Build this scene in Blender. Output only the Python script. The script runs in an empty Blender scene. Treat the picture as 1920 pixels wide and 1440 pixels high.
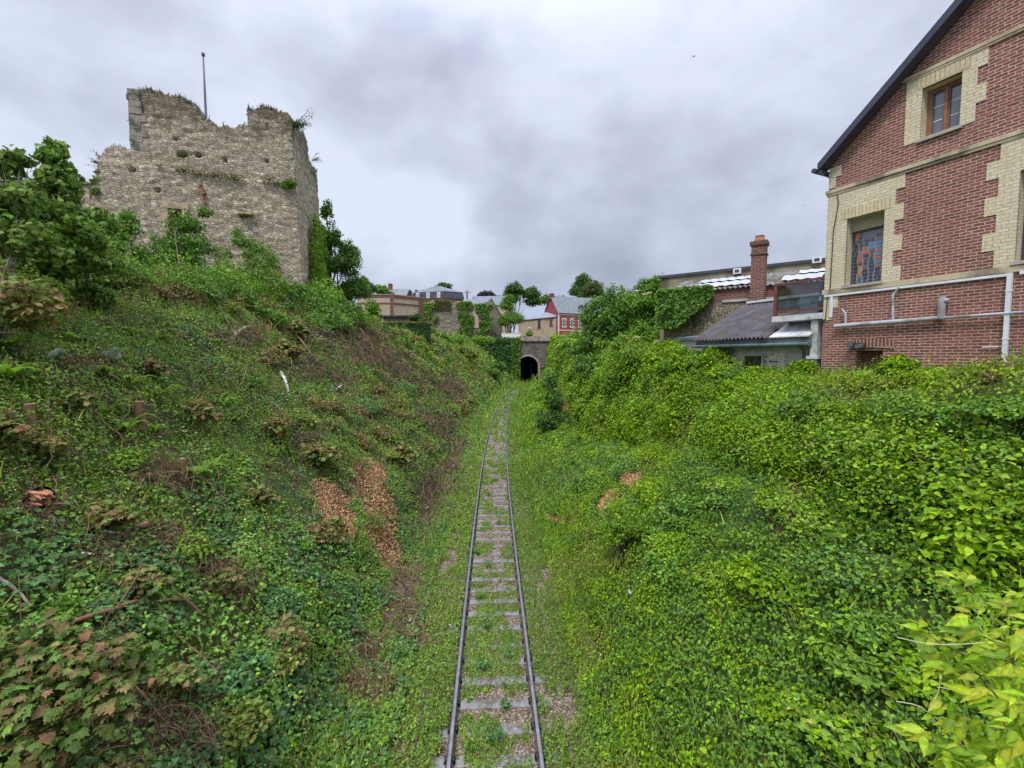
import bpy, bmesh, math, random
import numpy as np
from math import radians as R
from mathutils import Vector, Matrix

SC = bpy.context.scene
COL = SC.collection
rng = np.random.default_rng(7)
random.seed(7)

# ---------------------------------------------------------------- camera, world, sun, exposure
CAMH = 6.55                      # lens height over the rail heads (the photo is taken from an overbridge)
F = 832.0                        # focal length in photo pixels (1920 wide)
PITCH = math.atan(52/832.0)
cam_d = bpy.data.cameras.new("camera"); cam = bpy.data.objects.new("camera", cam_d); COL.objects.link(cam)
cam_d.sensor_width = 36.0; cam_d.lens = 36.0*F/1920.0
cam_d.clip_start = 0.05; cam_d.clip_end = 6000
cam.location = (0, 0, CAMH); cam.rotation_euler = (R(90)-PITCH, 0, 0)
SC.camera = cam

SUN_EL, SUN_AZ = 58.0, 208.0      # azimuth from +Y towards +X
world = bpy.data.worlds.new("World"); SC.world = world; world.use_nodes = True
wn = world.node_tree; wn.nodes.clear(); wl_ = wn.links.new
def W(t, **k):
    n = wn.nodes.new(t)
    for a, b in k.items(): setattr(n, a, b)
    return n
sky = W('ShaderNodeTexSky', sky_type='NISHITA', sun_disc=False, sun_elevation=R(SUN_EL), sun_rotation=R(SUN_AZ))
bg1 = W('ShaderNodeBackground'); bg1.inputs[1].default_value = 0.08; wl_(sky.outputs[0], bg1.inputs[0])
tc = W('ShaderNodeTexCoord'); sp = W('ShaderNodeSeparateXYZ'); wl_(tc.outputs['Generated'], sp.inputs[0])
def WM(op, a, b=None, c=None):
    n = W('ShaderNodeMath', operation=op)
    for i, v in enumerate((a, b, c)):
        if v is None: continue
        if isinstance(v, (int, float)): n.inputs[i].default_value = v
        else: wl_(v, n.inputs[i])
    return n.outputs[0]
zc = WM('MAXIMUM', sp.outputs[2], 0.0); zd = WM('ADD', zc, 0.34)
cx = WM('DIVIDE', sp.outputs[0], zd); cy = WM('DIVIDE', sp.outputs[1], zd)
cv = W('ShaderNodeCombineXYZ'); wl_(WM('MULTIPLY', sp.outputs[0], 1.9), cv.inputs[0]); wl_(WM('MULTIPLY', sp.outputs[1], 1.9), cv.inputs[1]); wl_(WM('MULTIPLY', zc, 3.1), cv.inputs[2])
na = W('ShaderNodeTexNoise'); na.inputs['Scale'].default_value = 1.05; na.inputs['Detail'].default_value = 6; na.inputs['Roughness'].default_value = .5; na.inputs['Distortion'].default_value = .1
off = W('ShaderNodeVectorMath', operation='ADD'); wl_(cv.outputs[0], off.inputs[0]); off.inputs[1].default_value = (2.3, 8.1, 0)
wl_(off.outputs[0], na.inputs['Vector'])
nb = W('ShaderNodeTexNoise'); nb.inputs['Scale'].default_value = 3.1; nb.inputs['Detail'].default_value = 4; nb.inputs['Distortion'].default_value = .15
wl_(cv.outputs[0], nb.inputs['Vector'])
mixf = WM('ADD', WM('MULTIPLY', na.outputs[0], 0.72), WM('MULTIPLY', nb.outputs[0], 0.28))
# overcast vault: brighter towards the zenith, darker band of cloud low over the town
elev = WM('MULTIPLY', zc, 0.15)
low = WM('MULTIPLY', WM('SUBTRACT', 0.30, WM('MINIMUM', zc, 0.30)), 0.22)
mixf = WM('SUBTRACT', WM('ADD', mixf, elev), low)
ramp = W('ShaderNodeValToRGB'); wl_(mixf, ramp.inputs[0])
cr = ramp.color_ramp; cr.elements[0].position = .36; cr.elements[0].color = (.31, .335, .43, 1)
cr.elements[1].position = .63; cr.elements[1].color = (.63, .675, .80, 1)
e = cr.elements.new(.50); e.color = (.46, .495, .62, 1)
zen = WM('ADD', 1.0, WM('MULTIPLY', WM('POWER', WM('MAXIMUM', WM('SUBTRACT', zc, .50), 0.0), 1.5), 8.0))  # vault above the frame brightened further to add light on the foliage
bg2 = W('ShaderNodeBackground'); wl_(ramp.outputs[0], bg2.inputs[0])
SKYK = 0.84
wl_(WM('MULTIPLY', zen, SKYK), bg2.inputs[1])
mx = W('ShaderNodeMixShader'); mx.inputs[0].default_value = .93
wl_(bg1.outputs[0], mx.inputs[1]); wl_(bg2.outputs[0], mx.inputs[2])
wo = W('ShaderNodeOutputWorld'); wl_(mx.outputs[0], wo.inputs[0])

sun_d = bpy.data.lights.new("sun", 'SUN'); sun = bpy.data.objects.new("sun", sun_d); COL.objects.link(sun)
sun_d.energy = 1.5; sun_d.angle = R(14); sun_d.color = (1.0, .965, .90)
sv = Vector((math.sin(R(SUN_AZ))*math.cos(R(SUN_EL)), math.cos(R(SUN_AZ))*math.cos(R(SUN_EL)), math.sin(R(SUN_EL))))
sun.rotation_euler = sv.to_track_quat('Z', 'Y').to_euler()
SC.view_settings.view_transform = 'Standard'; SC.view_settings.look = 'None'
SC.view_settings.gamma = 1; SC.view_settings.exposure = 0.58
SC.cycles.max_bounces = 6; SC.cycles.diffuse_bounces = 3; SC.cycles.transparent_max_bounces = 6

# ---------------------------------------------------------------- photo geometry -> world
CP, SP = math.cos(PITCH), math.sin(PITCH)
def ray(px, py):
    a = (px-960)/F; v = (720-py)/F
    return np.array([a, CP+v*SP, v*CP-SP])          # per unit of optical depth
def P(px, py, Z):
    return np.array([0, 0, CAMH]) + ray(px, py)*Z
def topix(X):
    X = np.asarray(X, float); d = X-np.array([0, 0, CAMH])
    z = d[..., 1]*CP-d[..., 2]*SP; v = d[..., 1]*SP+d[..., 2]*CP
    z = np.where(z < .05, .05, z)
    return 960+F*d[..., 0]/z, 720-F*v/z, d[..., 1]*CP-d[..., 2]*SP

# ---------------------------------------------------------------- noise
def _h(ix, iy, iz, seed):
    n = (ix.astype(np.int64)*374761393+iy.astype(np.int64)*668265263+iz.astype(np.int64)*2147483647+seed*1274126177) & 0xffffffff
    n = ((n ^ (n >> 13))*1274126177) & 0xffffffff
    n = ((n ^ (n >> 16))*2246822519) & 0xffffffff
    return ((n ^ (n >> 15)) & 0xffffff)/float(0xffffff)
def vn(x, y, z=0.0, seed=0):
    x, y, z = np.broadcast_arrays(np.asarray(x, float), np.asarray(y, float), np.asarray(z, float))
    ix, iy, iz = np.floor(x), np.floor(y), np.floor(z)
    fx, fy, fz = x-ix, y-iy, z-iz
    fx, fy, fz = [f*f*(3-2*f) for f in (fx, fy, fz)]
    r = 0
    for a in (0, 1):
        for b in (0, 1):
            for c in (0, 1):
                w = (fx if a else 1-fx)*(fy if b else 1-fy)*(fz if c else 1-fz)
                r = r+w*_h(ix+a, iy+b, iz+c, seed)
    return r
def fbm(x, y, z=0.0, o=4, seed=0):
    r = 0; a = .5; t = 0
    for k in range(o):
        r = r+a*vn(np.asarray(x)*2**k+17*k, np.asarray(y)*2**k+5*k, np.asarray(z)*2**k, seed+k); t += a; a *= .5
    return r/t
def billow(x, y, z=0.0, seed=0):
    return 1-np.abs(2*vn(x, y, z, seed)-1) if False else np.abs(2*fbm(x, y, z, 2, seed)-1)

# ---------------------------------------------------------------- terrain
_tp = []
for py_, px_ in ((1440, 929), (1200, 926.5), (1020, 924.5), (900, 926.5), (830, 931), (780, 938), (760, 946), (740, 958), (716, 989.5)):
    r_ = ray(px_, py_); t_ = -CAMH/r_[2]; _tp.append((r_[1]*t_, r_[0]*t_))
_tp = np.array(_tp)
_pc = np.polyfit(_tp[:, 0]/100, _tp[:, 1], 4, w=[1, 1, 1, 1, .7, .6, .6, .6, .8])
def xc(y): return np.polyval(_pc, np.clip(y, -5, 150)/100)
PORTY = 113.0
def sstep(a, b, x):
    t = np.clip((x-a)/(b-a), 0, 1); return t*t*(3-2*t)
def smin(a, b, k):
    h = np.clip(.5+.5*(b-a)/k, 0, 1); return b*(1-h)+a*h-k*h*(1-h)
def domes(x, y, seed):
    """rounded cushions with dark creases between them, 0..1"""
    x, y = np.broadcast_arrays(np.asarray(x, float), np.asarray(y, float))
    ix, iy = np.floor(x), np.floor(y); best = np.full(x.shape, 9.0); z0 = np.zeros_like(ix)
    for a in (-1, 0, 1):
        for b in (-1, 0, 1):
            cx_, cy_ = ix+a, iy+b
            jx = cx_+.15+.7*_h(cx_, cy_, z0, seed); jy = cy_+.15+.7*_h(cx_, cy_, z0, seed+7)
            s = .75+.5*_h(cx_, cy_, z0, seed+13)
            best = np.minimum(best, ((x-jx)**2+(y-jy)**2)*s)
    return np.sqrt(np.clip(1-best, 0, 1))
def HL(u, y):
    top = np.interp(y, [0, 4, 9, 20, 30, 36, 45, 62, 95, 113], [7.2, 7.6, 8.1, 9.4, 11.1, 11.4, 9.9, 9.2, 10.3, 10.8])
    d = np.maximum(-u-2.75, 0)
    k = np.interp(y, [0, 10, 30, 60, 113], [.92, .97, 1.0, 1.0, .95])
    s = d*k
    s = s*sstep(-.3, 1.3, d)+0
    cap = top+np.clip((-u-12)*.06, 0, 2.5)
    return smin(s, cap, 1.4)
def HR(u, y):
    cr_ = CAMH+np.interp(y, [3, 6.5, 8, 9, 10.5, 13.3, 14.6, 17, 22, 30, 50, 80, 113], [-.36, -.36, -.30, -.46, -.66, -.66, .05, .15, .5, .7, 1.6, 3.4, 4.3])
    ft = CAMH+np.interp(y, [3, 6, 9, 14, 20, 25, 40, 113], [-2.3, -1.9, -1.8, -2.3, -3.8, -4.8, -5.0, -4.6])
    pl = CAMH+np.interp(y, [3, 13, 30, 50, 80, 113], [-.5, -.45, .2, 1.4, 3.2, 4.3])
    h = np.zeros_like(u+y)
    # piecewise: toe 1.7 -> foot 5.9 -> crest 7.3 -> plateau 8.6
    a = np.clip((u-1.7)/(5.9-1.7), 0, 1); a = a*sstep(-.05, .35, a)
    b = np.clip((u-5.9)/(7.25-5.9), 0, 1); b = b*b*(3-2*b)*.6+b*.4
    c = sstep(7.4, 8.7, u)
    h = ft*a+(cr_-ft)*b+(pl-cr_)*c
    h = h-.50*np.exp(-((u-5.75)/.38)**2)*(1-sstep(16, 24, y))
    return h
def H0(x, y):
    x, y = np.broadcast_arrays(np.asarray(x, float), np.asarray(y, float))
    u = x-xc(y)
    h = np.where(u < 0, HL(u, y), HR(u, y))
    town = 10.9+np.clip((y-PORTY)/60, 0, 1)*.8
    far = (y > PORTY+.05)
    h = np.where(far, np.maximum(town, h*0), h)
    return h
def H(x, y):
    x, y = np.broadcast_arrays(np.asarray(x, float), np.asarray(y, float))
    u = x-xc(y); h = H0(x, y)
    edge = sstep(1.6, 3.6, np.abs(u))*(y < PORTY)
    n = (fbm(x/3.1, y/3.1, 0, 3, 3)-.5)*1.0+(fbm(x/.9, y/.9, 0, 3, 9)-.5)*.32
    right = sstep(2.5, 4.5, u)
    face = sstep(4.6, 6.0, u)*(1-sstep(6.5, 7.5, u))
    wx = (vn(x/1.1, y/1.1, 0, 27)-.5)*.5; q = h*.55
    lump = right*((domes((x+q)/2.3+wx, (y+q*.6)/2.3-wx, 21)-.90)*(.75+1.3*face)+(domes((x+q)/.72+wx, (y+q*.5)/.72, 22)-.72)*.42)*(1-sstep(7.6, 9.0, u))
    lump = lump+sstep(-2.7, -4.2, u)*((domes((x-q)/1.5+wx, (y+q*.4)/1.5-wx, 23)-.72)*.75+(domes((x-q)/.6+wx, y/.6, 24)-.72)*.28)
    g = np.where(np.abs(u) < 1.3, -.205, -.17)+.05*(fbm(x/.5, y/.5, 0, 3, 31)-.5)
    return h+edge*n*.9+edge*lump+g
def hn(x, y, e=.06):
    h_ = H(x, y); hx = (H(x+e, y)-h_)/e; hy = (H(x, y+e)-h_)/e
    n = np.stack([-hx, -hy, np.ones_like(hx)], -1)
    return n/np.linalg.norm(n, axis=-1, keepdims=True)
def G(px, py, tmax=140):
    """where the photo ray through (px,py) first meets the ground"""
    r = ray(px, py); t = np.arange(1.5, tmax, .04)
    X = r[0]*t; Y = r[1]*t; Zz = CAMH+r[2]*t
    below = Zz < H(X, Y)
    i = np.argmax(below) if below.any() else len(t)-1
    return np.array([X[i], Y[i], float(H(X[i], Y[i]))]), t[i]

# ---------------------------------------------------------------- materials
class M:
    def __init__(s, name):
        s.m = bpy.data.materials.new(name); s.m.use_nodes = True; s.t = s.m.node_tree; s.t.nodes.clear()
        s.out = s.t.nodes.new('ShaderNodeOutputMaterial')
    def n(s, ty, ins=None, **k):
        nd = s.t.nodes.new(ty)
        for a, b in k.items(): setattr(nd, a, b)
        for a, b in (ins or {}).items():
            sk = nd.inputs[a]
            if isinstance(b, bpy.types.NodeSocket): s.t.links.new(b, sk)
            elif isinstance(b, (tuple, list)) and sk.type == 'RGBA' and len(b) == 3: sk.default_value = (*b, 1)
            else: sk.default_value = b
        return nd
    def math(s, op, a, b=0.0, c=0.0): return s.n('ShaderNodeMath', {0: a, 1: b, 2: c}, operation=op).outputs[0]
    def mix(s, f, a, b, mode='MIX'):
        nd = s.n('ShaderNodeMix', data_type='RGBA', blend_type=mode)
        for i, v in ((0, f), (6, a), (7, b)):
            if isinstance(v, bpy.types.NodeSocket): s.t.links.new(v, nd.inputs[i])
            elif isinstance(v, tuple): nd.inputs[i].default_value = (*v, 1)
            else: nd.inputs[i].default_value = v
        return nd.outputs[2]
    def ramp(s, f, stops):
        nd = s.n('ShaderNodeValToRGB', {0: f}); cr = nd.color_ramp
        while len(cr.elements) < len(stops): cr.elements.new(.5)
        for e, (p, c) in zip(cr.elements, stops):
            e.position = p; e.color = (*c, 1) if isinstance(c, tuple) else (c, c, c, 1)
        return nd.outputs[0]
    def noise(s, v, sc, d=4, r=.55, dist=0):
        return s.n('ShaderNodeTexNoise', {'Vector': v, 'Scale': sc, 'Detail': d, 'Roughness': r, 'Distortion': dist}).outputs[0]
    def obj(s): return s.n('ShaderNodeTexCoord').outputs['Object']
    def fin(s, col, rough=.8, bump=None, bs=.4, bd=.02, spec=.3, metal=0, **k):
        ins = {'Base Color': col, 'Roughness': rough, 'Specular IOR Level': spec, 'Metallic': metal}; ins.update(k)
        p = s.n('ShaderNodeBsdfPrincipled', ins)
        if bump is not None:
            b = s.n('ShaderNodeBump', {'Height': bump, 'Strength': bs, 'Distance': bd}); s.t.links.new(b.outputs[0], p.inputs['Normal'])
        s.t.links.new(p.outputs[0], s.out.inputs[0]); return s.m
def m_noise(name, c1, c2, scale, rough=.8, bs=.3, bd=.02, c3=None, s2=None, spec=.3, metal=0):
    m = M(name); o = m.obj(); f = m.noise(o, scale, 6, .6)
    c = m.ramp(f, [(.32, c1), (.68, c2)])
    if c3:
        g = m.noise(o, s2 or scale*.25, 4); c = m.mix(m.ramp(g, [(.48, 0.), (.62, 1.)]), c, c3)
    return m.fin(c, rough, f, bs, bd, spec, metal)
def wallvec(m):
    o = m.n('ShaderNodeSeparateXYZ', {0: m.obj()})
    s = m.math('ADD', o.outputs[0], o.outputs[1])
    return m.n('ShaderNodeCombineXYZ', {0: s, 1: o.outputs[2], 2: 0.0}).outputs[0], o.outputs[2]
def m_brick(name, c1, c2, mort, bw=.225, bh=.078, ms=.013, stain=None, spall=0, dist=.012, c3=None):
    m = M(name); v, z = wallvec(m)
    nz = m.n('ShaderNodeTexNoise', {'Vector': v, 'Scale': 9.0, 'Detail': 3.0})
    dv = m.n('ShaderNodeVectorMath', {0: nz.outputs[1], 1: (.5, .5, .5)}, operation='SUBTRACT')
    dv = m.n('ShaderNodeVectorMath', {0: dv.outputs[0], 3: dist*2}, operation='SCALE')
    v2 = m.n('ShaderNodeVectorMath', {0: v, 1: dv.outputs[0]}, operation='ADD').outputs[0]
    b = m.n('ShaderNodeTexBrick', {'Vector': v2, 'Color1': c1, 'Color2': c2, 'Mortar': mort, 'Scale': 1.0, 'Mortar Size': ms, 'Mortar Smooth': .05, 'Bias': 0.0, 'Brick Width': bw, 'Row Height': bh}, offset=.5)
    c = b.outputs[0]
    big = m.noise(v, .9, 5, .6); sm = m.noise(v, 22, 3)
    c = m.mix(.55, c, m.ramp(sm, [(.3, .62), (.7, 1.3)]), 'MULTIPLY')
    if c3:
        cell = m.n('ShaderNodeTexBrick', {'Vector': v2, 'Color1': (0, 0, 0), 'Color2': (1, 1, 1), 'Mortar': (0, 0, 0), 'Scale': 1.0, 'Mortar Size': ms, 'Bias': -.55, 'Brick Width': bw, 'Row Height': bh}, offset=.5).outputs[0]
        c = m.mix(m.math('MULTIPLY', cell, .75), c, c3)
    c = m.mix(m.ramp(big, [(.45, 0.), (.75, .55)]), c, stain or (.5*c1[0], .5*c1[1], .5*c1[2]))
    if spall:
        g = m.noise(v, 5.5, 5, .7); c = m.mix(m.ramp(g, [(.60, 0.), (.72, .75)]), c, mort)
    h = m.math('SUBTRACT', m.math('MULTIPLY', sm, .3), b.outputs[1])
    return m.fin(c, .85, h, .7, .012, .2)
def m_rubble(name, cols, mortar, sx=3.2, sz=6.0, moss=0, rnd=.85, coarse=True):
    m = M(name); v, z = wallvec(m)
    nz = m.n('ShaderNodeTexNoise', {'Vector': v, 'Scale': 1.6, 'Detail': 4.0})
    dv = m.n('ShaderNodeVectorMath', {0: nz.outputs[1], 1: (.5, .5, .5)}, operation='SUBTRACT')
    dv = m.n('ShaderNodeVectorMath', {0: dv.outputs[0], 3: .09}, operation='SCALE')
    v2 = m.n('ShaderNodeVectorMath', {0: v, 1: dv.outputs[0]}, operation='ADD').outputs[0]
    mp = m.n('ShaderNodeVectorMath', {0: v2, 1: (sx, sz, 1)}, operation='MULTIPLY').outputs[0]
    vo = m.n('ShaderNodeTexVoronoi', {'Vector': mp, 'Scale': 1.0, 'Randomness': rnd}, voronoi_dimensions='2D')
    ve = m.n('ShaderNodeTexVoronoi', {'Vector': mp, 'Scale': 1.0, 'Randomness': rnd}, voronoi_dimensions='2D', feature='DISTANCE_TO_EDGE')
    rc = m.n('ShaderNodeSeparateXYZ', {0: vo.outputs['Color']}).outputs[0]
    k = len(cols); c = m.ramp(rc, [((i+.5)/k, cc) for i, cc in enumerate(cols)])
    e = m.ramp(ve.outputs[0], [(.0, 0.), (.13, 1.)])
    sm = m.noise(v, 14, 5, .65); big = m.noise(v, .45, 5, .6)
    c = m.mix(.7, c, m.ramp(sm, [(.3, .45), (.7, 1.45)]), 'MULTIPLY')
    c = m.mix(e, mortar, c)
    dk = m.noise(v, 2.2, 4, .6)
    c = m.mix(m.ramp(dk, [(.56, 0.), (.70, .7)]), c, tuple(x*.32 for x in cols[0]))
    c = m.mix(m.ramp(big, [(.45, 0.), (.65, .5)]), c, m.mix(.5, c, (.46, .39, .29)))
    if moss:
        g = m.noise(v, 1.1, 6, .7); zz = m.math('MULTIPLY', m.math('SUBTRACT', z, moss), .12)
        c = m.mix(m.ramp(m.math('ADD', g, zz), [(.62, 0.), (.82, .7)]), c, (.115, .095, .06))
    h = m.math('ADD', e, m.math('MULTIPLY', sm, .8))
    return m.fin(c, .92, h, 1.0, .06, .15)
def m_leaf(name, rough=.55, trans=.20, spec=.14, tint=(1, 1, 1)):
    m = M(name); a = m.n('ShaderNodeAttribute', attribute_name='Col').outputs[0]
    c = m.mix(1.0, a, m.ramp(m.noise(m.obj(), 38, 3, .6), [(.3, .72), (.7, 1.28)]), 'MULTIPLY')
    p = m.n('ShaderNodeBsdfPrincipled', {'Base Color': c, 'Roughness': rough, 'Specular IOR Level': spec})
    tcol = m.mix(.6, c, (1.0, 1.0, .35), 'MULTIPLY'); tcol = m.mix(1.0, tcol, (1.7, 1.7, 1.7), 'MULTIPLY')
    tr = m.n('ShaderNodeBsdfTranslucent', {'Color': tcol})
    mx = m.n('ShaderNodeMixShader', {0: trans, 1: p.outputs[0], 2: tr.outputs[0]})
    m.t.links.new(mx.outputs[0], m.out.inputs[0]); return m.m

# ---------------------------------------------------------------- mesh helpers
def raw_mesh(name, V, Fc, mat=None, col=None, smooth=False, mi=None, mats=None):
    V = np.asarray(V, np.float32); Fc = np.asarray(Fc, np.int32); k = Fc.shape[1]
    me = bpy.data.meshes.new(name); me.vertices.add(len(V)); me.vertices.foreach_set('co', V.ravel())
    me.loops.add(Fc.size); me.loops.foreach_set('vertex_index', Fc.ravel())
    me.polygons.add(len(Fc)); me.polygons.foreach_set('loop_start', np.arange(0, Fc.size, k, dtype=np.int32))
    if smooth: me.polygons.foreach_set('use_smooth', np.ones(len(Fc), bool))
    for q in (mats or [mat]):
        if q: me.materials.append(q)
    if mi is not None: me.polygons.foreach_set('material_index', np.asarray(mi, np.int32))
    me.update(calc_edges=True)
    if col is not None:
        c4 = np.ones((len(V), 4), np.float32); c4[:, :3] = col
        at = me.color_attributes.new('Col', 'FLOAT_COLOR', 'POINT'); at.data.foreach_set('color', c4.ravel())
    return me
def link(name, me, parent=None, loc=None, rz=None):
    o = bpy.data.objects.new(name, me); COL.objects.link(o)
    if parent is not None: o.parent = parent
    if loc is not None: o.location = loc
    if rz is not None: o.rotation_euler = (0, 0, rz)
    return o
def tag(o, label=None, cat=None, group=None, kind=None):
    for k, v in (('label', label), ('category', cat), ('group', group), ('kind', kind)):
        if v: o[k] = v
    return o
def empty(name, loc, rz=0, label=None, cat=None, group=None):
    o = bpy.data.objects.new(name, None); COL.objects.link(o); o.location = loc; o.rotation_euler = (0, 0, rz)
    o.empty_display_size = .3
    return tag(o, label, cat, group)
class MB:
    def __init__(s): s.v = []; s.f = []; s.m = []; s.mats = []
    def mi(s, mat):
        if mat is None: return 0
        if mat not in s.mats: s.mats.append(mat)
        return s.mats.index(mat)
    def add(s, V, Fs, mat=None):
        b = len(s.v); s.v += [tuple(map(float, q)) for q in V]
        k = s.mi(mat)
        for f in Fs: s.f.append([i+b for i in f]); s.m.append(k)
        return s
    def box(s, a, b, mat=None):
        (x0, y0, z0), (x1, y1, z1) = a, b
        x0, x1 = min(x0, x1), max(x0, x1); y0, y1 = min(y0, y1), max(y0, y1); z0, z1 = min(z0, z1), max(z0, z1)
        V = [(x0, y0, z0), (x1, y0, z0), (x1, y1, z0), (x0, y1, z0), (x0, y0, z1), (x1, y0, z1), (x1, y1, z1), (x0, y1, z1)]
        return s.add(V, [(0, 3, 2, 1), (4, 5, 6, 7), (0, 1, 5, 4), (1, 2, 6, 5), (2, 3, 7, 6), (3, 0, 4, 7)], mat)
    def prism(s, poly, d, mat=None):
        """poly: list of 3-D points, extruded by vector d"""
        n = len(poly); A = [tuple(p) for p in poly]; B = [tuple(np.array(p)+np.array(d)) for p in poly]
        return s.add(A+B, [tuple(range(n))[::-1], tuple(range(n, 2*n))]+[(i, (i+1) % n, n+(i+1) % n, n+i) for i in range(n)], mat)
    def tube(s, pts, rad, sides=6, mat=None, cap=True):
        pts = [np.array(p, float) for p in pts]; n = len(pts)
        if not hasattr(rad, '__len__'): rad = [rad]*n
        V = []; up = np.array([0.13, .31, .94])
        for i, p in enumerate(pts):
            d = pts[min(i+1, n-1)]-pts[max(i-1, 0)]; d = d/(np.linalg.norm(d)+1e-9)
            a = np.cross(d, up); 
            if np.linalg.norm(a) < .1: a = np.cross(d, [1, 0, 0])
            a /= np.linalg.norm(a); b = np.cross(d, a)
            for k in range(sides):
                t = 2*math.pi*k/sides; V.append(p+rad[i]*(a*math.cos(t)+b*math.sin(t)))
        Fs = [(i*sides+k, i*sides+(k+1) % sides, (i+1)*sides+(k+1) % sides, (i+1)*sides+k) for i in range(n-1) for k in range(sides)]
        if cap: Fs += [tuple(range(sides))[::-1], tuple(range((n-1)*sides, n*sides))]
        return s.add(V, Fs, mat)
    def build(s, name, mat=None, parent=None, smooth=False, loc=None, rz=None):
        me = bpy.data.meshes.new(name); me.from_pydata(s.v, [], s.f)
        if s.mats:
            for q in s.mats: me.materials.append(q)
            me.polygons.foreach_set('material_index', s.m)
        elif mat: me.materials.append(mat)
        if smooth: me.polygons.foreach_set('use_smooth', [True]*len(s.f))
        me.update(); return link(name, me, parent, loc, rz)

# ---------------------------------------------------------------- leaf templates (x across, y along, z out of the blade)
def _fan(out):                                   # outline half -> closed leaf, folded on the midrib
    n = len(out); V = [(0, 0, 0)]+[(x, y, z) for x, y, z in out]
    return np.array(V, float), np.array([(0, i, i+1) for i in range(1, n)], int)
T_DIA = (np.array([(0, 0, 0), (.42, .42, .10), (0, 1, -.05), (-.42, .42, .10)], float), np.array([(0, 1, 2), (0, 2, 3)]))
T_OVAL = _fan([(.30, .10, .09), (.38, .38, .11), (.20, .78, .02), (0, 1.12, -.14), (-.20, .78, .02), (-.38, .38, .11), (-.30, .10, .09)])
T_IVY = _fan([(.38, -.10, .06), (.62, .12, .08), (.40, .42, .05), (.44, .66, .06), (.16, .70, .0), (0, 1.02, -.12), (-.16, .70, .0), (-.44, .66, .06), (-.40, .42, .05), (-.62, .12, .08), (-.38, -.10, .06)])
T_MAPLE = _fan([(.22, -.12, .05), (.58, -.02, -.07), (.50, .22, .08), (.72, .50, -.14), (.46, .50, .07), (.34, .76, -.03), (.20, .66, .06), (0, 1.06, -.22), (-.20, .66, .06), (-.34, .76, -.03), (-.46, .50, .07), (-.72, .50, -.14), (-.50, .22, .08), (-.58, -.02, -.07), (-.22, -.12, .05)])
def _long():
    V = []; ys = [0, .2, .45, .7, .9, 1.12]; ws = [.03, .17, .22, .16, .07, 0]
    for y, w in zip(ys, ws):
        dz = -.28*y*y
        V += [(-w, y, dz+.25*w), (0, y, dz), (w, y, dz+.25*w)]
    Fs = []
    for i in range(5):
        a = 3*i
        for q in ((a, a+1, a+4, a+3), (a+1, a+2, a+5, a+4)):
            Fs += [(q[0], q[1], q[2]), (q[0], q[2], q[3])]
    return np.array(V, float), np.array(Fs)
T_LONG = _long()
T_BLADE = (np.array([(-.035, 0, 0), (.035, 0, 0), (.03, .45, .05), (-.03, .45, .05), (0, 1, .25)], float), np.array([(0, 1, 2), (0, 2, 3), (3, 2, 4)]))

def unit(v): return v/(np.linalg.norm(v, axis=-1, keepdims=True)+1e-9)
def rdir(n):
    v = rng.normal(size=(n, 3)); return unit(v)
def scatter(Pn, Nn, size, tpl, col, tilt=.5, tdir=None, tw=.0):
    """vertices/faces/colours of many leaves"""
    Vt, Ft = tpl; n = len(Pn); k = len(Vt)
    N = unit(Nn+rng.normal(size=(n, 3))*tilt)
    t = rdir(n)
    if tdir is not None: t = unit(t*(1-tw)+np.asarray(tdir)*tw)
    t = unit(t-N*np.sum(t*N, -1, keepdims=True)); b = np.cross(t, N)
    size = np.broadcast_to(np.asarray(size, float), (n,))
    V = Pn[:, None, :]+size[:, None, None]*(Vt[None, :, 0:1]*b[:, None]+Vt[None, :, 1:2]*t[:, None]+Vt[None, :, 2:3]*N[:, None])
    Fc = (np.arange(n)*k)[:, None, None]+Ft[None]
    C = np.repeat(np.asarray(col)[:, None, :], k, 1)
    if k == 18: C = C*np.tile([.92, 1.28, .92], 6)[None, :, None]      # pale midrib
    elif k > 8: C = C*np.where(np.arange(k) == 0, 1.3, np.where(np.arange(k) % 2 == 0, 1.06, .90))[None, :, None]
    C = np.clip(C, .004, .9)
    return V.reshape(-1, 3), Fc.reshape(-1, 3), C.reshape(-1, 3)
def join(parts):
    Vs, Fs, Cs = [], [], []; o = 0
    for v, f, c in parts:
        Vs.append(v); Fs.append(f+o); Cs.append(c); o += len(v)
    return np.concatenate(Vs), np.concatenate(Fs), np.concatenate(Cs)
def pal(cols, n, jit=.18, w=None):
    cols = np.array(cols, float); i = rng.choice(len(cols), n, p=w)
    c = cols[i]; j = rng.integers(0, len(cols), n)
    f = rng.random((n, 1))*.45; c = c*(1-f)+cols[j]*f
    return np.clip(c*(1+rng.normal(size=(n, 1))*jit)*(1+rng.normal(size=(n, 3))*.05), .004, .9)
# ================================================================ GROUND
def axis(segs):
    out = []
    for a, b, st in segs: out += list(np.arange(a, b-1e-6, st))
    return np.array(out+[segs[-1][1]])
xs = axis([(-400, -60, 34), (-60, -26, 1.5), (-26, -14, .4), (-14, 12, .11), (12, 26, .5), (26, 60, 2), (60, 400, 34)])
ys = axis([(-6, 1, .5), (1, 20, .11), (20, 45, .25), (45, 112.9, .6), (112.95, 113.0, .05), (113.12, 130, 2), (130, 400, 15), (400, 2600, 200)])
gx, gy = np.meshgrid(xs, ys)
gz = H(gx, gy)
nx, ny = len(xs), len(ys)
Vg = np.stack([gx, gy, gz], -1).reshape(-1, 3)
ii = np.arange(nx*ny).reshape(ny, nx)
Fg = np.stack([ii[:-1, :-1], ii[:-1, 1:], ii[1:, 1:], ii[1:, :-1]], -1)
keep = np.ones(Fg.shape[:2], bool)
jr = np.searchsorted(ys, 113.0+1e-6)            # the row that climbs the portal wall: leave the tunnel mouth open
xm = .5*(xs[:-1]+xs[1:]); xt = xc(PORTY)
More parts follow.
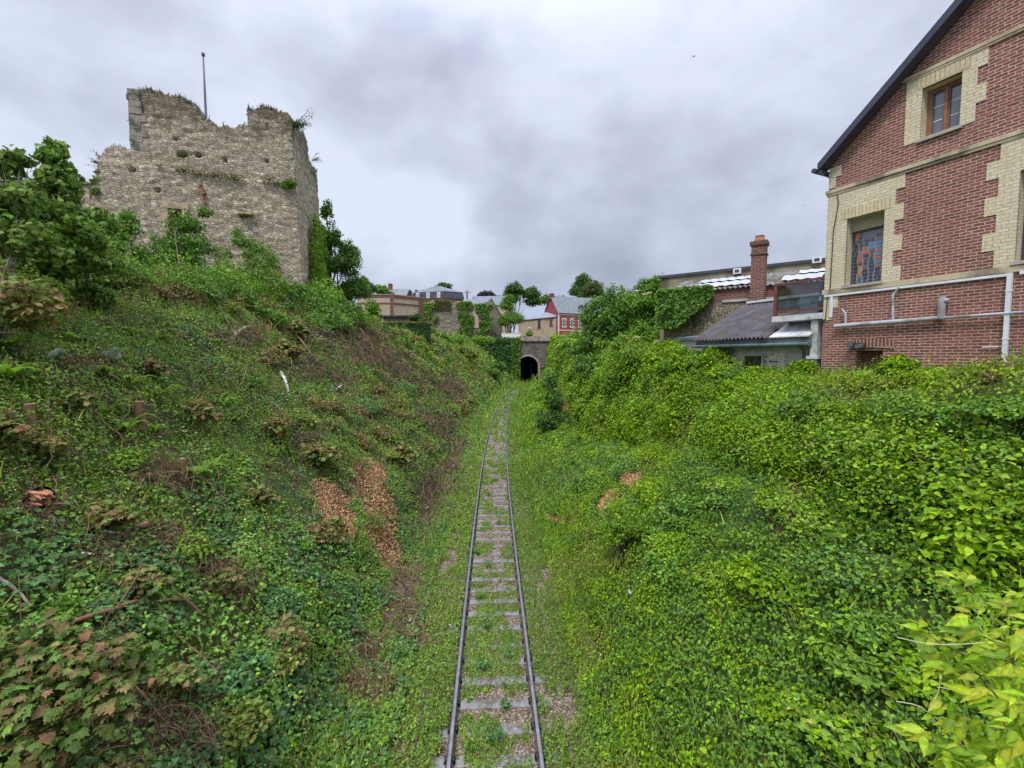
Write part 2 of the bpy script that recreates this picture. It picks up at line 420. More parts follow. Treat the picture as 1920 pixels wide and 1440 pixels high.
for j in range(max(jr-2, 0), jr+1):
    if j < ny-1: keep[j, np.abs(xm-xt) < 3.0] = ~(np.abs(gz[j+1, :-1]-gz[j, :-1]) > 2)[np.abs(xm-xt) < 3.0]
Fg = Fg[keep]
def m_ground():
    m = M('soil and litter'); o = m.obj(); s = m.n('ShaderNodeSeparateXYZ', {0: o})
    f = m.noise(o, 2.2, 6, .65); g = m.noise(o, 17, 5, .7); h = m.noise(o, .35, 4)
    soil = m.ramp(g, [(.3, (.030, .022, .014)), (.55, (.085, .058, .036)), (.72, (.17, .12, .075))])
    green = m.ramp(g, [(.3, (.035, .062, .014)), (.7, (.08, .13, .028))])
    rt = m.math('GREATER_THAN', s.outputs[0], 2.6)
    c = m.mix(m.math('MAXIMUM', m.ramp(f, [(.40, 0.), (.55, 1.)]), m.math('MULTIPLY', rt, .85)), soil, green)
    hgt = m.math('LESS_THAN', s.outputs[2], .12)
    grav = m.ramp(m.n('ShaderNodeTexVoronoi', {'Vector': o, 'Scale': 22.0}).outputs['Color'], [(.2, (.10, .075, .055)), (.6, (.24, .18, .14)), (.9, (.40, .34, .29))])
    c = m.mix(m.math('MULTIPLY', hgt, .8), c, grav)
    return m.fin(c, .95, g, .8, .03, .1)
MG = m_ground()
gme = raw_mesh('ground', Vg, Fg, MG, smooth=True)
tag(link('ground', gme), kind='structure')

# ================================================================ RAILWAY
M_rail_top = m_noise('rail running band', (.20, .20, .215), (.32, .325, .34), 6, .38, .05, metal=.75, spec=.5)
M_rail_side = m_noise('rusty rail side', (.075, .052, .042), (.16, .115, .09), 14, .8, .2)
M_conc = m_noise('sleeper concrete', (.17, .165, .17), (.29, .28, .275), 9, .9, .4, .006, (.12, .10, .085), 3.5)
M_clip = m_noise('clip steel', (.045, .038, .034), (.10, .085, .075), 20, .7)
def curve_pts(off, y0, y1, st=.5):
    y = np.arange(y0, y1+st/2, st); x = xc(y); dx = (xc(y+.1)-xc(y-.1))/.2
    L = np.sqrt(1+dx*dx); return x+off/L, y-off*dx/L, np.arctan(dx)
def rail(off, label):
    prof = [(-.062, -.150), (-.062, -.140), (-.012, -.118), (-.010, -.045), (-.034, -.032), (-.036, -.006), (-.028, 0), (.028, 0), (.036, -.006), (.034, -.032), (.010, -.045), (.012, -.118), (.062, -.140), (.062, -.150)]
    X, Y, A = curve_pts(off, -3, 135); V = []; Fs = []; mi = []; k = len(prof)
    for x, y, a in zip(X, Y, A):
        for px_, pz_ in prof: V.append((x+px_*math.cos(a), y-px_*math.sin(a), pz_))
    for i in range(len(X)-1):
        for j in range(k):
            Fs.append((i*k+j, i*k+(j+1) % k, (i+1)*k+(j+1) % k, (i+1)*k+j)); mi.append(0 if j in (5, 6, 7) else 1)
    o = link('rail', raw_mesh('rail', V, Fs, mi=mi, mats=[M_rail_top, M_rail_side]))
    tag(o, label, 'rail', 'rails of the single track')
rail(-.752, 'left steel rail of the single railway track, worn shiny on top')
rail(.752, 'right steel rail of the single railway track, worn shiny on top')
sl = MB(); 
sl.prism([(-1.12, -.13, -.36), (-1.12, .13, -.36), (-1.12, .105, -.155), (-1.12, -.105, -.155)], (2.24, 0, 0))
clip = MB()
def sleeper(y, first):
    x = float(xc(y)); a = math.atan((xc(y+.1)-xc(y-.1))/.2)
    e = empty('railway_sleeper', (x, y, 0), -a, 'grey concrete sleeper lying across the ballast between the rails', 'sleeper', 'concrete sleepers under the track'); return e
blk = sl.build('block', M_conc); cb = MB()
for s_ in (-1,):
    cb.box((-.09, -.07, -.156), (.09, .07, -.138)); cb.box((.02, -.05, -.138), (.075, .05, -.10))
    cb.tube([(.035, -.045, -.10), (.06, 0, -.065), (.035, .045, -.10)], .012, 6); cb.tube([(.055, 0, -.12), (.055, 0, -.05)], .016, 6)
clp = cb.build('rail_clip', M_clip)
ysl = np.arange(1.0, 113, .60); firstS = True
order = sorted(ysl, key=lambda v: v)
for y in order:
    e = sleeper(float(y), firstS)
    if firstS: b = blk; c1 = clp
    else: b = blk.copy(); COL.objects.link(b)
    b.parent = e; b.location = (0, 0, random.uniform(-.03, .0))
    if y < 26:
        for k_, (xo, rz_) in enumerate(((-.752, 0), (.752, math.pi), (-.752, math.pi), (.752, 0))):
            if firstS and k_ == 0: c = clp
            else: c = clp.copy(); COL.objects.link(c)
            c.parent = e; c.location = (xo, 0, 0); c.rotation_euler = (0, 0, rz_)
    firstS = False

# ================================================================ TUNNEL PORTAL
M_port = m_rubble('portal masonry', [(.13, .12, .12), (.19, .17, .16), (.10, .09, .095), (.23, .20, .185)], (.17, .14, .13), 1.6, 3.2)
M_portb = m_brick('portal brick ring', (.42, .31, .27), (.30, .21, .19), (.45, .38, .34), .25, .3, .03)
M_cop = m_noise('weathered coping', (.30, .25, .22), (.42, .36, .32), 3, .9, .3, .02, (.16, .13, .11), 1)
M_dark = m_noise('dark tunnel lining', (.030, .028, .028), (.06, .055, .055), 2, .95)  # very dark colour for the tunnel lining, floor and end
px0 = xt+.12
portal = empty('tunnel_portal', (px0, PORTY, 0), 0, 'grey stone railway tunnel mouth with pale brick arch ring at the end of the cutting', 'tunnel')
aw, spring, top_, wL, wR = 2.55, 4.0, 10.3, -2.9, 9.5
arc = [(-aw, 0)]+[(-aw*math.cos(t), spring+aw*math.sin(t)) for t in np.linspace(0, math.pi, 25)]+[(aw, 0)]
mb = MB()                                         # wall face as strips round the arch
def strip(a0, a1, b0, b1, y0, y1):
    V = [(a0[0], y0, a0[1]), (a1[0], y0, a1[1]), (b1[0], y0, b1[1]), (b0[0], y0, b0[1])]
    mb.add(V+[(v[0], y1, v[2]) for v in V], [(0, 1, 2, 3), (7, 6, 5, 4), (0, 3, 7, 4), (1, 0, 4, 5), (2, 1, 5, 6), (3, 2, 6, 7)])
mb.box((wL, 0, -1), (-aw, .9, top_)); mb.box((aw, 0, -1), (wR, .9, top_))
for a, b in zip(arc[1:-2], arc[2:-1]): strip(a, b, (a[0], top_), (b[0], top_), 0.002, .9)
mb.build('wall', M_port, portal)
mb = MB()
rw = .5
outer = [(x*(aw+rw)/aw if z <= spring else (aw+rw)*x/aw, z if z <= spring else spring+(z-spring)*(aw+rw)/aw) for x, z in arc]
for (a, b, c, d) in zip(arc[:-1], arc[1:], outer[:-1], outer[1:]):
    V = [(a[0], -.10, a[1]), (b[0], -.10, b[1]), (d[0], -.10, d[1]), (c[0], -.10, c[1])]
    mb.add(V+[(v[0], .02, v[2]) for v in V], [(0, 1, 2, 3), (0, 3, 7, 4), (1, 0, 4, 5), (2, 1, 5, 6), (3, 2, 6, 7)])
mb.build('arch_ring', M_portb, portal)
mb = MB(); mb.box((wL-.1, -.28, top_-.1), (wR, .5, top_+.18)); mb.build('string_course', m_noise('mossy ledge', (.05, .05, .035), (.11, .10, .07), 2), portal)
mb = MB(); mb.box((wL-.1, -.06, top_+.18), (wR, .45, top_+1.25)); mb.build('parapet', M_cop, portal)
mb = MB(); mb.box((aw+.52, -.22, 3.75), (wR, 0, 4.0)); mb.box((-aw-.5, -.2, -.3), (-aw-.1, 0, 3.2)); mb.build('impost', M_cop, portal)
mb = MB(); inn = arc
for k in range(12):
    y0, y1 = .9+k*3, .9+k*3+3.0
    for a, b in zip(inn[:-1], inn[1:]):
        mb.add([(a[0], y0 if k else .3, a[1]), (b[0], y0 if k else .3, b[1]), (b[0], y1, b[1]), (a[0], y1, a[1])], [(0, 1, 2, 3)])
mb.add([(-aw, 37, -.3), (aw, 37, -.3), (aw, 37, 7), (-aw, 37, 7)], [(0, 1, 2, 3)])
mb.build('tunnel_lining', M_dark, portal, smooth=True)
mb = MB(); mb.box((-aw-.3, .3, -.3), (aw+.3, 37, -.17)); mb.build('tunnel_floor', M_dark, portal)

# ================================================================ BRICK HOUSE (right)
CO = P(1548, 500, 11.4); dw = np.array([.406, -.914]); dw /= np.linalg.norm(dw)
hrz = math.atan2(dw[1], dw[0])
hx, hy = float(CO[0]), float(CO[1])
def plane_uv(px, py, ox, oy, rz, yl=0.0):
    """photo pixel -> (s, height over rails) on the vertical plane at local depth yl"""
    r = ray(px, py); c, s = math.cos(rz), math.sin(rz)
    nx_, ny_ = -s, c
    t = (ox*nx_+oy*ny_+yl)/(r[0]*nx_+r[1]*ny_)
    X, Y = r[0]*t, r[1]*t
    return (X-ox)*c+(Y-oy)*s, CAMH+r[2]*t
def hw(px, py, yl=0.0): return plane_uv(px, py, hx, hy, hrz, yl)
BR = m_brick('red brick', (.315, .11, .078), (.18, .064, .050), (.50, .38, .31), .185, .062, .0095, c3=(.12, .055, .055), stain=(.20, .085, .075), spall=1)
BRD = m_brick('red brick of cellar arch', (.26, .10, .075), (.18, .07, .055), (.42, .31, .26), .075, .26, .014)
YB = m_brick('pale yellow brick', (.74, .66, .46), (.65, .57, .39), (.48, .41, .29), .205, .066, .007, stain=(.55, .48, .32))
YBV = m_brick('pale yellow soldier brick', (.72, .62, .40), (.62, .52, .32), (.42, .35, .21), .078, .30, .007)
STR = m_noise('string course stone', (.50, .42, .27), (.60, .52, .35), 5, .85, .3, .01, (.24, .20, .14), 1.5)
SLT = m_noise('roof slate', (.035, .036, .045), (.065, .068, .082), 4, .6, .2)
SOF = m_noise('dark stained soffit', (.055, .038, .045), (.085, .062, .068), 3, .8, .3)
FAS = m_noise('dark fascia paint', (.045, .050, .085), (.065, .072, .11), 2, .45)
WOOD = m_noise('varnished window wood', (.24, .11, .06), (.34, .17, .10), 12, .45, .2)
def m_glass(name, c, r=.05):
    m = M(name); return m.fin(c, r, spec=.9, **{'Coat Weight': .6, 'Coat Roughness': .02})
GL = m_glass('window glass', (.10, .13, .16)); GLD = m_glass('dark glass', (.025, .028, .035), .1)
PVC = m_noise('grey pvc pipe', (.40, .42, .45), (.52, .54, .57), 5, .45, .1, .01, (.24, .23, .23), 2)
WHT = m_noise('white painted plastic', (.66, .68, .72), (.78, .79, .82), 4, .45, .05)
CBL = m_noise('dark cable', (.06, .055, .055), (.12, .11, .10), 5, .6)
house = empty('brick_house', (hx, hy, 0), hrz, 'tall red brick gable house with pale brick window surrounds above the right bank', 'house')
zb = 5.2; L = 10.5
# gable slope from the photo
(s1, z1), (s2, z2) = hw(1587, 280), hw(1830, 0); gsl = (z2-z1)/(s2-s1)
zeave = z1-gsl*s1                                # wall top at s = 0
def ztop(s): return zeave+gsl*min(s, L-s)
def rect(a, b, c, d): return a, b, c, d
def uvr(p0, p1):                                 # two opposite pixel corners on the wall
    (a, b), (c, d) = hw(*p0), hw(*p1); return min(a, c), min(b, d), max(a, c), max(b, d)
w1 = (hw(1730, 167)[0], hw(1723, 264)[1], hw(1806, 132)[0], hw(1730, 167)[1])
w2 = (hw(1586, 470)[0], hw(1583, 537)[1], hw(1656, 470)[0], hw(1589, 411)[1])
w3 = (hw(1908, 410)[0], hw(1903, 492)[1], hw(1908, 410)[0]+.95, hw(1912, 320)[1])
w4 = (hw(1605, 670)[0], 5.2, hw(1655, 668)[0], hw(1605, 657)[1])
holes = [w1, w2, w3, w4]
xsv = sorted(set([0, L, L/2]+[h[0] for h in holes]+[h[2] for h in holes]))
wall = MB()
def add_face(s0, s1_, za, zb0, zb1):             # quad za..(zb0,zb1)
    if min(zb0, zb1) <= za: return
    wall.add([(s0, 0, za), (s1_, 0, za), (s1_, 0, zb1), (s0, 0, zb0)], [(0, 1, 2, 3)])
for a, b in zip(xsv[:-1], xsv[1:]):
    mid = .5*(a+b); cut = sorted([(h[1], h[3]) for h in holes if h[0] < mid < h[2]])
    z = zb
    for c, d in cut:
        if c > z: add_face(a, b, z, c, c)
        z = d
    add_face(a, b, z, ztop(a), ztop(b))
D = 8.0; TH = .34
wall.add([(0, 0, zb), (0, D, zb), (0, D, zeave), (0, 0, zeave)], [(3, 2, 1, 0)])
wall.add([(L, 0, zb), (L, D, zb), (L, D, zeave), (L, 0, zeave)], [(0, 1, 2, 3)])
wall.add([(0, D, zb), (L, D, zb), (L, D, zeave), (L/2, D, ztop(L/2)), (0, D, zeave)], [(4, 3, 2, 1, 0)])
wall.build('wall', BR, house)
def reveal(h, mat, name='reveal', d=TH, parent=house):
    m_ = MB(); a, b, c, e = h
    m_.add([(a, 0, b), (a, d, b), (a, d, e), (a, 0, e)], [(0, 1, 2, 3)])
    m_.add([(c, 0, b), (c, d, b), (c, d, e), (c, 0, e)], [(3, 2, 1, 0)])
    m_.add([(a, 0, e), (c, 0, e), (c, d, e), (a, d, e)], [(3, 2, 1, 0)])
    m_.add([(a, 0, b), (c, 0, b), (c, d, b), (a, d, b)], [(0, 1, 2, 3)])
    return m_.build(name, mat, parent)
# pale brick panels, 18 mm proud, toothed edges
def toothed(sa, sb, za, zb_, hole=None, lt=0, rt=0, step=.3, name='pale_brick_surround', off=0):
    """rows of step height; alternate rows reach out by lt / rt"""
    m_ = MB(); n = max(1, int(round((zb_-za)/step))); st = (zb_-za)/n
    for i in range(n):
        z0, z1_ = za+i*st, za+(i+1)*st; k = (i+off) % 2
        a = sa-(lt if k else 0); b = sb+(rt if k else 0)
        if hole and z0 < hole[3]-.01 and z1_ > hole[1]+.01:
            zs = [z0, z1_]
            lo, hi = max(z0, hole[1]), min(z1_, hole[3])
            if z0 < lo: m_.box((a, -.018, z0), (b, .05, lo))
            if z1_ > hi: m_.box((a, -.018, hi), (b, .05, z1_))
            m_.box((a, -.018, lo), (hole[0], .05, hi)); m_.box((hole[2], -.018, lo), (b, .05, hi))
        else: m_.box((a, -.018, z0), (b, .05, z1_))
    return m_.build(name, YB, house)
# belt heights
belt2 = hw(1740, 302)[1]; belt1 = hw(1800, 103)[1]; sill = .5*(hw(1600, 540)[1]+hw(1860, 500)[1])
cond = hw(1720, 532)[1]
s_l1 = hw(1697, 200)[0]; s_r1 = hw(1833, 150)[0]
toothed(s_l1+.02, s_r1, hw(1694, 275)[1], hw(1705, 152)[1]-.02, w1, .0, .14, .32, off=0)
toothed(.0, .16, belt2+.08, hw(1575, 310)[1], None, 0, .12, .30)
sp2 = hw(1676, 450)[0]
toothed(0, sp2, sill-.0, belt2-.07, w2, 0, .16, .36, off=1)
sp3 = hw(1868, 420)[0]
toothed(sp3, w3[2]+.5, sill-.0, belt2-.07, w3, .18, 0, .36)
toothed(0, .22, hw(1556, 600)[1], cond-.05, None, 0, .12, .30)
reveal(w1, YB); reveal(w2, YB); reveal(w3, YB); reveal(w4, BR)
for h in (w1, w2): mb = MB(); mb.box((h[0]-.12, -.024, h[3]+.004), (h[2]+.12, .04, h[3]+.26)); mb.build('soldier_course', YBV, house)
mb = MB()
sB1 = (belt1-zeave)/gsl
mb.box((sB1-.1, -.05, belt1-.05), (L-sB1, .02, belt1+.02)); mb.box((sB1, -.035, belt1-.10), (L-sB1, .02, belt1-.05))
mb.box((-.05, -.055, belt2-.05), (L, .02, belt2+.03)); mb.box((-.03, -.035, belt2-.11), (L, .02, belt2-.05))
mb.box((-.04, -.04, sill-.12), (L, .02, sill+.0))
mb.build('string_course', STR, house)
SILLM = m_noise('sill cement', (.36, .33, .28), (.48, .45, .38), 6)
for h in (w1, w2, w3): mb = MB(); mb.box((h[0]-.04, -.06, h[1]-.05), (h[2]+.04, .2, h[1]+.015)); mb.build('window_sill', SILLM, house)
# upper window
def frame(mb_, a, b, c, d, y, w=.07, dep=.07, mat=None):
    mb_.box((a, y, b), (a+w, y+dep, d), mat); mb_.box((c-w, y, b), (c, y+dep, d), mat)
    mb_.box((a+w, y, b), (c-w, y+dep, b+w), mat); mb_.box((a+w, y, d-w), (c-w, y+dep, d), mat)
win = MB(); a, b, c, d = w1; yw = .22; frame(win, a, b, c, d, yw, .035, .1)
mid = .5*(a+c); frame(win, a+.035, b+.035, mid, d-.035, yw+.01, .05, .06); frame(win, mid, b+.035, c-.035, d-.035, yw+.012, .05, .06)
win.box((mid-.025, yw-.02, b+.05), (mid+.025, yw+.012, d-.05))
wo1 = win.build('window', WOOD, house)
mb = MB(); mb.box((a+.08, yw+.05, b+.08), (mid-.045, yw+.06, d-.08)); mb.box((mid+.045, yw+.05, b+.08), (c-.08, yw+.06, d-.08)); mb.build('pane', GL, wo1)
mb = MB()
for k in (1, 2):
    zz = b+.1+(d-b-.2)*k/3; mb.box((a+.1, yw+.04, zz-.009), (mid-.06, yw+.048, zz+.009)); mb.box((mid+.06, yw+.04, zz-.009), (c-.11, yw+.048, zz+.009))
mb.build('glazing_bar', WHT, wo1)
mb = MB(); mb.box((a+.02, TH+.002, b), (c-.02, TH+.05, d)); mb.build('window_back', SOF, wo1)
# stained glass window with blind box above
a, b, c, d = w2; zg = hw(1598, 432)[1]
mb = MB(); mb.box((a, .17, zg), (c, TH, d)); mb.build('blind_box', m_noise('blind box', (.30, .26, .17), (.38, .33, .22), 3), house)
mb = MB(); frame(mb, a, b, c, zg, .24, .035, .06); sg = mb.build('stained_glass_window', m_noise('lead frame', (.07, .07, .08), (.13, .13, .15), 8, .5), house)
gc = {'k': (.016, .018, .035), 'b': (.07, .23, .42), 'o': (.55, .22, .04), 'r': (.42, .10, .05), 'g': (.10, .11, .13), 't': (.02, .10, .15), 'n': (.13, .035, .03)}
gm = {k: m_glass('stained glass '+k, v, .18) for k, v in gc.items()}
rows = ["okgggg", "okggkg", "gkkkgk", "kkkbbb", "knrbbb", "krrnrr", "krknbk", "krnkrr", "knkkbb", "konkrr", "kokkkk", "krkkkk", "ktkkkk", "ktkkkk"]
mb = MB(); x0, x1, zlo, zhi = a+.035, c-.035, b+.035, zg-.035; nr = len(rows)
edges = [0, .13, .27, .45, .62, .82, 1.0]
for i, rw_ in enumerate(rows):
    zt_ = zhi-(zhi-zlo)*i/nr; zb_ = zhi-(zhi-zlo)*(i+1)/nr
    for j, ch in enumerate(rw_):
        e0 = edges[j]+.02*math.sin(i*1.3+j*2.1)*(0 < j); e1 = edges[j+1]+(.02*math.sin(i*1.3+(j+1)*2.1) if j < 5 else 0)
        mb.box((x0+(x1-x0)*e0+.011, .275, zb_+.010), (x0+(x1-x0)*e1-.011, .282, zt_-.010), gm[ch])
mb.build('coloured_pane', None, sg)
mb = MB(); mb.box((x0, .284, zlo), (x1, .30, zhi)); 
mb.build('lead_came', m_noise('came grey', (.30, .31, .34), (.40, .41, .44), 8, .5), sg)
mb = MB()
for (u0, v0, u1, v1, rr) in ((.1, .05, .6, .45, .1), (.5, .98, .95, .62, -.1), (.02, .55, .35, .9, .06), (.6, .02, .9, .3, -.05)):
    pts = [(x0+(x1-x0)*(u0+(u1-u0)*t), .272, zlo+(zhi-zlo)*(v0+(v1-v0)*t)+rr*math.sin(math.pi*t)) for t in np.linspace(0, 1, 9)]
    mb.tube(pts, .006, 4)
mb.build('curved_came', m_noise('came light', (.3, .31, .34), (.38, .39, .42), 8, .5), sg)
# right-hand window, only its edge is seen
a, b, c, d = w3; mb = MB(); frame(mb, a, b, c, d, .24, .06, .06); wo3 = mb.build('window', FAS, house)
mb = MB(); mb.box((a+.06, .27, b+.06), (c-.06, .28, d-.06)); mb.build('pane', GLD, wo3)
# cellar opening
a, b, c, d = w4; am = MB()
n_ = 12; lo_ = d+.02
for i in range(n_):
    t0, t1 = i/n_, (i+1)/n_; s0, s1_ = a-.14+(c-a+.36)*t0, a-.14+(c-a+.36)*t1
    h0 = .05*math.sin(math.pi*t0); h1 = .05*math.sin(math.pi*t1)
    am.prism([(s0, -.03, lo_+h0), (s1_, -.03, lo_+h1), (s1_, -.03, lo_+h1+.22), (s0, -.03, lo_+h0+.22)], (0, .06, 0))
am.build('cellar_arch', BRD, house)
mb = MB(); mb.box((a, .22, b), (c, .27, d)); 
for k in range(1, 5): mb.box((a+(c-a)*k/5-.006, .21, b), (a+(c-a)*k/5+.006, .222, d))
mb.build('cellar_door', m_noise('old brown door', (.10, .045, .03), (.16, .075, .05), 6), house)
for (px_, py_, wdt) in ((1601, 646, .13), (1619, 647, .16)):
    s_, z_ = hw(px_, py_); mb = MB(); mb.box((s_-wdt/2, -.16, z_-.05), (s_+wdt/2, -.04, z_+.05)); mb.tube([(s_, -.05, z_+.03), (s_, .0, z_+.07)], .015)
    mb.prism([(s_-wdt/2-.01, -.2, z_-.06), (s_+wdt/2+.01, -.2, z_-.06), (s_+wdt/2, -.15, z_+.055), (s_-wdt/2, -.15, z_+.055)], (0, .01, 0))
    mb.build('wall_lamp', m_noise('lamp housing', (.04, .04, .05), (.10, .10, .12), 8, .5), house)
# pipes
def hp(px, py, y=-.07): s_, z_ = hw(px, py); return (s_, y, z_)
zz = lambda a_, b_: .5*(a_+b_)
mb = MB(); A, B = hp(1570, 612, -.1), hp(1775, 596, -.1); mb.tube([A, B], .048, 12)
for t in (.0, .18, .55, .72): q = np.array(A)*(1-t)+np.array(B)*t; q2 = q+(np.array(B)-np.array(A))*.012; mb.tube([q, q2], .056, 12)
Cc = hp(1920, 586, -.1); dd = (np.array(Cc)-np.array(B)); mb.tube([B, np.array(B)+dd*3], .028, 10)
for pxs in ([(1590, 610), (1590, 588), (1583, 580)], ): mb.tube([hp(x, y, -.1) for x, y in pxs], .026, 10)
mb.tube([hp(1679, 602, -.1), hp(1679, 553, -.1), hp(1688, 539, -.06)], .024, 10)
q = hp(1769, 598, -.1); q1 = hp(1768, 556, -.1); mb.tube([q, (q[0], q[1], q1[2])], .062, 12)
mb.tube([(q[0]+.05, -.1, q1[2]-.1), (q[0]+.11, -.09, q1[2]-.1)], .05, 10)
mb.build('waste_pipe', PVC, house)
mb = MB(); q0, q1 = hp(1898, 512, -.08), hp(1891, 662, -.08); mb.box((q0[0]-.035, -.11, q1[2]-.9), (q0[0]+.035, -.05, q0[2]))
for k in range(4): zq = q0[2]-.35-.45*k; mb.box((q0[0]-.045, -.115, zq), (q0[0]+.045, -.02, zq+.03))
s_, z_ = hw(1843, 651); s2_, z2_ = hw(1886, 650); mb.tube([(s_, -.04, z_), (s2_-.03, -.04, z2_), (q0[0]-.03, -.05, z2_+.07)], .012, 6)
mb.build('downpipe', WHT, house)
mb = MB(); zc_ = sill-.16; sE = hw(1894, 508)[0]
mb.box((.02, -.05, zc_-.025), (sE, -.012, zc_+.025)); mb.box((sE+.14, -.05, zc_-.02), (sE+3, -.012, zc_+.05))
mb.box((hw(1561, 560)[0]-.03, -.05, hw(1561, 595)[1]), (hw(1561, 560)[0]+.03, -.012, zc_-.028)); mb.build('cable_conduit', WHT, house)
mb = MB(); q = [hp(1566, 362, -.03), hp(1564, 400, -.03), hp(1563, 470, -.03), hp(1561, 545, -.03)]
mb.tube([(.22, -.03, belt2-.1), (.26, -.03, belt2-.35), (.17, -.03, belt2-1.0), (.15, -.03, zc_+.02)], .013, 6)
mb.tube([(.10, -.03, zc_-.0), (.07, -.03, hw(1557, 598)[1]), (-.08, -.02, hw(1550, 603)[1])], .012, 6)
mb.tube([(-.02, -.02, belt2-.085), (2.2, -.06, belt2-.055), (2.6, -.06, belt2-.06)], .009, 5)
mb.build('cable', CBL, house)
# roof: slab with verge overhang, fascia, gutter, cornice
ov = .29; ez = .40; sn = -ez/gsl*1.0; rt_ = .07
mb = MB()
for sgn in (1, -1):
    def sx(s): return s if sgn > 0 else L-s
    pts = []
    se = -.13
    lo_z = zeave+gsl*se
    a = (sx(se), -ov, lo_z+.16); b = (sx(L/2), -ov, ztop(L/2)+.16); 
    V = [a, b, (b[0], D+.3, b[2]), (a[0], D+.3, a[2])]
    W2 = [(v[0], v[1], v[2]+rt_) for v in V]
    mb.add(V+W2, [(0, 3, 2, 1) if sgn > 0 else (0, 1, 2, 3), (4, 5, 6, 7) if sgn > 0 else (7, 6, 5, 4), (0, 1, 5, 4), (1, 2, 6, 5), (2, 3, 7, 6), (3, 0, 4, 7)])
rf = mb.build('roof', SLT, house)
mb = MB()
for sgn in (1, -1):
    sx = (lambda s: s) if sgn > 0 else (lambda s: L-s)
    se = -.12
    z0_ = zeave+gsl*se
    mb.prism([(sx(se), -ov-.02, z0_+.02), (sx(L/2), -ov-.02, ztop(L/2)+.02), (sx(L/2), -ov-.02, ztop(L/2)+.17), (sx(se), -ov-.02, z0_+.17)], (0, .03, 0))
mb.build('fascia', FAS, rf)
mb = MB()
for sgn in (1, -1):
    sx = (lambda s: s) if sgn > 0 else (lambda s: L-s)
    se = -.11
    z0_ = zeave+gsl*se
    V = [(sx(se), -ov+.012, z0_+.06), (sx(L/2), -ov+.012, ztop(L/2)+.06), (sx(L/2), .01, ztop(L/2)+.0), (sx(se), .01, z0_+.0)]
    mb.add(V+[(v[0], v[1], v[2]+.05) for v in V], [(0, 1, 2, 3), (7, 6, 5, 4), (0, 4, 5, 1), (1, 5, 6, 2), (2, 6, 7, 3), (3, 7, 4, 0)])
mb.build('soffit', SOF, rf)
mb = MB(); z0_ = zeave+gsl*-.13
mb.tube([(-.20, -.33, z0_+.07), (-.20, D, z0_+.07)], .06, 10); mb.box((-.15, -.28, z0_-.02), (-.03, D, z0_+.04))
mb.build('gutter', FAS, rf)
mb = MB(); mb.prism([(.0, -.02, z0_-.14), (-.06, -.02, z0_-.08), (-.13, -.02, z0_-.02), (-.13, -.02, z0_+.0), (0, -.02, z0_+.0)], (0, D, 0)); mb.build('cornice', FAS, rf)
# ---- terrace beside the house (local s<0)
TERR = m_noise('white painted concrete', (.55, .56, .58), (.68, .69, .70), 3, .7, .2, .01, (.36, .35, .33), 2)
RUST = m_noise('red-brown rail paint', (.14, .05, .04), (.22, .085, .065), 8, .5)
sT0 = hw(1448, 597)[0]; zt = hw(1448, 594)[1]; zt2 = hw(1448, 604)[1]
ter = empty('roof_terrace', (hx, hy, 0), hrz, 'small raised white terrace with tinted glass balustrade beside the brick house corner', 'terrace')
mb = MB(); mb.box((sT0, -.02, zt2), (-.01, 2.6, zt)); mb.build('slab', TERR, ter)
mb = MB(); sp_ = hw(1529, 640, .12)[0]; mb.box((sp_-.09, .05, 4.9), (sp_+.09, .25, zt2-.001)); mb.box((sp_-.16, .0, zt2-1.05), (sp_+.16, .3, zt2-.97)); mb.build('post', TERR, ter)
zr = hw(1456, 532)[1]
mb = MB(); mb.box((sT0+.02, .0, zt), (sT0+.10, .09, zr)); mb.box((sT0+.10, .02, zr-.06), (-.02, .07, zr+.0)); mb.box((sT0+.10, .02, zt+.08), (-.02, .07, zt+.15))
mb.box((sT0+.02, .09, zr-.05), (sT0+.08, 2.5, zr)); mb.box((sT0+.02, 2.5, zt), (sT0+.09, 2.57, zr)); mb.build('railing', RUST, ter)
mtl = M('tinted balustrade glass'); tg = mtl.n('ShaderNodeBsdfTransparent', {'Color': (.74, .80, .80)}); gg = mtl.n('ShaderNodeBsdfGlossy', {'Color': (.8, .85, .9), 'Roughness': .03})
mxx = mtl.n('ShaderNodeMixShader', {0: .09, 1: tg.outputs[0], 2: gg.outputs[0]}); mtl.t.links.new(mxx.outputs[0], mtl.out.inputs[0])
mb = MB(); mb.box((sT0+.11, .04, zt+.16), (-.06, .05, zr-.07)); mb.box((sT0+.045, .12, zt+.16), (sT0+.055, 2.45, zr-.06)); mb.build('glass_panel', mtl.m, ter)
# terrace things
SLB = m_noise('slate-blue box', (.10, .14, .17), (.15, .20, .23), 3, .5)
pl = empty('plant_box', (hx, hy, 0), hrz, 'slate-blue planter box standing behind the terrace glass', 'planter')
mb = MB(); mb.box((-.95, .5, zt), (-.45, .9, zt+.34)); mb.box((-.97, .48, zt+.34), (-.43, .92, zt+.37)); mb.build('box', SLB, pl)
mb = MB(); mb.tube([(-.55, .7, zt+.36), (-.5, .72, zt+.75)], .02); mb.build('stake', WHT, pl)
gb = MB(); gb.box((-.36, .55, zt), (-.10, .85, zt+.28)); gb.box((-.39, .52, zt+.28), (-.07, .88, zt+.33)); tag(gb.build('garden_box', SLB, None, loc=(hx, hy, 0), rz=hrz), 'low slate-blue lidded box on the terrace against the house wall', 'box')
ps = empty('garden_parasol', (hx, hy, 0), hrz, 'folded dark red-brown parasol leaning over the terrace by the house wall', 'parasol')
mb = MB(); mb.tube([(-.20, .35, zt), (-.22, .35, zr+.05)], .02); mb.build('pole', RUST, ps)
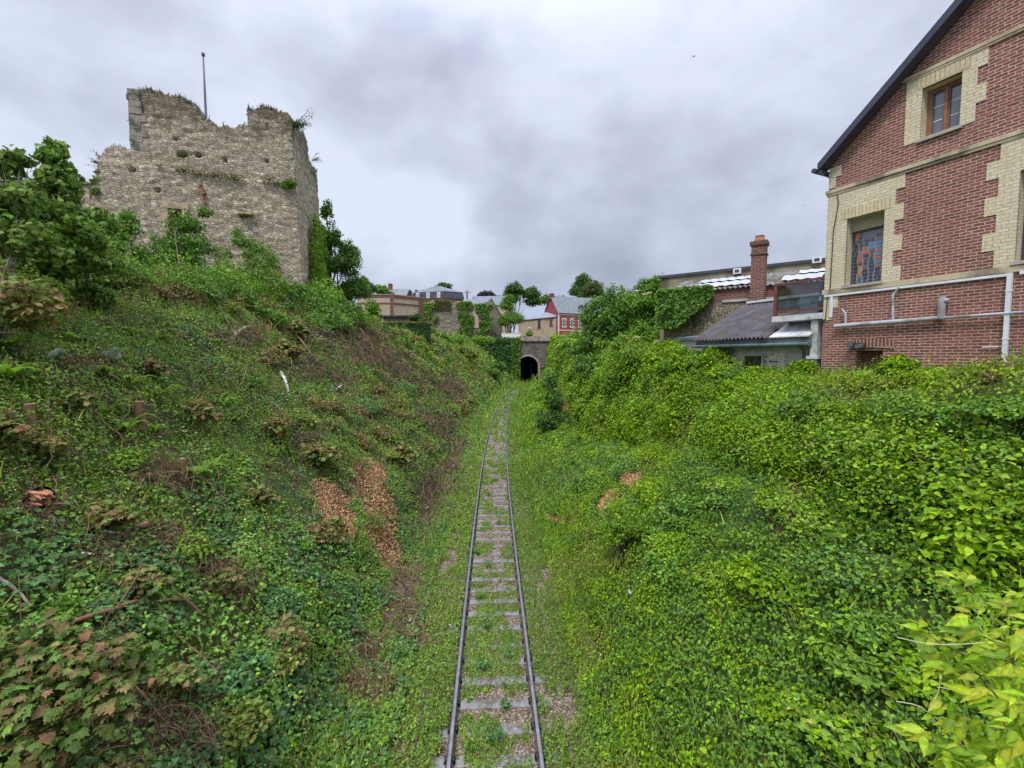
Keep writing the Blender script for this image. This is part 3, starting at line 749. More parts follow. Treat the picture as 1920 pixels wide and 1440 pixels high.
mb = MB(); mb.tube([(-.22, .35, zr+.12), (-.21, .35, zr-.1), (-.2, .35, zr-.45), (-.2, .35, zr-.5)], [.03, .15, .10, .03], 9); mb.build('canopy', m_noise('dark canvas', (.05, .03, .03), (.09, .05, .05), 5), ps)

# ================================================================ LEAN-TO SHED with corrugated roof (house frame)
CORR = m_noise('weathered fibre-cement', (.075, .072, .088), (.15, .145, .165), 2.4, .8, .4, .01, (.11, .085, .075), 2.6)
FBL = m_noise('blue-grey sheet fascia', (.115, .15, .175), (.155, .195, .22), 2, .5, .1, .01, (.09, .10, .10), 1.5)
RND = m_noise('grubby render', (.42, .40, .37), (.55, .53, .49), 2.5, .9, .4, .01, (.28, .26, .22), 1.2)
sA = hw(1307, 640)[0]; sM = hw(1445, 640)[0]; sB = -.28
zf1 = hw(1400, 636)[1]; zf0 = hw(1400, 651)[1]
shed = empty('lean_to_shed', (hx, hy, 0), hrz, 'low white shed with dark corrugated roof and blue-grey fascia beside the brick house', 'shed')
mb = MB(); mb.box((sA, -.05, zf0), (sB, .02, zf1)); mb.box((sA, .02, zf0+.02), (sB, .3, zf0+.05)); mb.tube([(sA-.1, -.12, zf0+.05), (sB, -.12, zf0+.05)], .05, 8); mb.build('fascia', FBL, shed)
yr = 2.2; zr1 = hw(1393, 572, yr)[1]
def corrugated(name, s0, s1_, y0, z0_, y1, z1_, mat, parent, pitch=.15, amp=.026, k=8):
    n = int((s1_-s0)/pitch*k); ss = np.linspace(s0, s1_, n+1); h = amp*np.sin(2*np.pi*ss/pitch)
    V = []; rowsn = [0, .34, .341, .67, .671, 1]
    for t_i, t in enumerate(rowsn):
        lift = {0: .0, 1: .0, 2: .018, 3: .0, 4: .018, 5: 0}[t_i]
        for s_, hh in zip(ss, h): V.append((s_, y0+(y1-y0)*t, z0_+(z1_-z0_)*t+hh+lift))
    m_ = n+1; top = [(i*m_+j, i*m_+j+1, (i+1)*m_+j+1, (i+1)*m_+j) for i in range(5) for j in range(n)]
    o_ = len(V); V += [(x, y, z-.012) for x, y, z in V]
    bot = [(o_+d_, o_+c_, o_+b_, o_+a_) for a_, b_, c_, d_ in top]
    rim = [(j, o_+j, o_+j+1, j+1) for j in range(n)]
    return link(name, raw_mesh(name, V, top+bot+rim, mat, smooth=True), parent)
corrugated('corrugated_roof', sA, sM, -.16, zf1+.03, yr, zr1, CORR, shed, .135, .032)
mb = MB(); V = [(sM+.02, -.1, zf1+.04), (sB, -.1, zf1+.04), (sB, 1.6, zf1+.9), (sM+.02, 1.6, zf1+.9)]
mb.add(V+[(x, y, z-.03) for x, y, z in V], [(0, 1, 2, 3), (7, 6, 5, 4), (0, 4, 5, 1), (1, 5, 6, 2), (2, 6, 7, 3), (3, 7, 4, 0)])
for k in range(1, 4):
    s_ = sM+(sB-sM)*k/4; mb.prism([(s_-.01, -.1, zf1+.041), (s_+.01, -.1, zf1+.041), (s_+.01, -.1, zf1+.06), (s_-.01, -.1, zf1+.06)], (0, 1.7, .86))
mb.build('white_roof_sheet', m_noise('dirty white sheet', (.60, .62, .66), (.72, .74, .78), 1.5, .5, .1, .01, (.5, .5, .5), .8), shed)
mb = MB(); mb.box((sA+.2, yr-.1, zr1+.02), (sM+.4, yr+.12, zr1+.10)); mb.build('flashing', TERR, shed)
ws0 = hw(1390, 670, .25)[0]; dz0, dz1 = hw(1443, 663, .25), hw(1472, 690, .25); zw = zf0+.0
d0 = dz0[0]; d1 = dz1[0]; dt = dz0[1]; wt0 = hw(1392, 664, .25)[1]; wA = hw(1393, 670, .25)[0]; wB = hw(1437, 670, .25)[0]
mb = MB(); yb = .25
mb.box((sA, yb, 4.8), (wA, yb+.15, zw+.02)); mb.box((wA, yb, wt0), (d1, yb+.15, zw+.02)); mb.box((d1, yb, 4.8), (sB-.05, yb+.15, zw+.02)); mb.box((wB, yb, 4.8), (d0, yb+.15, wt0))
mb.box((wA, yb, 4.8), (wB, yb+.15, wt0-1.1)); mb.box((sA, yb+.15, 4.8), (sA+.15, 2.2, zw+.02)); mb.build('wall', RND, shed)
mb = MB(); nb_ = 4
for k in range(nb_): mb.box((d0+(d1-d0)*k/nb_+.004, yb-.02, 4.9), (d0+(d1-d0)*(k+1)/nb_-.004, yb+.03, wt0-.02))
dr = mb.build('door', m_noise('pale plank door', (.50, .47, .40), (.60, .57, .50), 5, .8, .3), shed)
mb = MB(); mb.box((d0+.02, yb-.035, wt0-.24), (d1-.2, yb-.021, wt0-.20)); mb.tube([(d0+.05, yb-.03, wt0-.27), (d0+.05, yb-.03, wt0-.17)], .012); mb.build('hinge', CBL, dr)
mb = MB(); frame(mb, wA, wt0-1.1, wB, wt0, yb-.02, .06, .08); mb.box(((wA+wB)/2+.25, yb-.02, wt0-1.1), ((wA+wB)/2+.31, yb+.05, wt0)); wn_ = mb.build('window', m_noise('flaking frame', (.36, .34, .28), (.48, .46, .40), 7), shed)
mb = MB(); mb.box((wA+.06, yb+.02, wt0-1.04), (wB-.06, yb+.03, wt0-.06)); mb.build('pane', GLD, wn_)
mb = MB(); mb.tube([(sB-.25, -.08, zf0+.02), (sB-.25, .1, zf0-.12), (sB-.22, .15, 5.3)], .04, 8); mb.build('downpipe', CBL, shed)
# small slate-blue flat roof left of the shed
sf = empty('outhouse', (hx, hy, 0), hrz, 'low outhouse with flat slate-blue roof half hidden behind the elder bush', 'shed')
u0 = hw(1272, 640, .5)[0]; uz = hw(1300, 632, .5)[1]
mb = MB(); mb.prism([(u0, .3, uz-.10), (sA-.1, .3, uz-.10), (sA+1.2, 3.0, uz+.22), (u0+.2, 3.0, uz+.22)], (0, 0, .08)); mb.build('roof', m_noise('slate-blue felt', (.08, .105, .13), (.13, .16, .19), 2, .6), sf)
mb = MB(); mb.box((u0+.1, .45, 5.5), (sA-.05, .6, uz-.11)); mb.build('wall', RND, sf)

# ================================================================ WORKSHOP behind (frame W)
WOx, WOy = P(1440, 600, 16.6)[:2]; wrz = math.atan2(-.6, .8)
def ww(px, py, yl=0.0): return plane_uv(px, py, float(WOx), float(WOy), wrz, yl)
wk = empty('workshop', (float(WOx), float(WOy), 0), wrz, 'long workshop with corrugated roof and pale rooflight strips behind the brick chimney', 'building')
RUB = m_rubble('cream flint rubble', [(.36, .30, .20), (.26, .22, .16), (.46, .40, .29), (.20, .16, .12)], (.40, .33, .23), 7.0, 10.5, rnd=1)
eL = ww(1246, 540)[0]; eR = 3.4; zE = ww(1390, 540)[1]; zBk = ww(1390, 562)[1]
BR2 = m_brick('workshop brick', (.24, .095, .075), (.17, .065, .055), (.30, .22, .18), c3=(.10, .05, .05))
mb = MB(); mb.box((eL, 0, 5.0), (eR, .3, zBk)); mb.box((eL, .3, 5.0), (eL+.3, 7, zE)); mb.build('rubble_wall', RUB, wk)
mb = MB(); mb.box((eL-.02, -.01, zBk), (eR, .3, zE)); mb.build('brick_band', BR2, wk)
mb = MB(); mb.box((-1.6, -.06, zBk-.06), (eR, 0, zBk+.03)); mb.build('ledge', RND, wk)
yR = 3.0; zR1 = ww(1372, 519, yR)[1]; zP = ww(1372, 503, yR)[1]
corrugated('corrugated_roof', eL, eR, -.12, zE+.02, yR, zR1, m_noise('workshop roofing', (.20, .19, .20), (.30, .285, .29), 1.5, .8, .3, .01, (.10, .10, .06), 1), wk, .18, .03, 6)
RL = m_noise('translucent rooflight', (.46, .49, .55), (.60, .63, .69), 1, .35, .05)
for (sa_, sb_, t0, t1) in ((ww(1285, 535)[0]+.3, -.5, .10, .40), (ww(1285, 535)[0]+.1, -.35, .52, .74), (.35, eR, .08, .42), (.8, eR, .55, .78)):
    f_ = lambda t: (-.12+(yR+.12)*t, zE+.10+(zR1-zE-.02)*t)
    (ya, za), (yb_, zb_) = f_(t0), f_(t1); corrugated('rooflight', sa_, sb_, ya, za, yb_, zb_, RL, wk, .36, .016, 8)
mb = MB(); eLp = ww(1240, 515, yR)[0]; mb.box((eLp, yR, 5), (5.5, yR+.25, zP-.12)); mb.build('parapet', m_noise('mossy render', (.20, .18, .12), (.36, .33, .25), 1.4, .9, .4, .02, (.10, .09, .05), .8), wk)
mb = MB(); mb.box((eLp-.1, yR-.08, zP-.12), (5.5, yR+.4, zP)); mb.box((eLp-.1, yR+.4, zP-.12), (eLp+.3, yR+5, zP)); mb.build('coping', m_noise('dark coping', (.045, .055, .065), (.08, .09, .10), 2, .5), wk)
for (px_, py_) in ((1383, 508), (1532, 487)):
    s_, z_ = ww(px_, py_+1, yR)
    m1 = MB(); m1.box((s_-.16, yR-.14, z_-.12), (s_+.16, yR-.04, z_+.12)); ob = m1.build('floodlight', WHT, wk)
    m1 = MB(); m1.box((s_-.09, yR-.15, z_-.06), (s_+.09, yR-.142, z_+.06)); m1.build('lens', GLD, ob)
# chimney
cs0, _ = ww(1403, 540, -.75); cs1, _ = ww(1437, 540, -.75); zc0 = ww(1420, 565, -.7)[1]; zc1 = ww(1420, 460, -.7)[1]
ch = empty('brick_chimney', (float(WOx), float(WOy), 0), wrz, 'slender red brick chimney with terracotta pot rising from the shed roof', 'chimney')
mb = MB(); w_ = cs1-cs0; cm = (cs0+cs1)/2; w_ *= .80
mb.box((cm-w_/2, -.75, 6.0), (cm+w_/2, -.75+w_*.9, zc1)); mb.build('stack', BR2, ch)
mb = MB(); mb.box((cm-w_/2-.03, -.78, zc1-.35), (cm+w_/2+.03, -.72+w_*.9, zc1-.28)); mb.box((cm-w_/2-.05, -.80, zc1), (cm+w_/2+.05, -.70+w_*.9, zc1+.14)); mb.build('corbel', m_noise('mossy brick', (.12, .07, .055), (.20, .10, .08), 8, .9, .5, .02, (.10, .10, .05), 3), ch)
zpt = ww(1420, 444, -.5)[1]; cy_ = -.75+w_*.45
mb = MB(); mb.tube([(cm, cy_, zc1+.12), (cm, cy_, zc1+.2), (cm, cy_, zpt-.04), (cm, cy_, zpt)], [w_*.42, .19, .14, .16], 12); mb.build('pot', m_noise('terracotta', (.32, .13, .075), (.42, .19, .11), 6), ch)
# ================================================================ TOWER RUIN
TP = P(553, 400, 32.0); tox, toy = float(TP[0]), float(TP[1]); trz = math.atan2(.245, .97)
def tf(px, py, yl=0.0): return plane_uv(px, py, tox, toy, trz, yl)
def tside(px, py):                               # right flank: local plane x = 0
    r = ray(px, py); c, s = math.cos(trz), math.sin(trz)
    t = (tox*c+toy*s)/(r[0]*c+r[1]*s); X, Y = r[0]*t, r[1]*t
    return -(X-tox)*s+(Y-toy)*c, CAMH+r[2]*t
TW = m_rubble('flint and limestone rubble', [(.43, .36, .25), (.58, .50, .36), (.31, .27, .21), (.52, .45, .33), (.38, .28, .21), (.66, .59, .46)], (.46, .38, .28), 3.2, 6.6, moss=20.6)
tower = empty('ruined_tower', (tox, toy, 0), trz, 'ruined square medieval stone tower with broken battlements above the left bank', 'tower')
zt0 = 8.8
# top outline of the front from the photo
fo = [(180, 500), (176, 345), (190, 300), (200, 284), (215, 279), (244, 281), (246, 279), (239, 168), (262, 165), (285, 170), (330, 176), (350, 188), (366, 192), (372, 206), (378, 212), (382, 226), (400, 230), (440, 234), (464, 237), (466, 204), (480, 201), (505, 203), (520, 210), (541, 217), (549, 232)]
fs = [tf(*p) for p in fo]
def front_top(s):
    S = [p[0] for p in fs]; Z = [p[1] for p in fs]
    # build a single-valued profile
    prof = [(tf(172, 420)[0], tf(180, 430)[1]), (tf(178, 345)[0], fs[1][1]), fs[2], fs[3], fs[4], (tf(244, 250)[0], fs[5][1]), (tf(244.5, 220)[0]+.02, fs[7][1])]+fs[8:15]+[(fs[15][0], fs[15][1])]+fs[16:18]+[fs[18], (fs[18][0]+.05, fs[19][1])]+fs[20:]
    return np.interp(s, [p[0] for p in prof], [p[1] for p in prof])
so = [(548, 232), (560, 238), (572, 250), (580, 272), (583, 290), (592, 314), (597, 325), (599, 340), (600, 366)]
ss_ = [tside(*p) for p in so]; YD = tside(600, 400)[0]
def side_top(y): return np.interp(y, [p[0] for p in ss_], [p[1] for p in ss_])
hol = [(tf(253, 322), .22), (tf(371, 291), .22), (tf(341, 290), .2), (tf(457, 404), .28), (tf(300, 360), .16), (tf(420, 300), .15), (tf(500, 300), .16), (tf(330, 262), .15)]
led = [tf(300, 315), tf(555, 347)]
win = (tf(317, 400)[0], tf(318, 432)[1], tf(346, 400)[0], tf(330, 394)[1])
def stone_sheet(name, n0, n1, z0, topf, cell, T, back, disp, skip=None, parent=tower, mat=TW):
    """masked grid wall: stepped broken edge, thickness, displaced face. T(a, z, d) -> local xyz"""
    na_ = int((n1-n0)/cell); zt_ = max(topf(np.linspace(n0, n1, 200)))+.2; nz_ = int((zt_-z0)/cell)
    A = n0+np.arange(na_+1)*cell; Z = z0+np.arange(nz_+1)*cell
    ac = A[:-1]+cell/2; zc__ = Z[:-1]+cell/2
    tt = topf(ac)+(vn(ac*2.1, 3, 0, 5)-.5)*.5
    mask = zc__[:, None] < tt[None, :]
    if skip is not None: mask &= ~skip(ac[None, :]+0*zc__[:, None], zc__[:, None]+0*ac[None, :])
    AA, ZZ = np.meshgrid(A, Z)
    Vf = T(AA, ZZ, disp(AA, ZZ)).reshape(-1, 3); Vb = T(AA, ZZ, back+0*AA).reshape(-1, 3)
    nv = len(Vf); id_ = np.arange(nv).reshape(nz_+1, na_+1); Fs = []
    js, is_ = np.nonzero(mask)
    for j, i in zip(js, is_):
        a, b, c, d = id_[j, i], id_[j, i+1], id_[j+1, i+1], id_[j+1, i]
        Fs.append((a, b, c, d)); Fs.append((nv+d, nv+c, nv+b, nv+a))
        if i == 0 or not mask[j, i-1]: Fs.append((a, d, nv+d, nv+a))
        if i == na_-1 or not mask[j, i+1]: Fs.append((b, nv+b, nv+c, c))
        if j == nz_-1 or not mask[j+1, i]: Fs.append((d, c, nv+c, nv+d))
        if j == 0 or not mask[j-1, i]: Fs.append((a, nv+a, nv+b, b))
    V = np.concatenate([Vf, Vb]); Fs = np.array(Fs); used, inv = np.unique(Fs, return_inverse=True)
    return link(name, raw_mesh(name, V[used], inv.reshape(-1, 4), mat), parent), (ac, tt)
BAT = .045
def disp_f(A, Z):
    d = -(fbm(A*2.4, Z*6.5, 0, 3, 41)-.5)*.19-(vn(A*.35, Z*.35, 0, 44)-.5)*.3
    zl = led[0][1]+(A-led[0][0])*(led[1][1]-led[0][1])/(led[1][0]-led[0][0])
    d = d-np.where(Z < zl, .16, 0)
    for (hs, hz), r_ in hol: d = d+np.where((np.abs(A-hs) < r_*.8) & (np.abs(Z-hz) < r_*.65), .38, 0)
    return d
def skip_f(A, Z): return (A > win[0]) & (A < win[2]) & (Z > win[1]) & (Z < win[3]) | (A > -BAT*(Z-8)+.62)
fr, (fa, ft) = stone_sheet('front_wall', float(tf(172, 400)[0]), .75, zt0, front_top, .12, lambda a, z, d: np.stack([a, d, z], -1), 1.3, disp_f, skip_f)
def disp_s(A, Z): return -(fbm(A*1.6+9, Z*4.5, 0, 4, 51)-.5)*.20-(vn(A*.4, Z*.3, 0, 54)-.5)*.22
sd, (sa__, st__) = stone_sheet('side_wall', 0.0, float(YD), zt0, side_top, .12, lambda a, z, d: np.stack([-BAT*(z-8)+.55-d, a, z], -1), 1.2, disp_s)
# back and left walls of the shell (lower, hidden from here)
stone_sheet('rear_wall', -7.0, 0.2, zt0, lambda a: 15+0*a, .4, lambda a, z, d: np.stack([a, YD-d, z], -1), 1.1, lambda A, Z: (fbm(A, Z*3, 0, 3, 61)-.5)*.2)
LW = float(tf(185, 400)[0])
stone_sheet('left_wall', 1.35, float(YD), zt0, lambda a: 14.5+0*a, .4, lambda a, z, d: np.stack([LW+d, a, z], -1), 1.1, lambda A, Z: (fbm(A, Z*3, 0, 3, 62)-.5)*.2)
# window dressing
LIME = m_noise('dressed yellow limestone', (.42, .33, .19), (.52, .42, .27), 3, .85, .3, .02, (.30, .24, .16), 2)
mb = MB(); a, b, c, d = win; q = .30
mb.box((a-q, -.30, b-.5), (a+.04, .35, d+.02)); mb.box((c-.04, -.30, b-.5), (c+q, .35, d+.02)); mb.box((a-q-.05, -.32, d+.02), (c+q+.05, .35, d+.40)); mb.build('window_surround', LIME, tower)
mb = MB(); mb.box((a, .7, b-.4), (c, .8, d+.1)); mb.build('opening_shade_panel', m_noise('opening shade', (.03, .026, .022), (.055, .045, .04), 4), tower)  # added near-black panel, its colour stands for the shade inside the opening
s_, z_ = tf(462, 404); mb = MB(); mb.box((s_-.42, -.48, z_-.02), (s_+.5, .1, z_+.13)); mb.build('stone_corbel', LIME, tower)
# quoins on the upper left edge
mb = MB(); z = fs[5][1]; k = 0; zq1 = fs[7][1]
while z < zq1-.3:
    t = (z-fs[5][1])/(zq1-fs[5][1]); h_ = random.uniform(.34, .5); w_ = random.uniform(.6, 1.1); s0 = float(np.interp(t, [0, 1], [tf(247, 279)[0], tf(239, 168)[0]]))
    mb.box((s0+random.uniform(-.06, .05), -.10-random.uniform(0, .05), z+.012), (s0+w_, 1.1, min(z+h_, zq1+.05)-.012)); z += h_; k += 1
mb.build('quoin', m_noise('grey-green ashlar', (.21, .19, .15), (.36, .32, .25), 7, .9, .5, .02, (.10, .10, .07), 1.5), tower)
# red brick patch and white flints
mb = MB(); s_, z_ = tf(378, 375)
for k in range(12): w_ = random.uniform(.08, .2); zq = z_+.9-k*.11; sq = s_+random.uniform(-.10, .1)+.02*k; mb.box((sq, -.36, zq), (sq+w_, .0, zq+.085))
mb.build('brick_patch', m_noise('patch brick', (.30, .15, .11), (.38, .21, .15), 8), tower)
# wall stub continuing to the left, behind the sycamores
low = empty('ruined_wall', (float(P(168, 420, 29.5)[0]), float(P(168, 420, 29.5)[1]), 0), math.atan2(.10, .97), 'low rubble curtain wall with flat stone cap running left from the ruined tower', 'wall')
mb = MB(); zz_ = P(172, 348, 29.5)[2]; mb.box((-16, 0, 9), (0.1, 1.0, zz_)); mb.build('wall', TW, low)
mb = MB(); mb.box((-16, -.12, zz_+.002), (0.1, 1.1, zz_+.16)); mb.build('stone_cap', m_noise('cap stone', (.16, .15, .12), (.24, .22, .17), 3, .9, .4, .02), low)
# flagpole
q0 = P(387, 236, 35.5); q1 = P(381, 105, 35.5)
fp = empty('flagpole', tuple(q0), 0, 'bare grey metal flagpole standing on top of the ruined tower', 'flagpole')
dz_ = q1-q0; mb = MB(); mb.tube([(0, 0, -4), (0, 0, 0), tuple(dz_*.5), tuple(dz_)], [.11, .10, .085, .06], 8); mb.build('pole', m_noise('pole steel', (.10, .105, .13), (.16, .165, .19), 3, .5), fp, smooth=True)
mb = MB(); e_ = dz_; mb.tube([e_+np.array([0, 0, -.05]), e_+np.array([0, 0, .02]), e_+np.array([0, 0, .2]), e_+np.array([0, 0, .28])], [.07, .12, .12, .03], 8); mb.build('finial', CBL, fp)

# ================================================================ TOWN BEYOND
def frm(px, Z, ang):
    """frame at pixel column px, depth Z, local x axis pointing ang degrees from +X"""
    q = P(px, 668, Z); return float(q[0]), float(q[1]), R(ang)
def fuv(fr_, px, py, yl=0.0): return plane_uv(px, py, fr_[0], fr_[1], fr_[2], yl)
def gable_roof(mb_, x0, x1, y0, y1, ze, zr_, ov_=.25, th=.12, mat=None, hip0=0, hip1=0):
    ym = (y0+y1)/2; dz = (zr_-ze)*ov_/(ym-y0)
    for (ya, yb) in ((y0-ov_, ym), (y1+ov_, ym)):
        V = [(x0-ov_, ya, ze-dz), (x1+ov_, ya, ze-dz), (x1+ov_-hip1, yb, zr_), (x0-ov_+hip0, yb, zr_)]
        mb_.add(V+[(v[0], v[1], v[2]+th) for v in V], [(0, 1, 2, 3), (7, 6, 5, 4), (0, 4, 5, 1), (1, 5, 6, 2), (2, 6, 7, 3), (3, 7, 4, 0)], mat)
    if hip0: mb_.add([(x0-ov_, y0-ov_, ze-dz+th), (x0-ov_, y1+ov_, ze-dz+th), (x0-ov_+hip0, ym, zr_+th)], [(0, 1, 2)], mat)
    if hip1: mb_.add([(x1+ov_, y0-ov_, ze-dz+th), (x1+ov_, y1+ov_, ze-dz+th), (x1+ov_-hip1, ym, zr_+th)], [(0, 2, 1)], mat)
def body(mb_, x0, x1, y0, y1, z0, ze, zr_=None):
    mb_.box((x0, y0, z0), (x1, y1, ze))
    if zr_:
        ym = (y0+y1)/2
        for x in (x0, x1-.02): mb_.prism([(x, y0, ze), (x, y1, ze), (x, ym, zr_)], (.02, 0, 0))
def far_window(parent, x, z, w, h, y=0, trim=None, fr_mat=None, bars=1, trimw=.16, sill_=True):
    """window part at wall plane y (outward -y)"""
    mb_ = MB(); frame(mb_, x-w/2, z, x+w/2, z+h, y-.04, .07, .06)
    if bars: mb_.box((x-.035, y-.04, z+.07), (x+.035, y+.0, z+h-.07)); mb_.box((x-w/2+.07, y-.035, z+h*.62), (x+w/2-.07, y-.005, z+h*.62+.05))
    o_ = mb_.build('window', fr_mat or WHT, parent)
    mb_ = MB(); mb_.box((x-w/2+.05, y-.02, z+.05), (x+w/2-.05, y-.01, z+h-.05)); mb_.build('pane', GLD, o_)
    if trim:
        mb_ = MB(); tw_ = trimw
        mb_.box((x-w/2-tw_, y-.05, z+h), (x+w/2+tw_, y+.01, z+h+.22)); mb_.box((x-w/2-tw_, y-.07, z-.16), (x+w/2+tw_, y+.01, z))
        for k in range(3): zz__ = z+h*(k+.1)/2.6; mb_.box((x-w/2-tw_-(.12 if k % 2 == 0 else 0), y-.045, zz__), (x-w/2, y+.01, zz__+.28)); mb_.box((x+w/2, y-.045, zz__), (x+w/2+tw_+(.12 if k % 2 == 0 else 0), y+.01, zz__+.28))
        mb_.build('surround', trim, o_)
    return o_
SLB2 = m_noise('blue-grey slate', (.14, .16, .195), (.20, .22, .265), 1.2, .55, .2)
SLB3 = m_noise('dark slate hanging', (.05, .06, .075), (.085, .10, .12), 1.2, .6, .2)
SLG = m_noise('grey slate', (.15, .165, .185), (.22, .24, .26), 1.0, .6, .2)
BEI = m_noise('beige render and brick', (.42, .31, .21), (.54, .42, .30), 1.6, .9, .3, .02, (.36, .25, .17), .5)
REDP = m_noise('red painted brick', (.29, .06, .06), (.36, .085, .085), 1.5, .7)
WST = m_noise('white stone dressing', (.72, .70, .66), (.82, .80, .77), 2, .7)
TAN = m_brick('tan brick panels', (.54, .44, .31), (.46, .36, .25), (.48, .40, .31), .4, .16, .02)
REDB = m_noise('dark red brick', (.15, .068, .060), (.21, .095, .082), 3, .85)
# --- red house
fr1 = frm(1046, 122, 24); u = lambda px, py, y=0: fuv(fr1, px, py, y)
h1 = empty('town_house', (fr1[0], fr1[1], 0), fr1[2], 'red town house with white window surrounds and two slate dormers above the tunnel', 'house')
zev = u(1046, 585)[1]; zrd = u(1062, 557, 4.0)[1]; z0h = 10.0; x1h = u(1128, 585)[0]
mb = MB(); body(mb, 0, x1h, 0, 8, z0h, zev, zrd); mb.build('wall', REDP, h1)
mb = MB(); gable_roof(mb, 0, x1h, 0, 8, zev+.02, zrd, .3, .14); rf1 = mb.build('roof', SLG, h1)
mb = MB(); mb.box((-.06, -.06, z0h), (.35, 0.0, zev)); mb.box((0.35, -.05, zev-.75), (x1h, 0, zev-.55)); mb.box((0.35, -.05, u(1060, 620)[1]), (x1h, 0, u(1060, 620)[1]+.2)); mb.box((-.1, -.14, zev-.2), (x1h, 0, zev)); mb.build('string_course', WST, h1)
for px_ in (1058, 1073, 1088, 1103):
    x_ = u(px_, 605)[0]; zz0 = u(1058, 613)[1]; hh = u(1058, 598)[1]-zz0; far_window(h1, x_, zz0, .95, hh, 0, WST, trimw=.2)
    if px_ < 1090: far_window(h1, x_, u(1058, 640)[1], .95, 1.5, 0, WST, trimw=.2)
for px_ in (1088, 1113):
    x_ = u(px_, 580, 1.2)[0]; zz0 = zev+.35; mb = MB(); mb.box((x_-.62, .75, zz0), (x_+.62, 3.2, zz0+1.3)); mb.prism([(x_-.85, .6, zz0+1.3), (x_+.85, .6, zz0+1.3), (x_, .6, zz0+2.15)], (0, 2.9, 0)); dm = mb.build('dormer', SLB3, h1)
    mb = MB(); frame(mb, x_-.42, zz0+.12, x_+.42, zz0+1.25, .70, .12, .05); mb.box((x_-.04, .7, zz0+.2), (x_+.04, .74, zz0+1.2)); mb.build('dormer_window', WHT, dm)
    mb = MB(); mb.box((x_-.3, .742, zz0+.2), (x_+.3, .748, zz0+1.15)); mb.build('dormer_pane', GLD, dm)
mb = MB(); mb.box((-.3, 3.5, zrd-.9), (.7, 4.7, zrd+.7)); mb.box((-.36, 3.45, zrd+.5), (.76, 4.75, zrd+.62)); mb.build('chimney', REDB, rf1)
# --- long beige building
fr2 = (fr1[0]-.3, fr1[1]+.1, R(24-180)); 
fr2 = frm(978, 135, -16.5+0)
v = P(1045, 600, 122); w = P(978, 600, 134); ang = math.degrees(math.atan2(v[1]-w[1], v[0]-w[0])); fr2 = (float(w[0]), float(w[1]), R(ang)); u = lambda px, py, y=0: fuv(fr2, px, py, y)
h2 = empty('outbuilding', (fr2[0], fr2[1], 0), fr2[2], 'long beige stone range with pale blue-grey slate roof left of the red house', 'building')
x1h = math.hypot(v[0]-w[0], v[1]-w[1])-.25; zev = .5*(u(1040, 592)[1]+u(985, 599)[1]); zrd = u(1030, 573, 3.5)[1]
mb = MB(); body(mb, -1.5, x1h, 0, 7, 10.0, zev, zrd); mb.build('wall', BEI, h2)
mb = MB(); gable_roof(mb, -1.5, x1h-.35, 0, 7, zev+.02, zrd, .3, .14); mb.build('roof', m_noise('pale slate', (.24, .27, .34), (.32, .35, .43), 1.2, .5, .1), h2)
for px_, py_, w_, hh in ((1011, 616, 1.15, 2.4), (1033, 612, .95, 2.0)): x_, zz0 = u(px_, py_); far_window(h2, x_, zz0, w_, hh, 0, REDB, GLD if 0 else m_noise('grey frame', (.2, .2, .2), (.3, .3, .3), 3))
x_, zz0 = u(993, 627); far_window(h2, x_, zz0-.3, .9, 2.2, 0, WST)
mb = MB()
for px_ in (1017, 1028): x_, zz0 = u(px_, 625); mb.box((x_-.12, -.03, zz0), (x_+.12, .01, zz0+.3))
mb.build('vent', REDB, h2)
# --- stone barn, gable to the right
fr3 = frm(925, 121, 8); u = lambda px, py, y=0: fuv(fr3, px, py, y)
h3 = empty('stone_barn', (fr3[0], fr3[1], 0), fr3[2], 'old rubble barn whose steep gable ends the ivy-clad ruined wall', 'barn')
RUB2 = m_rubble('far rubble', [(.24, .21, .17), (.33, .28, .22), (.19, .16, .135)], (.29, .25, .20), 1.6, 3.4)
xe = u(942, 600)[0]; xa = u(911, 600)[0]; zpk = u(921, 561)[1]; zlo_ = u(942, 597)[1]; zg_ = 10.0
mb = MB(); xm_ = u(921, 560)[0]
mb.prism([(xa-1, 0, 9.5), (xe, 0, 9.5), (xe, 0, zlo_), (xm_, 0, zpk), (xa-1, 0, u(914, 570)[1])], (0, .6, 0)); mb.build('gable_wall', RUB2, h3)
mb = MB(); mb.prism([(xm_, -.25, zpk+.05), (xe+.3, -.25, zlo_-.4), (xe+.3, -.25, zlo_-.15), (xm_, -.25, zpk+.32)], (0, 12, 0)); rf3 = mb.build('roof', SLB3, h3)
mb = MB(); x9 = u(868, 565)[0]; z9 = u(868, 564)[1]; V = [(x9, .3, z9-.6), (xm_+.2, .3, zpk-1.6), (xm_+.05, .9, zpk+.1), (x9+1.5, 6, z9+.5)]
V = [(x9, .7, u(868, 566)[1]), (xa, .7, u(911, 572)[1]), (xm_, .75, zpk+.12), (xm_-.2, 5, zpk+.35), (x9+1, 5, u(880, 562, 5)[1])]
mb.prism(V, (0, 0, .1)); mb.build('long_roof', SLB2, rf3)
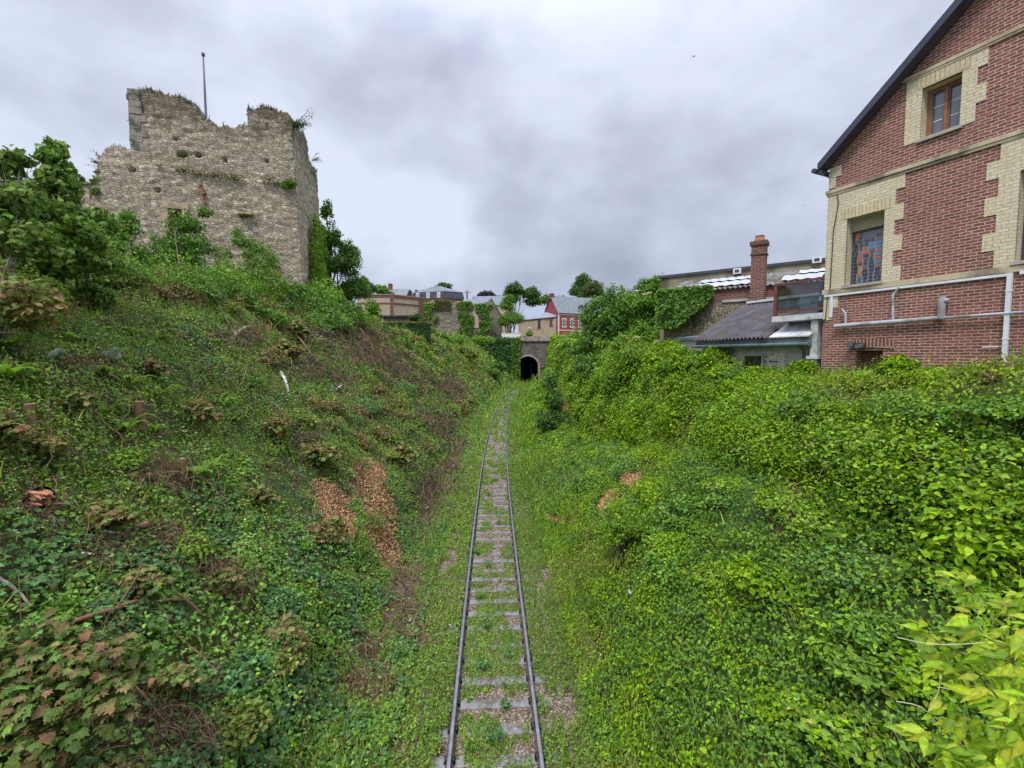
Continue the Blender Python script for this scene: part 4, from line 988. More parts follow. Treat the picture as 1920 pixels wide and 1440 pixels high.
# --- ruined wall with ivy in front of it
fr4 = frm(822, 118, -4); u = lambda px, py, y=0: fuv(fr4, px, py, y)
h4 = empty('ruined_garden_wall', (fr4[0], fr4[1], 0), fr4[2], 'tall crumbling flint wall draped with two columns of ivy beyond the cutting', 'wall')
prof = [(790, 573), (805, 566), (818, 564), (832, 563), (842, 568), (850, 566), (866, 565), (880, 570), (895, 571), (912, 572), (918, 575)]
pu = [u(*p) for p in prof]
stone_sheet('wall', pu[0][0], pu[-1][0], 9.5, lambda a: np.interp(a, [p[0] for p in pu], [p[1] for p in pu]), .25, lambda a, z, d: np.stack([a, d, z], -1), 1.0, lambda A, Z: -(fbm(A, Z*2, 0, 4, 71)-.5)*.4, None, h4, RUB2)
mb = MB(); s_, z_ = u(891, 600); 
mb.prism([(s_-.9, -.22, z_-2.0), (s_+1.0, -.22, z_-2.2), (s_+.8, -.22, z_+1.2), (s_-.4, -.22, z_+2.6)], (0, .1, 0)); mb.build('render_patch', m_noise('pink render', (.44, .31, .25), (.54, .40, .33), 1), h4)
# --- banded brick building (left)
fr5 = frm(739, 78, -3); u = lambda px, py, y=0: fuv(fr5, px, py, y)
h5 = empty('banded_building', (fr5[0], fr5[1], 0), fr5[2], 'flat-topped tan building with dark red brick bands and corner pier', 'building')
zt5 = u(739, 553)[1]; xl = u(670, 560)[0]
ca, sa2 = math.cos(R(48)), math.sin(R(48)); Lr = 6.2
mb = MB(); foot = [(xl, 0), (0, 0), (Lr*ca, Lr*sa2), (Lr*ca-4, Lr*sa2+4), (xl, 9)]
mb.prism([(x, y, 9.0) for x, y in foot], (0, 0, zt5-9.0)); mb.build('wall', TAN, h5)
mb = MB(); zb5 = u(739, 569)[1]
for z_, h_ in ((zt5-.45, .4), (zb5-.1, .28)):
    mb.box((xl, -.05, z_), (0, -.002, z_+h_)); mb.prism([(0.02, -.03, z_), (Lr*ca, Lr*sa2-.03, z_), (Lr*ca, Lr*sa2-.03, z_+h_), (0.02, -.03, z_+h_)], (.05, -.04, 0))
mb.box((-.55, -.08, 9), (.02, -.003, zt5-.001)); mb.prism([(Lr*ca-.7, Lr*sa2-.78, 9), (Lr*ca, Lr*sa2, 9), (Lr*ca, Lr*sa2, zt5), (Lr*ca-.7, Lr*sa2-.78, zt5)], (.06, -.05, 0))
mb.build('brick_band', REDB, h5)
mb = MB(); mb.prism([(x*1.01, y-.12, zt5) for x, y in foot], (0, 0, .12)); mb.build('coping', m_noise('pinkish coping', (.34, .25, .20), (.42, .32, .26), 2), h5)
# --- lean-to with dark flat roof behind the hedge
fr6 = frm(716, 70, -1); u = lambda px, py, y=0: fuv(fr6, px, py, y)
h6 = empty('garden_shed', (fr6[0], fr6[1], 0), fr6[2], 'low garden shed with dark flat roof behind the clipped hedge', 'shed')
xr = u(768, 595)[0]; zt6 = u(740, 593)[1]
mb = MB(); mb.box((.3, 0, 8.6), (xr, 3, zt6-.25)); mb.build('wall', m_noise('shed wall', (.20, .15, .12), (.29, .22, .18), 1.5), h6)
mb = MB(); mb.box((-.5, -.5, zt6-.24), (xr+.4, 3.3, zt6+.06)); mb.box((-.6, -.58, zt6-.1), (xr+.5, -.5, zt6+.1)); mb.build('roof', m_noise('bitumen', (.035, .035, .042), (.07, .07, .08), 1.2, .35), h6)
# --- mansard house
fr7 = frm(835, 136, 20); u = lambda px, py, y=0: fuv(fr7, px, py, y)
h7 = empty('mansard_house', (fr7[0], fr7[1], 0), fr7[2], 'large house with dark slate mansard roof and white dormers behind the ruined wall', 'house')
# front runs left (towards px 795), right flank to px 868
zc7 = u(835, 559)[1]; zk = u(835, 546)[1]; zpk7 = u(838, 534)[1]
c7, s7 = math.cos(R(-42)), math.sin(R(-42)); c8, s8 = math.cos(R(-4-20)), math.sin(R(-4-20))
A0 = np.array([0., 0.]); A1 = 1.15*np.array([-9.8*math.cos(R(-38)), -9.8*math.sin(R(-38))]); A2 = 1.15*np.array([5.2, 0.6]); A3 = A1+A2*1.0
foot = [A1, A0, A2, A3]
mb = MB(); mb.prism([(p[0], p[1], 10.5) for p in foot], (0, 0, zc7-10.5)); mb.build('wall', REDB, h7)
def frust(f0, z0_, k, z1_, nm, mat, par):
    c_ = sum(f0)/4; f1 = [c_+(p-c_)*k for p in f0]; m_ = MB()
    m_.add([(p[0], p[1], z0_) for p in f0]+[(p[0], p[1], z1_) for p in f1], [(0, 1, 2, 3)[::-1], (4, 5, 6, 7)]+[(i, (i+1) % 4, 4+(i+1) % 4, 4+i) for i in range(4)]); return m_.build(nm, mat, par), f1
c_ = sum(foot)/4; f0 = [c_+(p-c_)*1.04 for p in foot]
o_, f1 = frust(f0, zc7, .93, zk, 'mansard', SLB3, h7)
f1b = [c_+(p-c_)*1.03 for p in f1]; frust(f1b, zk+.01, .12, zpk7, 'upper_roof', SLB2, h7)
for t in (.18, .5, .82):
    q = A0*(1-t)+A1*t; dn = np.array([-(A1-A0)[1], (A1-A0)[0]]); dn = dn/np.linalg.norm(dn); dn = -dn if dn[1] > 0 else dn
    tn = (A1-A0)/np.linalg.norm(A1-A0); mb = MB(); w_ = .55
    p_ = [q+tn*w_+dn*.15, q-tn*w_+dn*.15, q-tn*w_-dn*.8, q+tn*w_-dn*.8]
    mb.prism([(p[0], p[1], zc7+.2) for p in p_], (0, 0, 1.7)); dm = mb.build('dormer', WST, h7)
    p_ = [q+tn*.3+dn*.17, q-tn*.3+dn*.17, q-tn*.3+dn*.1, q+tn*.3+dn*.1]; mb = MB(); mb.prism([(p[0], p[1], zc7+.45) for p in p_], (0, 0, 1.15)); mb.build('dormer_pane', m_glass('pale curtain glass', (.35, .37, .4), .2), dm)
mb = MB(); mb.box((-.08, -.12, zc7-4), (.08, .04, zk+.3)); mb.build('downpipe', CBL, h7)
# --- two more slate roofs with chimneys
def simple_house(px, Z, ang, x0, x1, dep, pyE, pyR, label, mats, chims, wins=()):
    f_ = frm(px, Z, ang); h_ = empty('slate_roofed_house', (f_[0], f_[1], 0), f_[2], label, 'house')
    ze = fuv(f_, px, pyE)[1]; zr_ = fuv(f_, px, pyR, dep/2)[1]
    m_ = MB(); body(m_, x0, x1, 0, dep, 10.3, ze, zr_); m_.build('wall', mats[0], h_)
    m_ = MB(); gable_roof(m_, x0, x1, 0, dep, ze+.02, zr_, .3, .15); r_ = m_.build('roof', mats[1], h_)
    for (pxc, pyt, w_) in chims:
        s_, z_ = fuv(f_, pxc, pyt, dep/2); m_ = MB(); m_.box((s_-w_/2, dep/2-.5, zr_-.8), (s_+w_/2, dep/2+.5, z_)); m_.box((s_-w_/2-.08, dep/2-.58, z_-.45), (s_+w_/2+.08, dep/2+.58, z_-.25)); c_ = m_.build('chimney', mats[2], r_)
    for (pxw, pyw, w_, hh) in wins:
        s_, z_ = fuv(f_, pxw, pyw, .6); m_ = MB(); m_.box((s_-w_/2-.15, .4, z_), (s_+w_/2+.15, 3, z_+hh+.2)); d_ = m_.build('dormer', SLB3, h_)
        m_ = MB(); frame(m_, s_-w_/2, z_+.1, s_+w_/2, z_+hh, .36, .12, .04); m_.box((s_-.05, .36, z_+.1), (s_+.05, .39, z_+hh)); m_.build('dormer_window', WHT, d_)
    return h_
simple_house(790, 158, -2, -5.6, 9, 8, 567, 550, 'slate-roofed house with two chimneys left of the mansard house', (REDB, SLB2, m_noise('dark chimney', (.07, .055, .06), (.12, .09, .09), 2)), ((768, 545, 1.4), (781, 544, 1.0)), ((787, 566, 1.0, 1.2),))
simple_house(735, 132, -4, -9.5, 4, 9, 560, 543, 'grey-roofed house with round red chimney behind the banded building', (REDB, SLG, REDB), ((732, 532, 1.0),))
simple_house(905, 165, -6, -3.5, 9.5, 9, 572, 556, 'low slate roof of a far house right of the stone barn', (BEI, SLB2, REDB), ())
mb = MB(); q = P(876, 575, 150); mb.tube([(0, 0, -3), (0, 0, (575-545)/F*150)], [.35, .28], 8); mb.box((-1.2, -.08, (575-549)/F*150), (1.2, .08, (575-548)/F*150)); tag(mb.build('utility_pole', m_noise('grey pole', (.16, .16, .17), (.24, .24, .25), 2), None, loc=tuple(q)), 'grey utility pole rising between the mansard house and the barn roof', 'pole')
# --- white parked vans as bright specks beside the beige range? only a low white wall shows
mb = MB(); q = P(952, 627, 116); mb.box((-1.6, 0, -1.2), (3.4, .3, .25)); mb.box((-1.7, -.06, .252), (3.5, .36, .36)); tag(mb.build('low_wall', WST, None, loc=tuple(q)), 'low white-painted wall at the foot of the young tree before the beige range', 'wall')
# --- concrete panel fence beside the tower
q, _t = G(674, 612); q = P(674, 612, 44)
pf = empty('concrete_fence', tuple(q), 0, 'pale concrete post and panel fence end on the bank right of the ruined tower', 'fence')
CPS = m_noise('pale concrete', (.40, .36, .29), (.52, .47, .38), 3, .9, .3, .02, (.28, .25, .19), 1)
mb = MB(); mb.prism([(-.27, 0, -.8), (.27, 0, -1.0), (.27, 0, 1.95), (-.27, 0, 2.0)], (0, .3, 0)); mb.build('post', CPS, pf)
mb = MB(); mb.prism([(.55, .3, -1.0), (.95, .3, -1.0), (.8, .3, .1), (.62, .3, -.1)], (0, .3, 0)); mb.prism([(.2, .1, -.95), (.9, .1, -.95), (.9, .1, -.6), (.2, .1, -.5)], (0, .3, 0)); mb.build('broken_footing', CPS, pf)
mb = MB()
for k in range(5): mb.box((-4.2, .1, -.2+.42*k), (-.28, .18, -.2+.42*k+.40))
mb.build('panel', m_noise('fence panel', (.27, .25, .17), (.36, .33, .23), 2, .9, .3, .02, (.14, .16, .08), .8), pf)
mb = MB(); mb.box((-4.2, .02, 1.92), (-.28, .26, 2.02)); mb.build('rail', CBL, pf)
# --- birds
def bird(px, py, Z, span, rz, label):
    m_ = MB(); b_ = span
    m_.tube([(-.42*b_, 0, 0), (-.25*b_, 0, .02*b_), (0, 0, .03*b_), (.25*b_, 0, .03*b_), (.38*b_, 0, .04*b_), (.46*b_, 0, .03*b_)], [.01*b_, .05*b_, .085*b_, .065*b_, .045*b_, .008*b_], 8)
    o_ = m_.build('body', BIRD, None, smooth=True)
    e_ = empty('bird', tuple(P(px, py, Z)), rz, label, 'bird', 'birds flying under the cloud'); o_.parent = e_
    m_ = MB()
    for s_ in (1, -1):
        m_.prism([(.12*b_, s_*.03*b_, .05*b_), (.22*b_, s_*.30*b_, .15*b_), (.02*b_, s_*.72*b_, .05*b_), (-.02*b_, s_*.35*b_, .11*b_), (-.12*b_, s_*.03*b_, .04*b_)], (0, 0, .012*b_))
    m_.build('wing', BIRD, e_)
    m_ = MB(); m_.prism([(-.36*b_, -.03*b_, .01*b_), (-.36*b_, .03*b_, .01*b_), (-.58*b_, .09*b_, 0), (-.58*b_, -.09*b_, 0)], (0, 0, .01*b_)); m_.build('tail', BIRD, e_)
BIRD = m_noise('bird plumage', (.09, .09, .11), (.16, .16, .19), 4, .8)
bird(1301, 106, 45, .36, .5, 'small dark bird flying high in the upper middle of the cloudy sky')
bird(1506, 385, 90, .42, -.6, 'tiny distant bird flying left of the brick house')
# ================================================================ VEGETATION
ML = m_leaf('leaf'); MLS = m_leaf('glossy leaf', .48, .18, .20); MLN = m_leaf('young leaf', .45, .40, .22)
BARK = m_noise('bark', (.075, .055, .038), (.15, .12, .085), 9, .95, .6, .01, (.07, .08, .035), 2)
BARKP = m_noise('pale bark', (.26, .22, .17), (.38, .34, .27), 8, .9, .4, .01, (.12, .10, .06), 3)
BARKR = m_noise('reddish dead wood', (.20, .10, .06), (.33, .18, .11), 11, .9, .6, .01, (.08, .05, .035), 3)
C_IVY = [(0.075, 0.165, 0.026), (0.11, 0.22, 0.034), (0.16, 0.29, 0.048), (0.07, 0.145, 0.036), (0.2, 0.32, 0.055)]
C_IVYD = [(0.04, 0.1, 0.03), (0.055, 0.13, 0.034), (0.08, 0.175, 0.042), (0.042, 0.1, 0.045)]
C_VINE = [(0.165, 0.30, 0.010), (0.225, 0.37, 0.012), (0.12, 0.235, 0.010), (0.28, 0.41, 0.016), (0.19, 0.31, 0.012)]
C_HERB = [(0.15, 0.28, 0.03), (0.2, 0.35, 0.038), (0.11, 0.21, 0.028), (0.26, 0.38, 0.045)]
C_BLUE = [(0.08, 0.18, 0.055), (0.105, 0.22, 0.065), (0.13, 0.26, 0.08)]
C_BRN = [(0.19, 0.115, 0.065), (0.27, 0.165, 0.09), (0.14, 0.08, 0.045), (0.33, 0.23, 0.13)]
C_PINK = [(.19, .12, .09), (.14, .09, .065), (.25, .17, .12), (.10, .065, .05)]
C_GRS = [(0.17, 0.29, 0.04), (0.23, 0.34, 0.05), (0.3, 0.34, 0.08), (0.12, 0.23, 0.035)]
C_MAP = [(0.12, 0.19, 0.04), (0.17, 0.22, 0.05), (0.24, 0.19, 0.07), (0.09, 0.15, 0.04), (0.27, 0.15, 0.08), (0.14, 0.22, 0.045), (0.2, 0.12, 0.06)]
C_SYC = [(0.10, 0.21, 0.032), (0.14, 0.27, 0.042), (0.075, 0.16, 0.034), (0.20, 0.31, 0.055), (0.18, 0.22, 0.055)]
C_TREE = [(0.05, 0.115, 0.028), (0.07, 0.15, 0.034), (0.095, 0.185, 0.042)]
C_ELD = [(0.1, 0.22, 0.028), (0.14, 0.28, 0.034), (0.19, 0.32, 0.04), (0.08, 0.175, 0.028)]
C_PALE = [(.12, .22, .06), (.17, .28, .09), (.09, .18, .05), (.22, .31, .13)]

def dk(c, k=.92): return [(q[0]*k*1.04, q[1]*k, q[2]*k) for q in c]
BANDS = [(2.2, 5.5), (5.5, 8), (8, 12), (12, 18), (18, 28), (28, 45), (45, 75), (75, 113)]
def lsize(d): return np.maximum(.070, .0054*d)
def ground_pts(d0, d1, dens):
    """uniform surface samples of the visible ground in a depth band"""
    ya_, ym = d0*.62, d1*1.12+1.2; A_ = 1.55
    n = int(dens*A_*(ym*ym-ya_*ya_)*1.6); n = min(n, 30000000)
    out = []
    for c in range(0, n, 1500000):
        m = min(1500000, n-c)
        y = np.sqrt(rng.uniform(ya_*ya_, ym*ym, m)); x = rng.uniform(-A_, A_, m)*y
        k = (x > -34) & (x < 34); x, y = x[k], y[k]
        y = np.where(y > 112.6, 112.6, y)
        z0 = H0(x, y); px, py, Z = topix(np.stack([x, y, z0], -1))
        k = (Z > d0) & (Z <= d1) & (px > -330) & (px < 2250) & (py < 1620) & (y < 112.5)
        u_ = x-xc(y); k &= (u_ > -24) & (u_ < np.where(y < 30, 10.5, 15))
        x, y = x[k], y[k]; e = .1
        h_ = H0(x, y); sl_ = np.sqrt(1+((H0(x+e, y)-h_)/e)**2+((H0(x, y+e)-h_)/e)**2)
        kk = rng.random(len(x)) < np.where(np.abs(x-xc(y)) < 3.0, np.maximum(sl_/3.2, .60), np.minimum(sl_, 3.2)/3.2)
        x, y = x[kk], y[kk]; out.append(np.stack([x, y], -1))
    return np.concatenate(out)
# patches kept clear: wood chips etc. (pixel ellipses on the slope: cx, cy, rx, ry, rot)
CHIPS = [(624, 955, 33, 60, -34), (696, 935, 32, 78, -32), (702, 885, 16, 26, -20), (718, 1028, 24, 58, -32), (1190, 901, 20, 12, 0), (1142, 940, 10, 26, 30), (1045, 976, 20, 7, 10), (1062, 762, 18, 10, -20)]
def in_ell(px, py, E, k=1.0):
    cx_, cy_, rx, ry, ro = E; c, s = math.cos(R(ro)), math.sin(R(ro)); dx, dy = px-cx_, py-cy_
    a = dx*c+dy*s; b = -dx*s+dy*c; return (a/(rx*k))**2+(b/(ry*k))**2+(fbm(px/12, py/12, 0, 3, 81)-.5)*2.2 < 1
DEAD = [(835, 900, 22, 40, 25), (795, 985, 16, 50, 25), (755, 1120, 24, 60, 25), (690, 1300, 50, 34, 0), (860, 850, 14, 24, 20), (690, 655, 55, 26, 20), (750, 700, 70, 14, 25), (600, 640, 45, 16, 15), (850, 730, 30, 22, 10), (560, 690, 30, 22, 0), (800, 920, 22, 40, 25), (640, 720, 25, 14, 0), (330, 1030, 60, 26, 25), (420, 1090, 60, 22, 20), (60, 960, 45, 22, 0), (185, 1045, 60, 24, -10), (680, 1230, 45, 40, 0), (320, 1380, 90, 40, 10), (770, 1180, 30, 40, 0), (150, 690, 60, 16, 10), (560, 830, 25, 14, 0), (300, 900, 50, 24, 20), (430, 640, 60, 14, 10), (820, 800, 30, 18, 20), (1480, 940, 26, 12, 0), (1490, 1010, 26, 10, 0), (1740, 1035, 22, 12, 0), (1860, 720, 30, 14, 20), (1130, 800, 26, 14, 0)]
BLUE = [(1480, 880, 110, 60, -10), (1400, 960, 60, 60, 0), (1640, 860, 90, 40, 0), (1600, 1070, 40, 50, 0), (1040, 900, 60, 26, 0), (1130, 870, 70, 40, 0), (460, 1000, 90, 60, 0)]
KEEPPX = [(17, 653), (17, 716), (251, 627), (295, 636), (408, 642), (201, 706), (245, 724), (300, 742), (236, 812), (289, 812), (420, 758), (376, 893), (404, 872), (505, 872), (140, 640), (201, 775), (612, 868), (765, 888), (445, 790), (263, 770), (475, 615), (58, 785), (345, 890), (665, 680), (503, 615), (530, 615), (735, 705), (180, 1180), (250, 1168), (320, 1155), (350, 1145), (30, 1130), (80, 1385), (533, 725), (455, 634), (265, 1010), (402, 928), (208, 822), (420, 1100), (273, 955), (395, 1275), (272, 1345), (328, 1390), (630, 718), (578, 670), (440, 1092), (72, 950), (107, 690), (203, 683), (190, 1020), (138, 1066), (847, 880), (802, 962), (632, 733), (770, 1178), (843, 1188), (1194, 1124)]
KEEPPX = np.array(KEEPPX, float)
print('species...')
acc = {k: [] for k in ('ivyL', 'herbL', 'vineR', 'weedR', 'track', 'grass', 'brown', 'far')}
for (d0, d1) in BANDS:
    dm = .5*(d0+d1); s = float(lsize(dm)); dens = (5.4 if d1 < 12 else 4.4)/(s*s*.5)
    Q = ground_pts(d0, d1, dens)
    x, y = Q[:, 0], Q[:, 1]; u_ = x-xc(y)
    z = H(x, y); hx_ = (H(x+.06, y)-z)/.06; hy_ = (H(x, y+.06)-z)/.06; N = unit(np.stack([-hx_, -hy_, np.ones_like(z)], -1)); Pt = np.stack([x, y, z], -1)
    px, py, Z = topix(Pt)
    clear = np.zeros(len(x), bool)
    for E in CHIPS: clear |= in_ell(px, py, E)
    dead = np.zeros(len(x), bool)
    for E in DEAD: dead |= in_ell(px, py, E)
    blue = np.zeros(len(x), bool)
    for E in BLUE: blue |= in_ell(px, py, E, 1.0)
    au = np.abs(u_)
    bald = fbm(x/1.3, y/1.3, 0, 4, 91)
    n1 = fbm(x/2.6, y/2.6, z/2.6, 4, 92); n2 = fbm(x/.7, y/.7, z/.7, 3, 93)
    keepm = (~clear | (rng.random(len(x)) < .05)) & (rng.random(len(x)) < np.where(dead, np.where(Z > 14, .34, .24), 1.0))
    # on the left bank the brown litter shows through in places
    keepm &= ~((u_ < -2.2) & (bald > .585) & (rng.random(len(x)) < .7))
    nk = np.zeros(len(x), bool)
    for kx, ky in KEEPPX: nk |= np.hypot(px-kx, (py-ky)*1.3) < 13
    keepm &= ~nk | (rng.random(len(x)) < .45)
    # track bed: patchy, rails and the odd sleeper stay clear
    bed = au < 1.75
    tn = fbm(x/.55, y/.9, 0, 3, 94)
    railc = (np.abs(au-.75) < .085)
    inner = au < .66
    tcov = np.where(inner, tn > .465, (tn > .26))
    tcov = np.where(inner & (Z > 30), tn > .44, tcov)
    keepm &= ~bed | (tcov & ~railc)
    keepm &= ~(inner & (np.abs(u_-.12) < .22) & (tn < .55) & (Z > 12))
    x, y, z, u_, N, Pt, px, py, Z, n1, n2, dead, blue, au, bed = [q[keepm] for q in (x, y, z, u_, N, Pt, px, py, Z, n1, n2, dead, blue, au, bed)]
    n = len(x); r = rng.random(n)
    left = u_ < 0; inner_ = au < .7
    # lift leaves off the soil: a layer with depth
    lay = rng.random(n)**.7
    thick = np.where(bed, np.where(inner_, .035, .13), np.where(left, .16, .24))
    Pt = Pt+N*(lay*thick*(1+n2*.8))[:, None]
    sz = lsize(Z)*rng.uniform(.55, 1.25, n)*np.where(left, .92, np.where(Z < 12, .78, .88))
    down = np.stack([np.where(left, .55, -.55), -.35+0*x, -.6+0*x], -1)
    up = np.array([0, 0, 1.])
    def emit(key, m, cols, tpl, tilt, szf=1.0, jit=.14, tw=.35, upb=.35):
        if m.sum() == 0: return
        nn = unit(N[m]*(1-upb)+up*upb)
        cc = pal(cols, int(m.sum()), jit)
        cc = cc*(.80+.42*n1[m])[:, None]*np.where(left[m], 1.14, .97)[:, None]
        acc[key].append(scatter(Pt[m], nn, sz[m]*szf, tpl, cc, tilt, down[m], tw))
    near = d1 <= 12
    # left bank species by height and noise
    ivyp = np.clip(.98-.13*(z-.5)+1.3*(n1-.5)*2, .10, .93)*np.where(Z > 35, .55, 1)
    ivy = left & ~bed & (r < ivyp)
    oth = left & ~bed & ~ivy; n5 = fbm(x/1.4+3, y/1.4, z/1.4, 3, 97)
    emit('herbL', left & ~bed & (n5 > .60) & (r < .55), C_HERB+C_VINE[:2], T_OVAL if near else T_DIA, .6, .75)
    emit('ivyL', ivy & (n2 < .56), C_IVY, T_IVY if near else T_DIA, .38, 1.0)
    emit('ivyL', ivy & (n2 >= .56), C_IVYD+C_BLUE, T_IVY if near else T_DIA, .38, 1.15)
    emit('herbL', oth & (n2 < .52), C_HERB+[(.15, .17, .05), (.12, .13, .04)], T_OVAL if near else T_DIA, .6, .72)
    emit('herbL', oth & (n2 >= .52) & (r < .86), C_GRS+C_HERB+[(.17, .14, .06)], T_OVAL if near else T_DIA, .75, .62)
    emit('brown', (oth & (n2 >= .52) & (r >= .82)) | (dead & (r > .35)) | (left & (r > .955)), C_BRN, T_DIA, .9, .8)
    bl = ~left & ~bed & blue & (r < .7)
    emit('weedR', bl, C_BLUE, T_DIA, .9, .62, .2, .0)
    vr = ~left & ~bed & ~bl
    n3 = fbm(x/.9+31, y/.9, z/.9, 3, 95); n4 = fbm(x/4.5+11, y/4.5, z/3, 3, 96)
    kA = (n3+.7*(n4-.5)) < .45; kC = (n3+.7*(n4-.5)) > .62
    emit('vineR', vr & kA, C_IVY[:3]+C_VINE[:3]+C_IVYD[2:3], T_OVAL if near else T_DIA, .5, .95, .16, .5)
    emit('vineR', vr & ~kA & ~kC, C_VINE, T_OVAL if near else T_DIA, .5, .92, .16, .6)
    emit('vineR', vr & kC, C_VINE[1:4]+C_GRS[1:3]+[(.26, .27, .05), (.24, .20, .06)], T_OVAL if near else T_DIA, .6, .75, .16, .6)
    emit('brown', vr & (r > .975), C_BRN, T_DIA, .8, .7)
    emit('track', bed & (r < .80), C_HERB+C_IVY+C_GRS[:2]+[(.12, .13, .05)], T_OVAL if near else T_DIA, .55, .78 if d1 < 20 else .9)
    emit('brown', bed & (r > .88), C_BRN, T_DIA, .5, .6)
    # upright shoots standing out of the mat
    ns = int(min(n*.0065, 9000)); ci = rng.choice(n, ns); ci = ci[~bed[ci] & (Z[ci] < 60)]; ns = len(ci); m = 9
    if ns:
        lf = left[ci]; dr = unit(N[ci]*.45+np.array([0, 0, .75])+rng.normal(size=(ns, 3))*.42)
        Ls = rng.uniform(.16, .52, ns)*np.maximum(1, Z[ci]/16)*np.where(lf, 1.1, .9); tt = np.linspace(.15, 1, m)
        cur = rng.normal(size=(ns, 3))*.25
        Q_ = (Pt[ci][:, None]+dr[:, None]*(Ls[:, None]*tt[None])[..., None]+cur[:, None]*(Ls[:, None]*tt[None]**2)[..., None]).reshape(-1, 3)+rng.normal(size=(ns*m, 3))*.02
        ncol = pal(C_HERB+C_VINE, ns, .2)*np.where(lf, .80, 1.0)[:, None]; blm = rng.random(ns) < .3; ncol[blm] = pal(C_BLUE+C_IVY, int(blm.sum()), .2)
        cc = np.repeat(ncol, m, 0)*(1+rng.normal(size=(ns*m, 1))*.12)
        nn = unit(rng.normal(size=(ns*m, 3))*.6+np.array([0, 0, 1.]))
        sc_ = np.repeat(lsize(Z[ci]), m)*rng.uniform(.6, 1.15, ns*m)*np.tile(np.linspace(1.15, .55, m), ns)
        L2 = np.repeat(lf, m)
        for flag, key in ((True, 'herbL'), (False, 'vineR')):
            mm = L2 == flag
            if mm.any(): acc[key].append(scatter(Q_[mm], nn[mm], sc_[mm], T_OVAL if near else T_DIA, np.clip(cc[mm], .004, .9), .3))
    # flowering umbels / bright tips, rare
    # grass blades
    g = rng.random(n) < np.where(bed, .30, np.where(np.abs(u_) < 3.2, .10, np.where(left, .035, .012)))*(1 if d1 < 30 else .4)
    if g.sum():
        nn = unit(rng.normal(size=(int(g.sum()), 3))*[1, 1, .2]); t = np.tile([0, 0, 1.], (int(g.sum()), 1))
        Vt, Ft = T_BLADE
        acc['grass'].append(scatter(Pt[g]-N[g]*.02, nn, np.where(bed[g], .16, .30)*rng.uniform(.5, 1.2, int(g.sum()))*np.maximum(1, Z[g]/14), T_BLADE, pal(C_GRS, int(g.sum()), .2), .1, t+rng.normal(size=t.shape)*.25, .85))
NAMES = {'ivyL': ('ivy_ground_cover', MLS), 'herbL': ('bank_herbs', ML), 'vineR': ('climbing_vine_cover', ML), 'weedR': ('feathery_weeds', ML), 'track': ('track_weeds', ML), 'grass': ('grass', ML), 'brown': ('dead_leaves', ML)}
LBL = {'ivyL': ('dark green ivy carpeting the left bank of the cutting', 'ivy'), 'herbL': ('fresh green low herbs mixed through the upper left bank', 'herbs'), 'vineR': ('yellow-green vine and bindweed smothering the whole right bank', 'vines'), 'weedR': ('bluish feathery weeds growing through the vines on the right bank', 'weeds'), 'track': ('small green weeds creeping between and beside the rails', 'weeds'), 'grass': ('loose grass blades along the track and lower slopes', 'grass'), 'brown': ('scattered brown dead leaves on the bank and ballast', 'leaf litter')}
tot = 0
for k, parts in acc.items():
    if not parts: continue
    V, Fc, Cc = join(parts); tot += len(Fc)
    me = raw_mesh(NAMES[k][0], V, Fc, NAMES[k][1], Cc); o = link(NAMES[k][0], me)
    tag(o, LBL[k][0], LBL[k][1], kind='stuff')
print('ground cover tris', tot)

# ---- undergrowth: mixed clumps that read as one mass on each bank
def undergrowth(name, label, side, n, palettes, rr, hh, ypow, ymax, lf=1.0, urange=None, y0=4.5, full=False):
    parts = []; made = 0
    while made < n:
        y = y0+rng.random()**ypow*ymax; u = side*rng.uniform(*(urange or (3.6, 12.5 if side < 0 else 7.6))); x = float(xc(y))+u
        px, py, Z = topix(np.array([x, y, float(H0(x, y))]))
        if px < -120 or px > 2040 or py > 1560: continue
        if any(in_ell(np.array([px]), np.array([py]), E, 1.35)[0] for E in CHIPS): made += .2; continue
        if side < 0 and rng.random() < .8 and any(in_ell(np.array([px]), np.array([py]), E, 1.15)[0] for E in DEAD): made += .5; continue
        r = rng.uniform(*rr)*(1+.25*min(Z, 40)/20); rp = r/Z*F
        if not full and (np.hypot(KEEPPX[:, 0]-px, (KEEPPX[:, 1]-py-rp*.0)) < 16+rp*1.25).any(): made += .25; continue
        made += 1
        c = np.array([x, y, float(H(x, y))]); h = r*rng.uniform(*hh)
        cols = palettes[rng.integers(len(palettes))]; Nn = hn(np.array([x]), np.array([y]))[0]
        s_ = float(lsize(Z))*rng.uniform(.7, 1.25)*lf; m = int(np.clip(3.0*r*r*4/(s_*s_*.5), 60, 900))
        d = rdir(m); d[:, 2] = d[:, 2] if full else np.abs(d[:, 2]); rad = 1-rng.random(m)**2*.55
        if full: c = c+np.array([-.10, 0, .05]); c = c-(np.array([.25, 0, .50])*(1-min(max((y-7)/4, 0), 1)))
        lob = .75+.5*vn(d[:, 0]*2.2+x, d[:, 1]*2.2+y, d[:, 2]*2.2, 5)
        Pq = c+Nn*.02+(d*[r, r, h]*(rad*lob)[:, None])
        tpl = T_MAPLE if (Z < 14 and cols is C_MAP) else (T_OVAL if Z < 12 else T_DIA)
        parts.append(scatter(Pq, unit(d*.6+np.array([0, 0, .7])), s_*rng.uniform(.6, 1.2, m)*(1.25 if tpl is T_MAPLE else 1), tpl, pal(cols, m, .14)*rng.uniform(.85, 1.15), .5))
    V, Fc, Cc = join(parts); print(name, len(Fc)); tag(link(name, raw_mesh(name, V, Fc, ML, Cc)), label, 'undergrowth', kind='stuff')
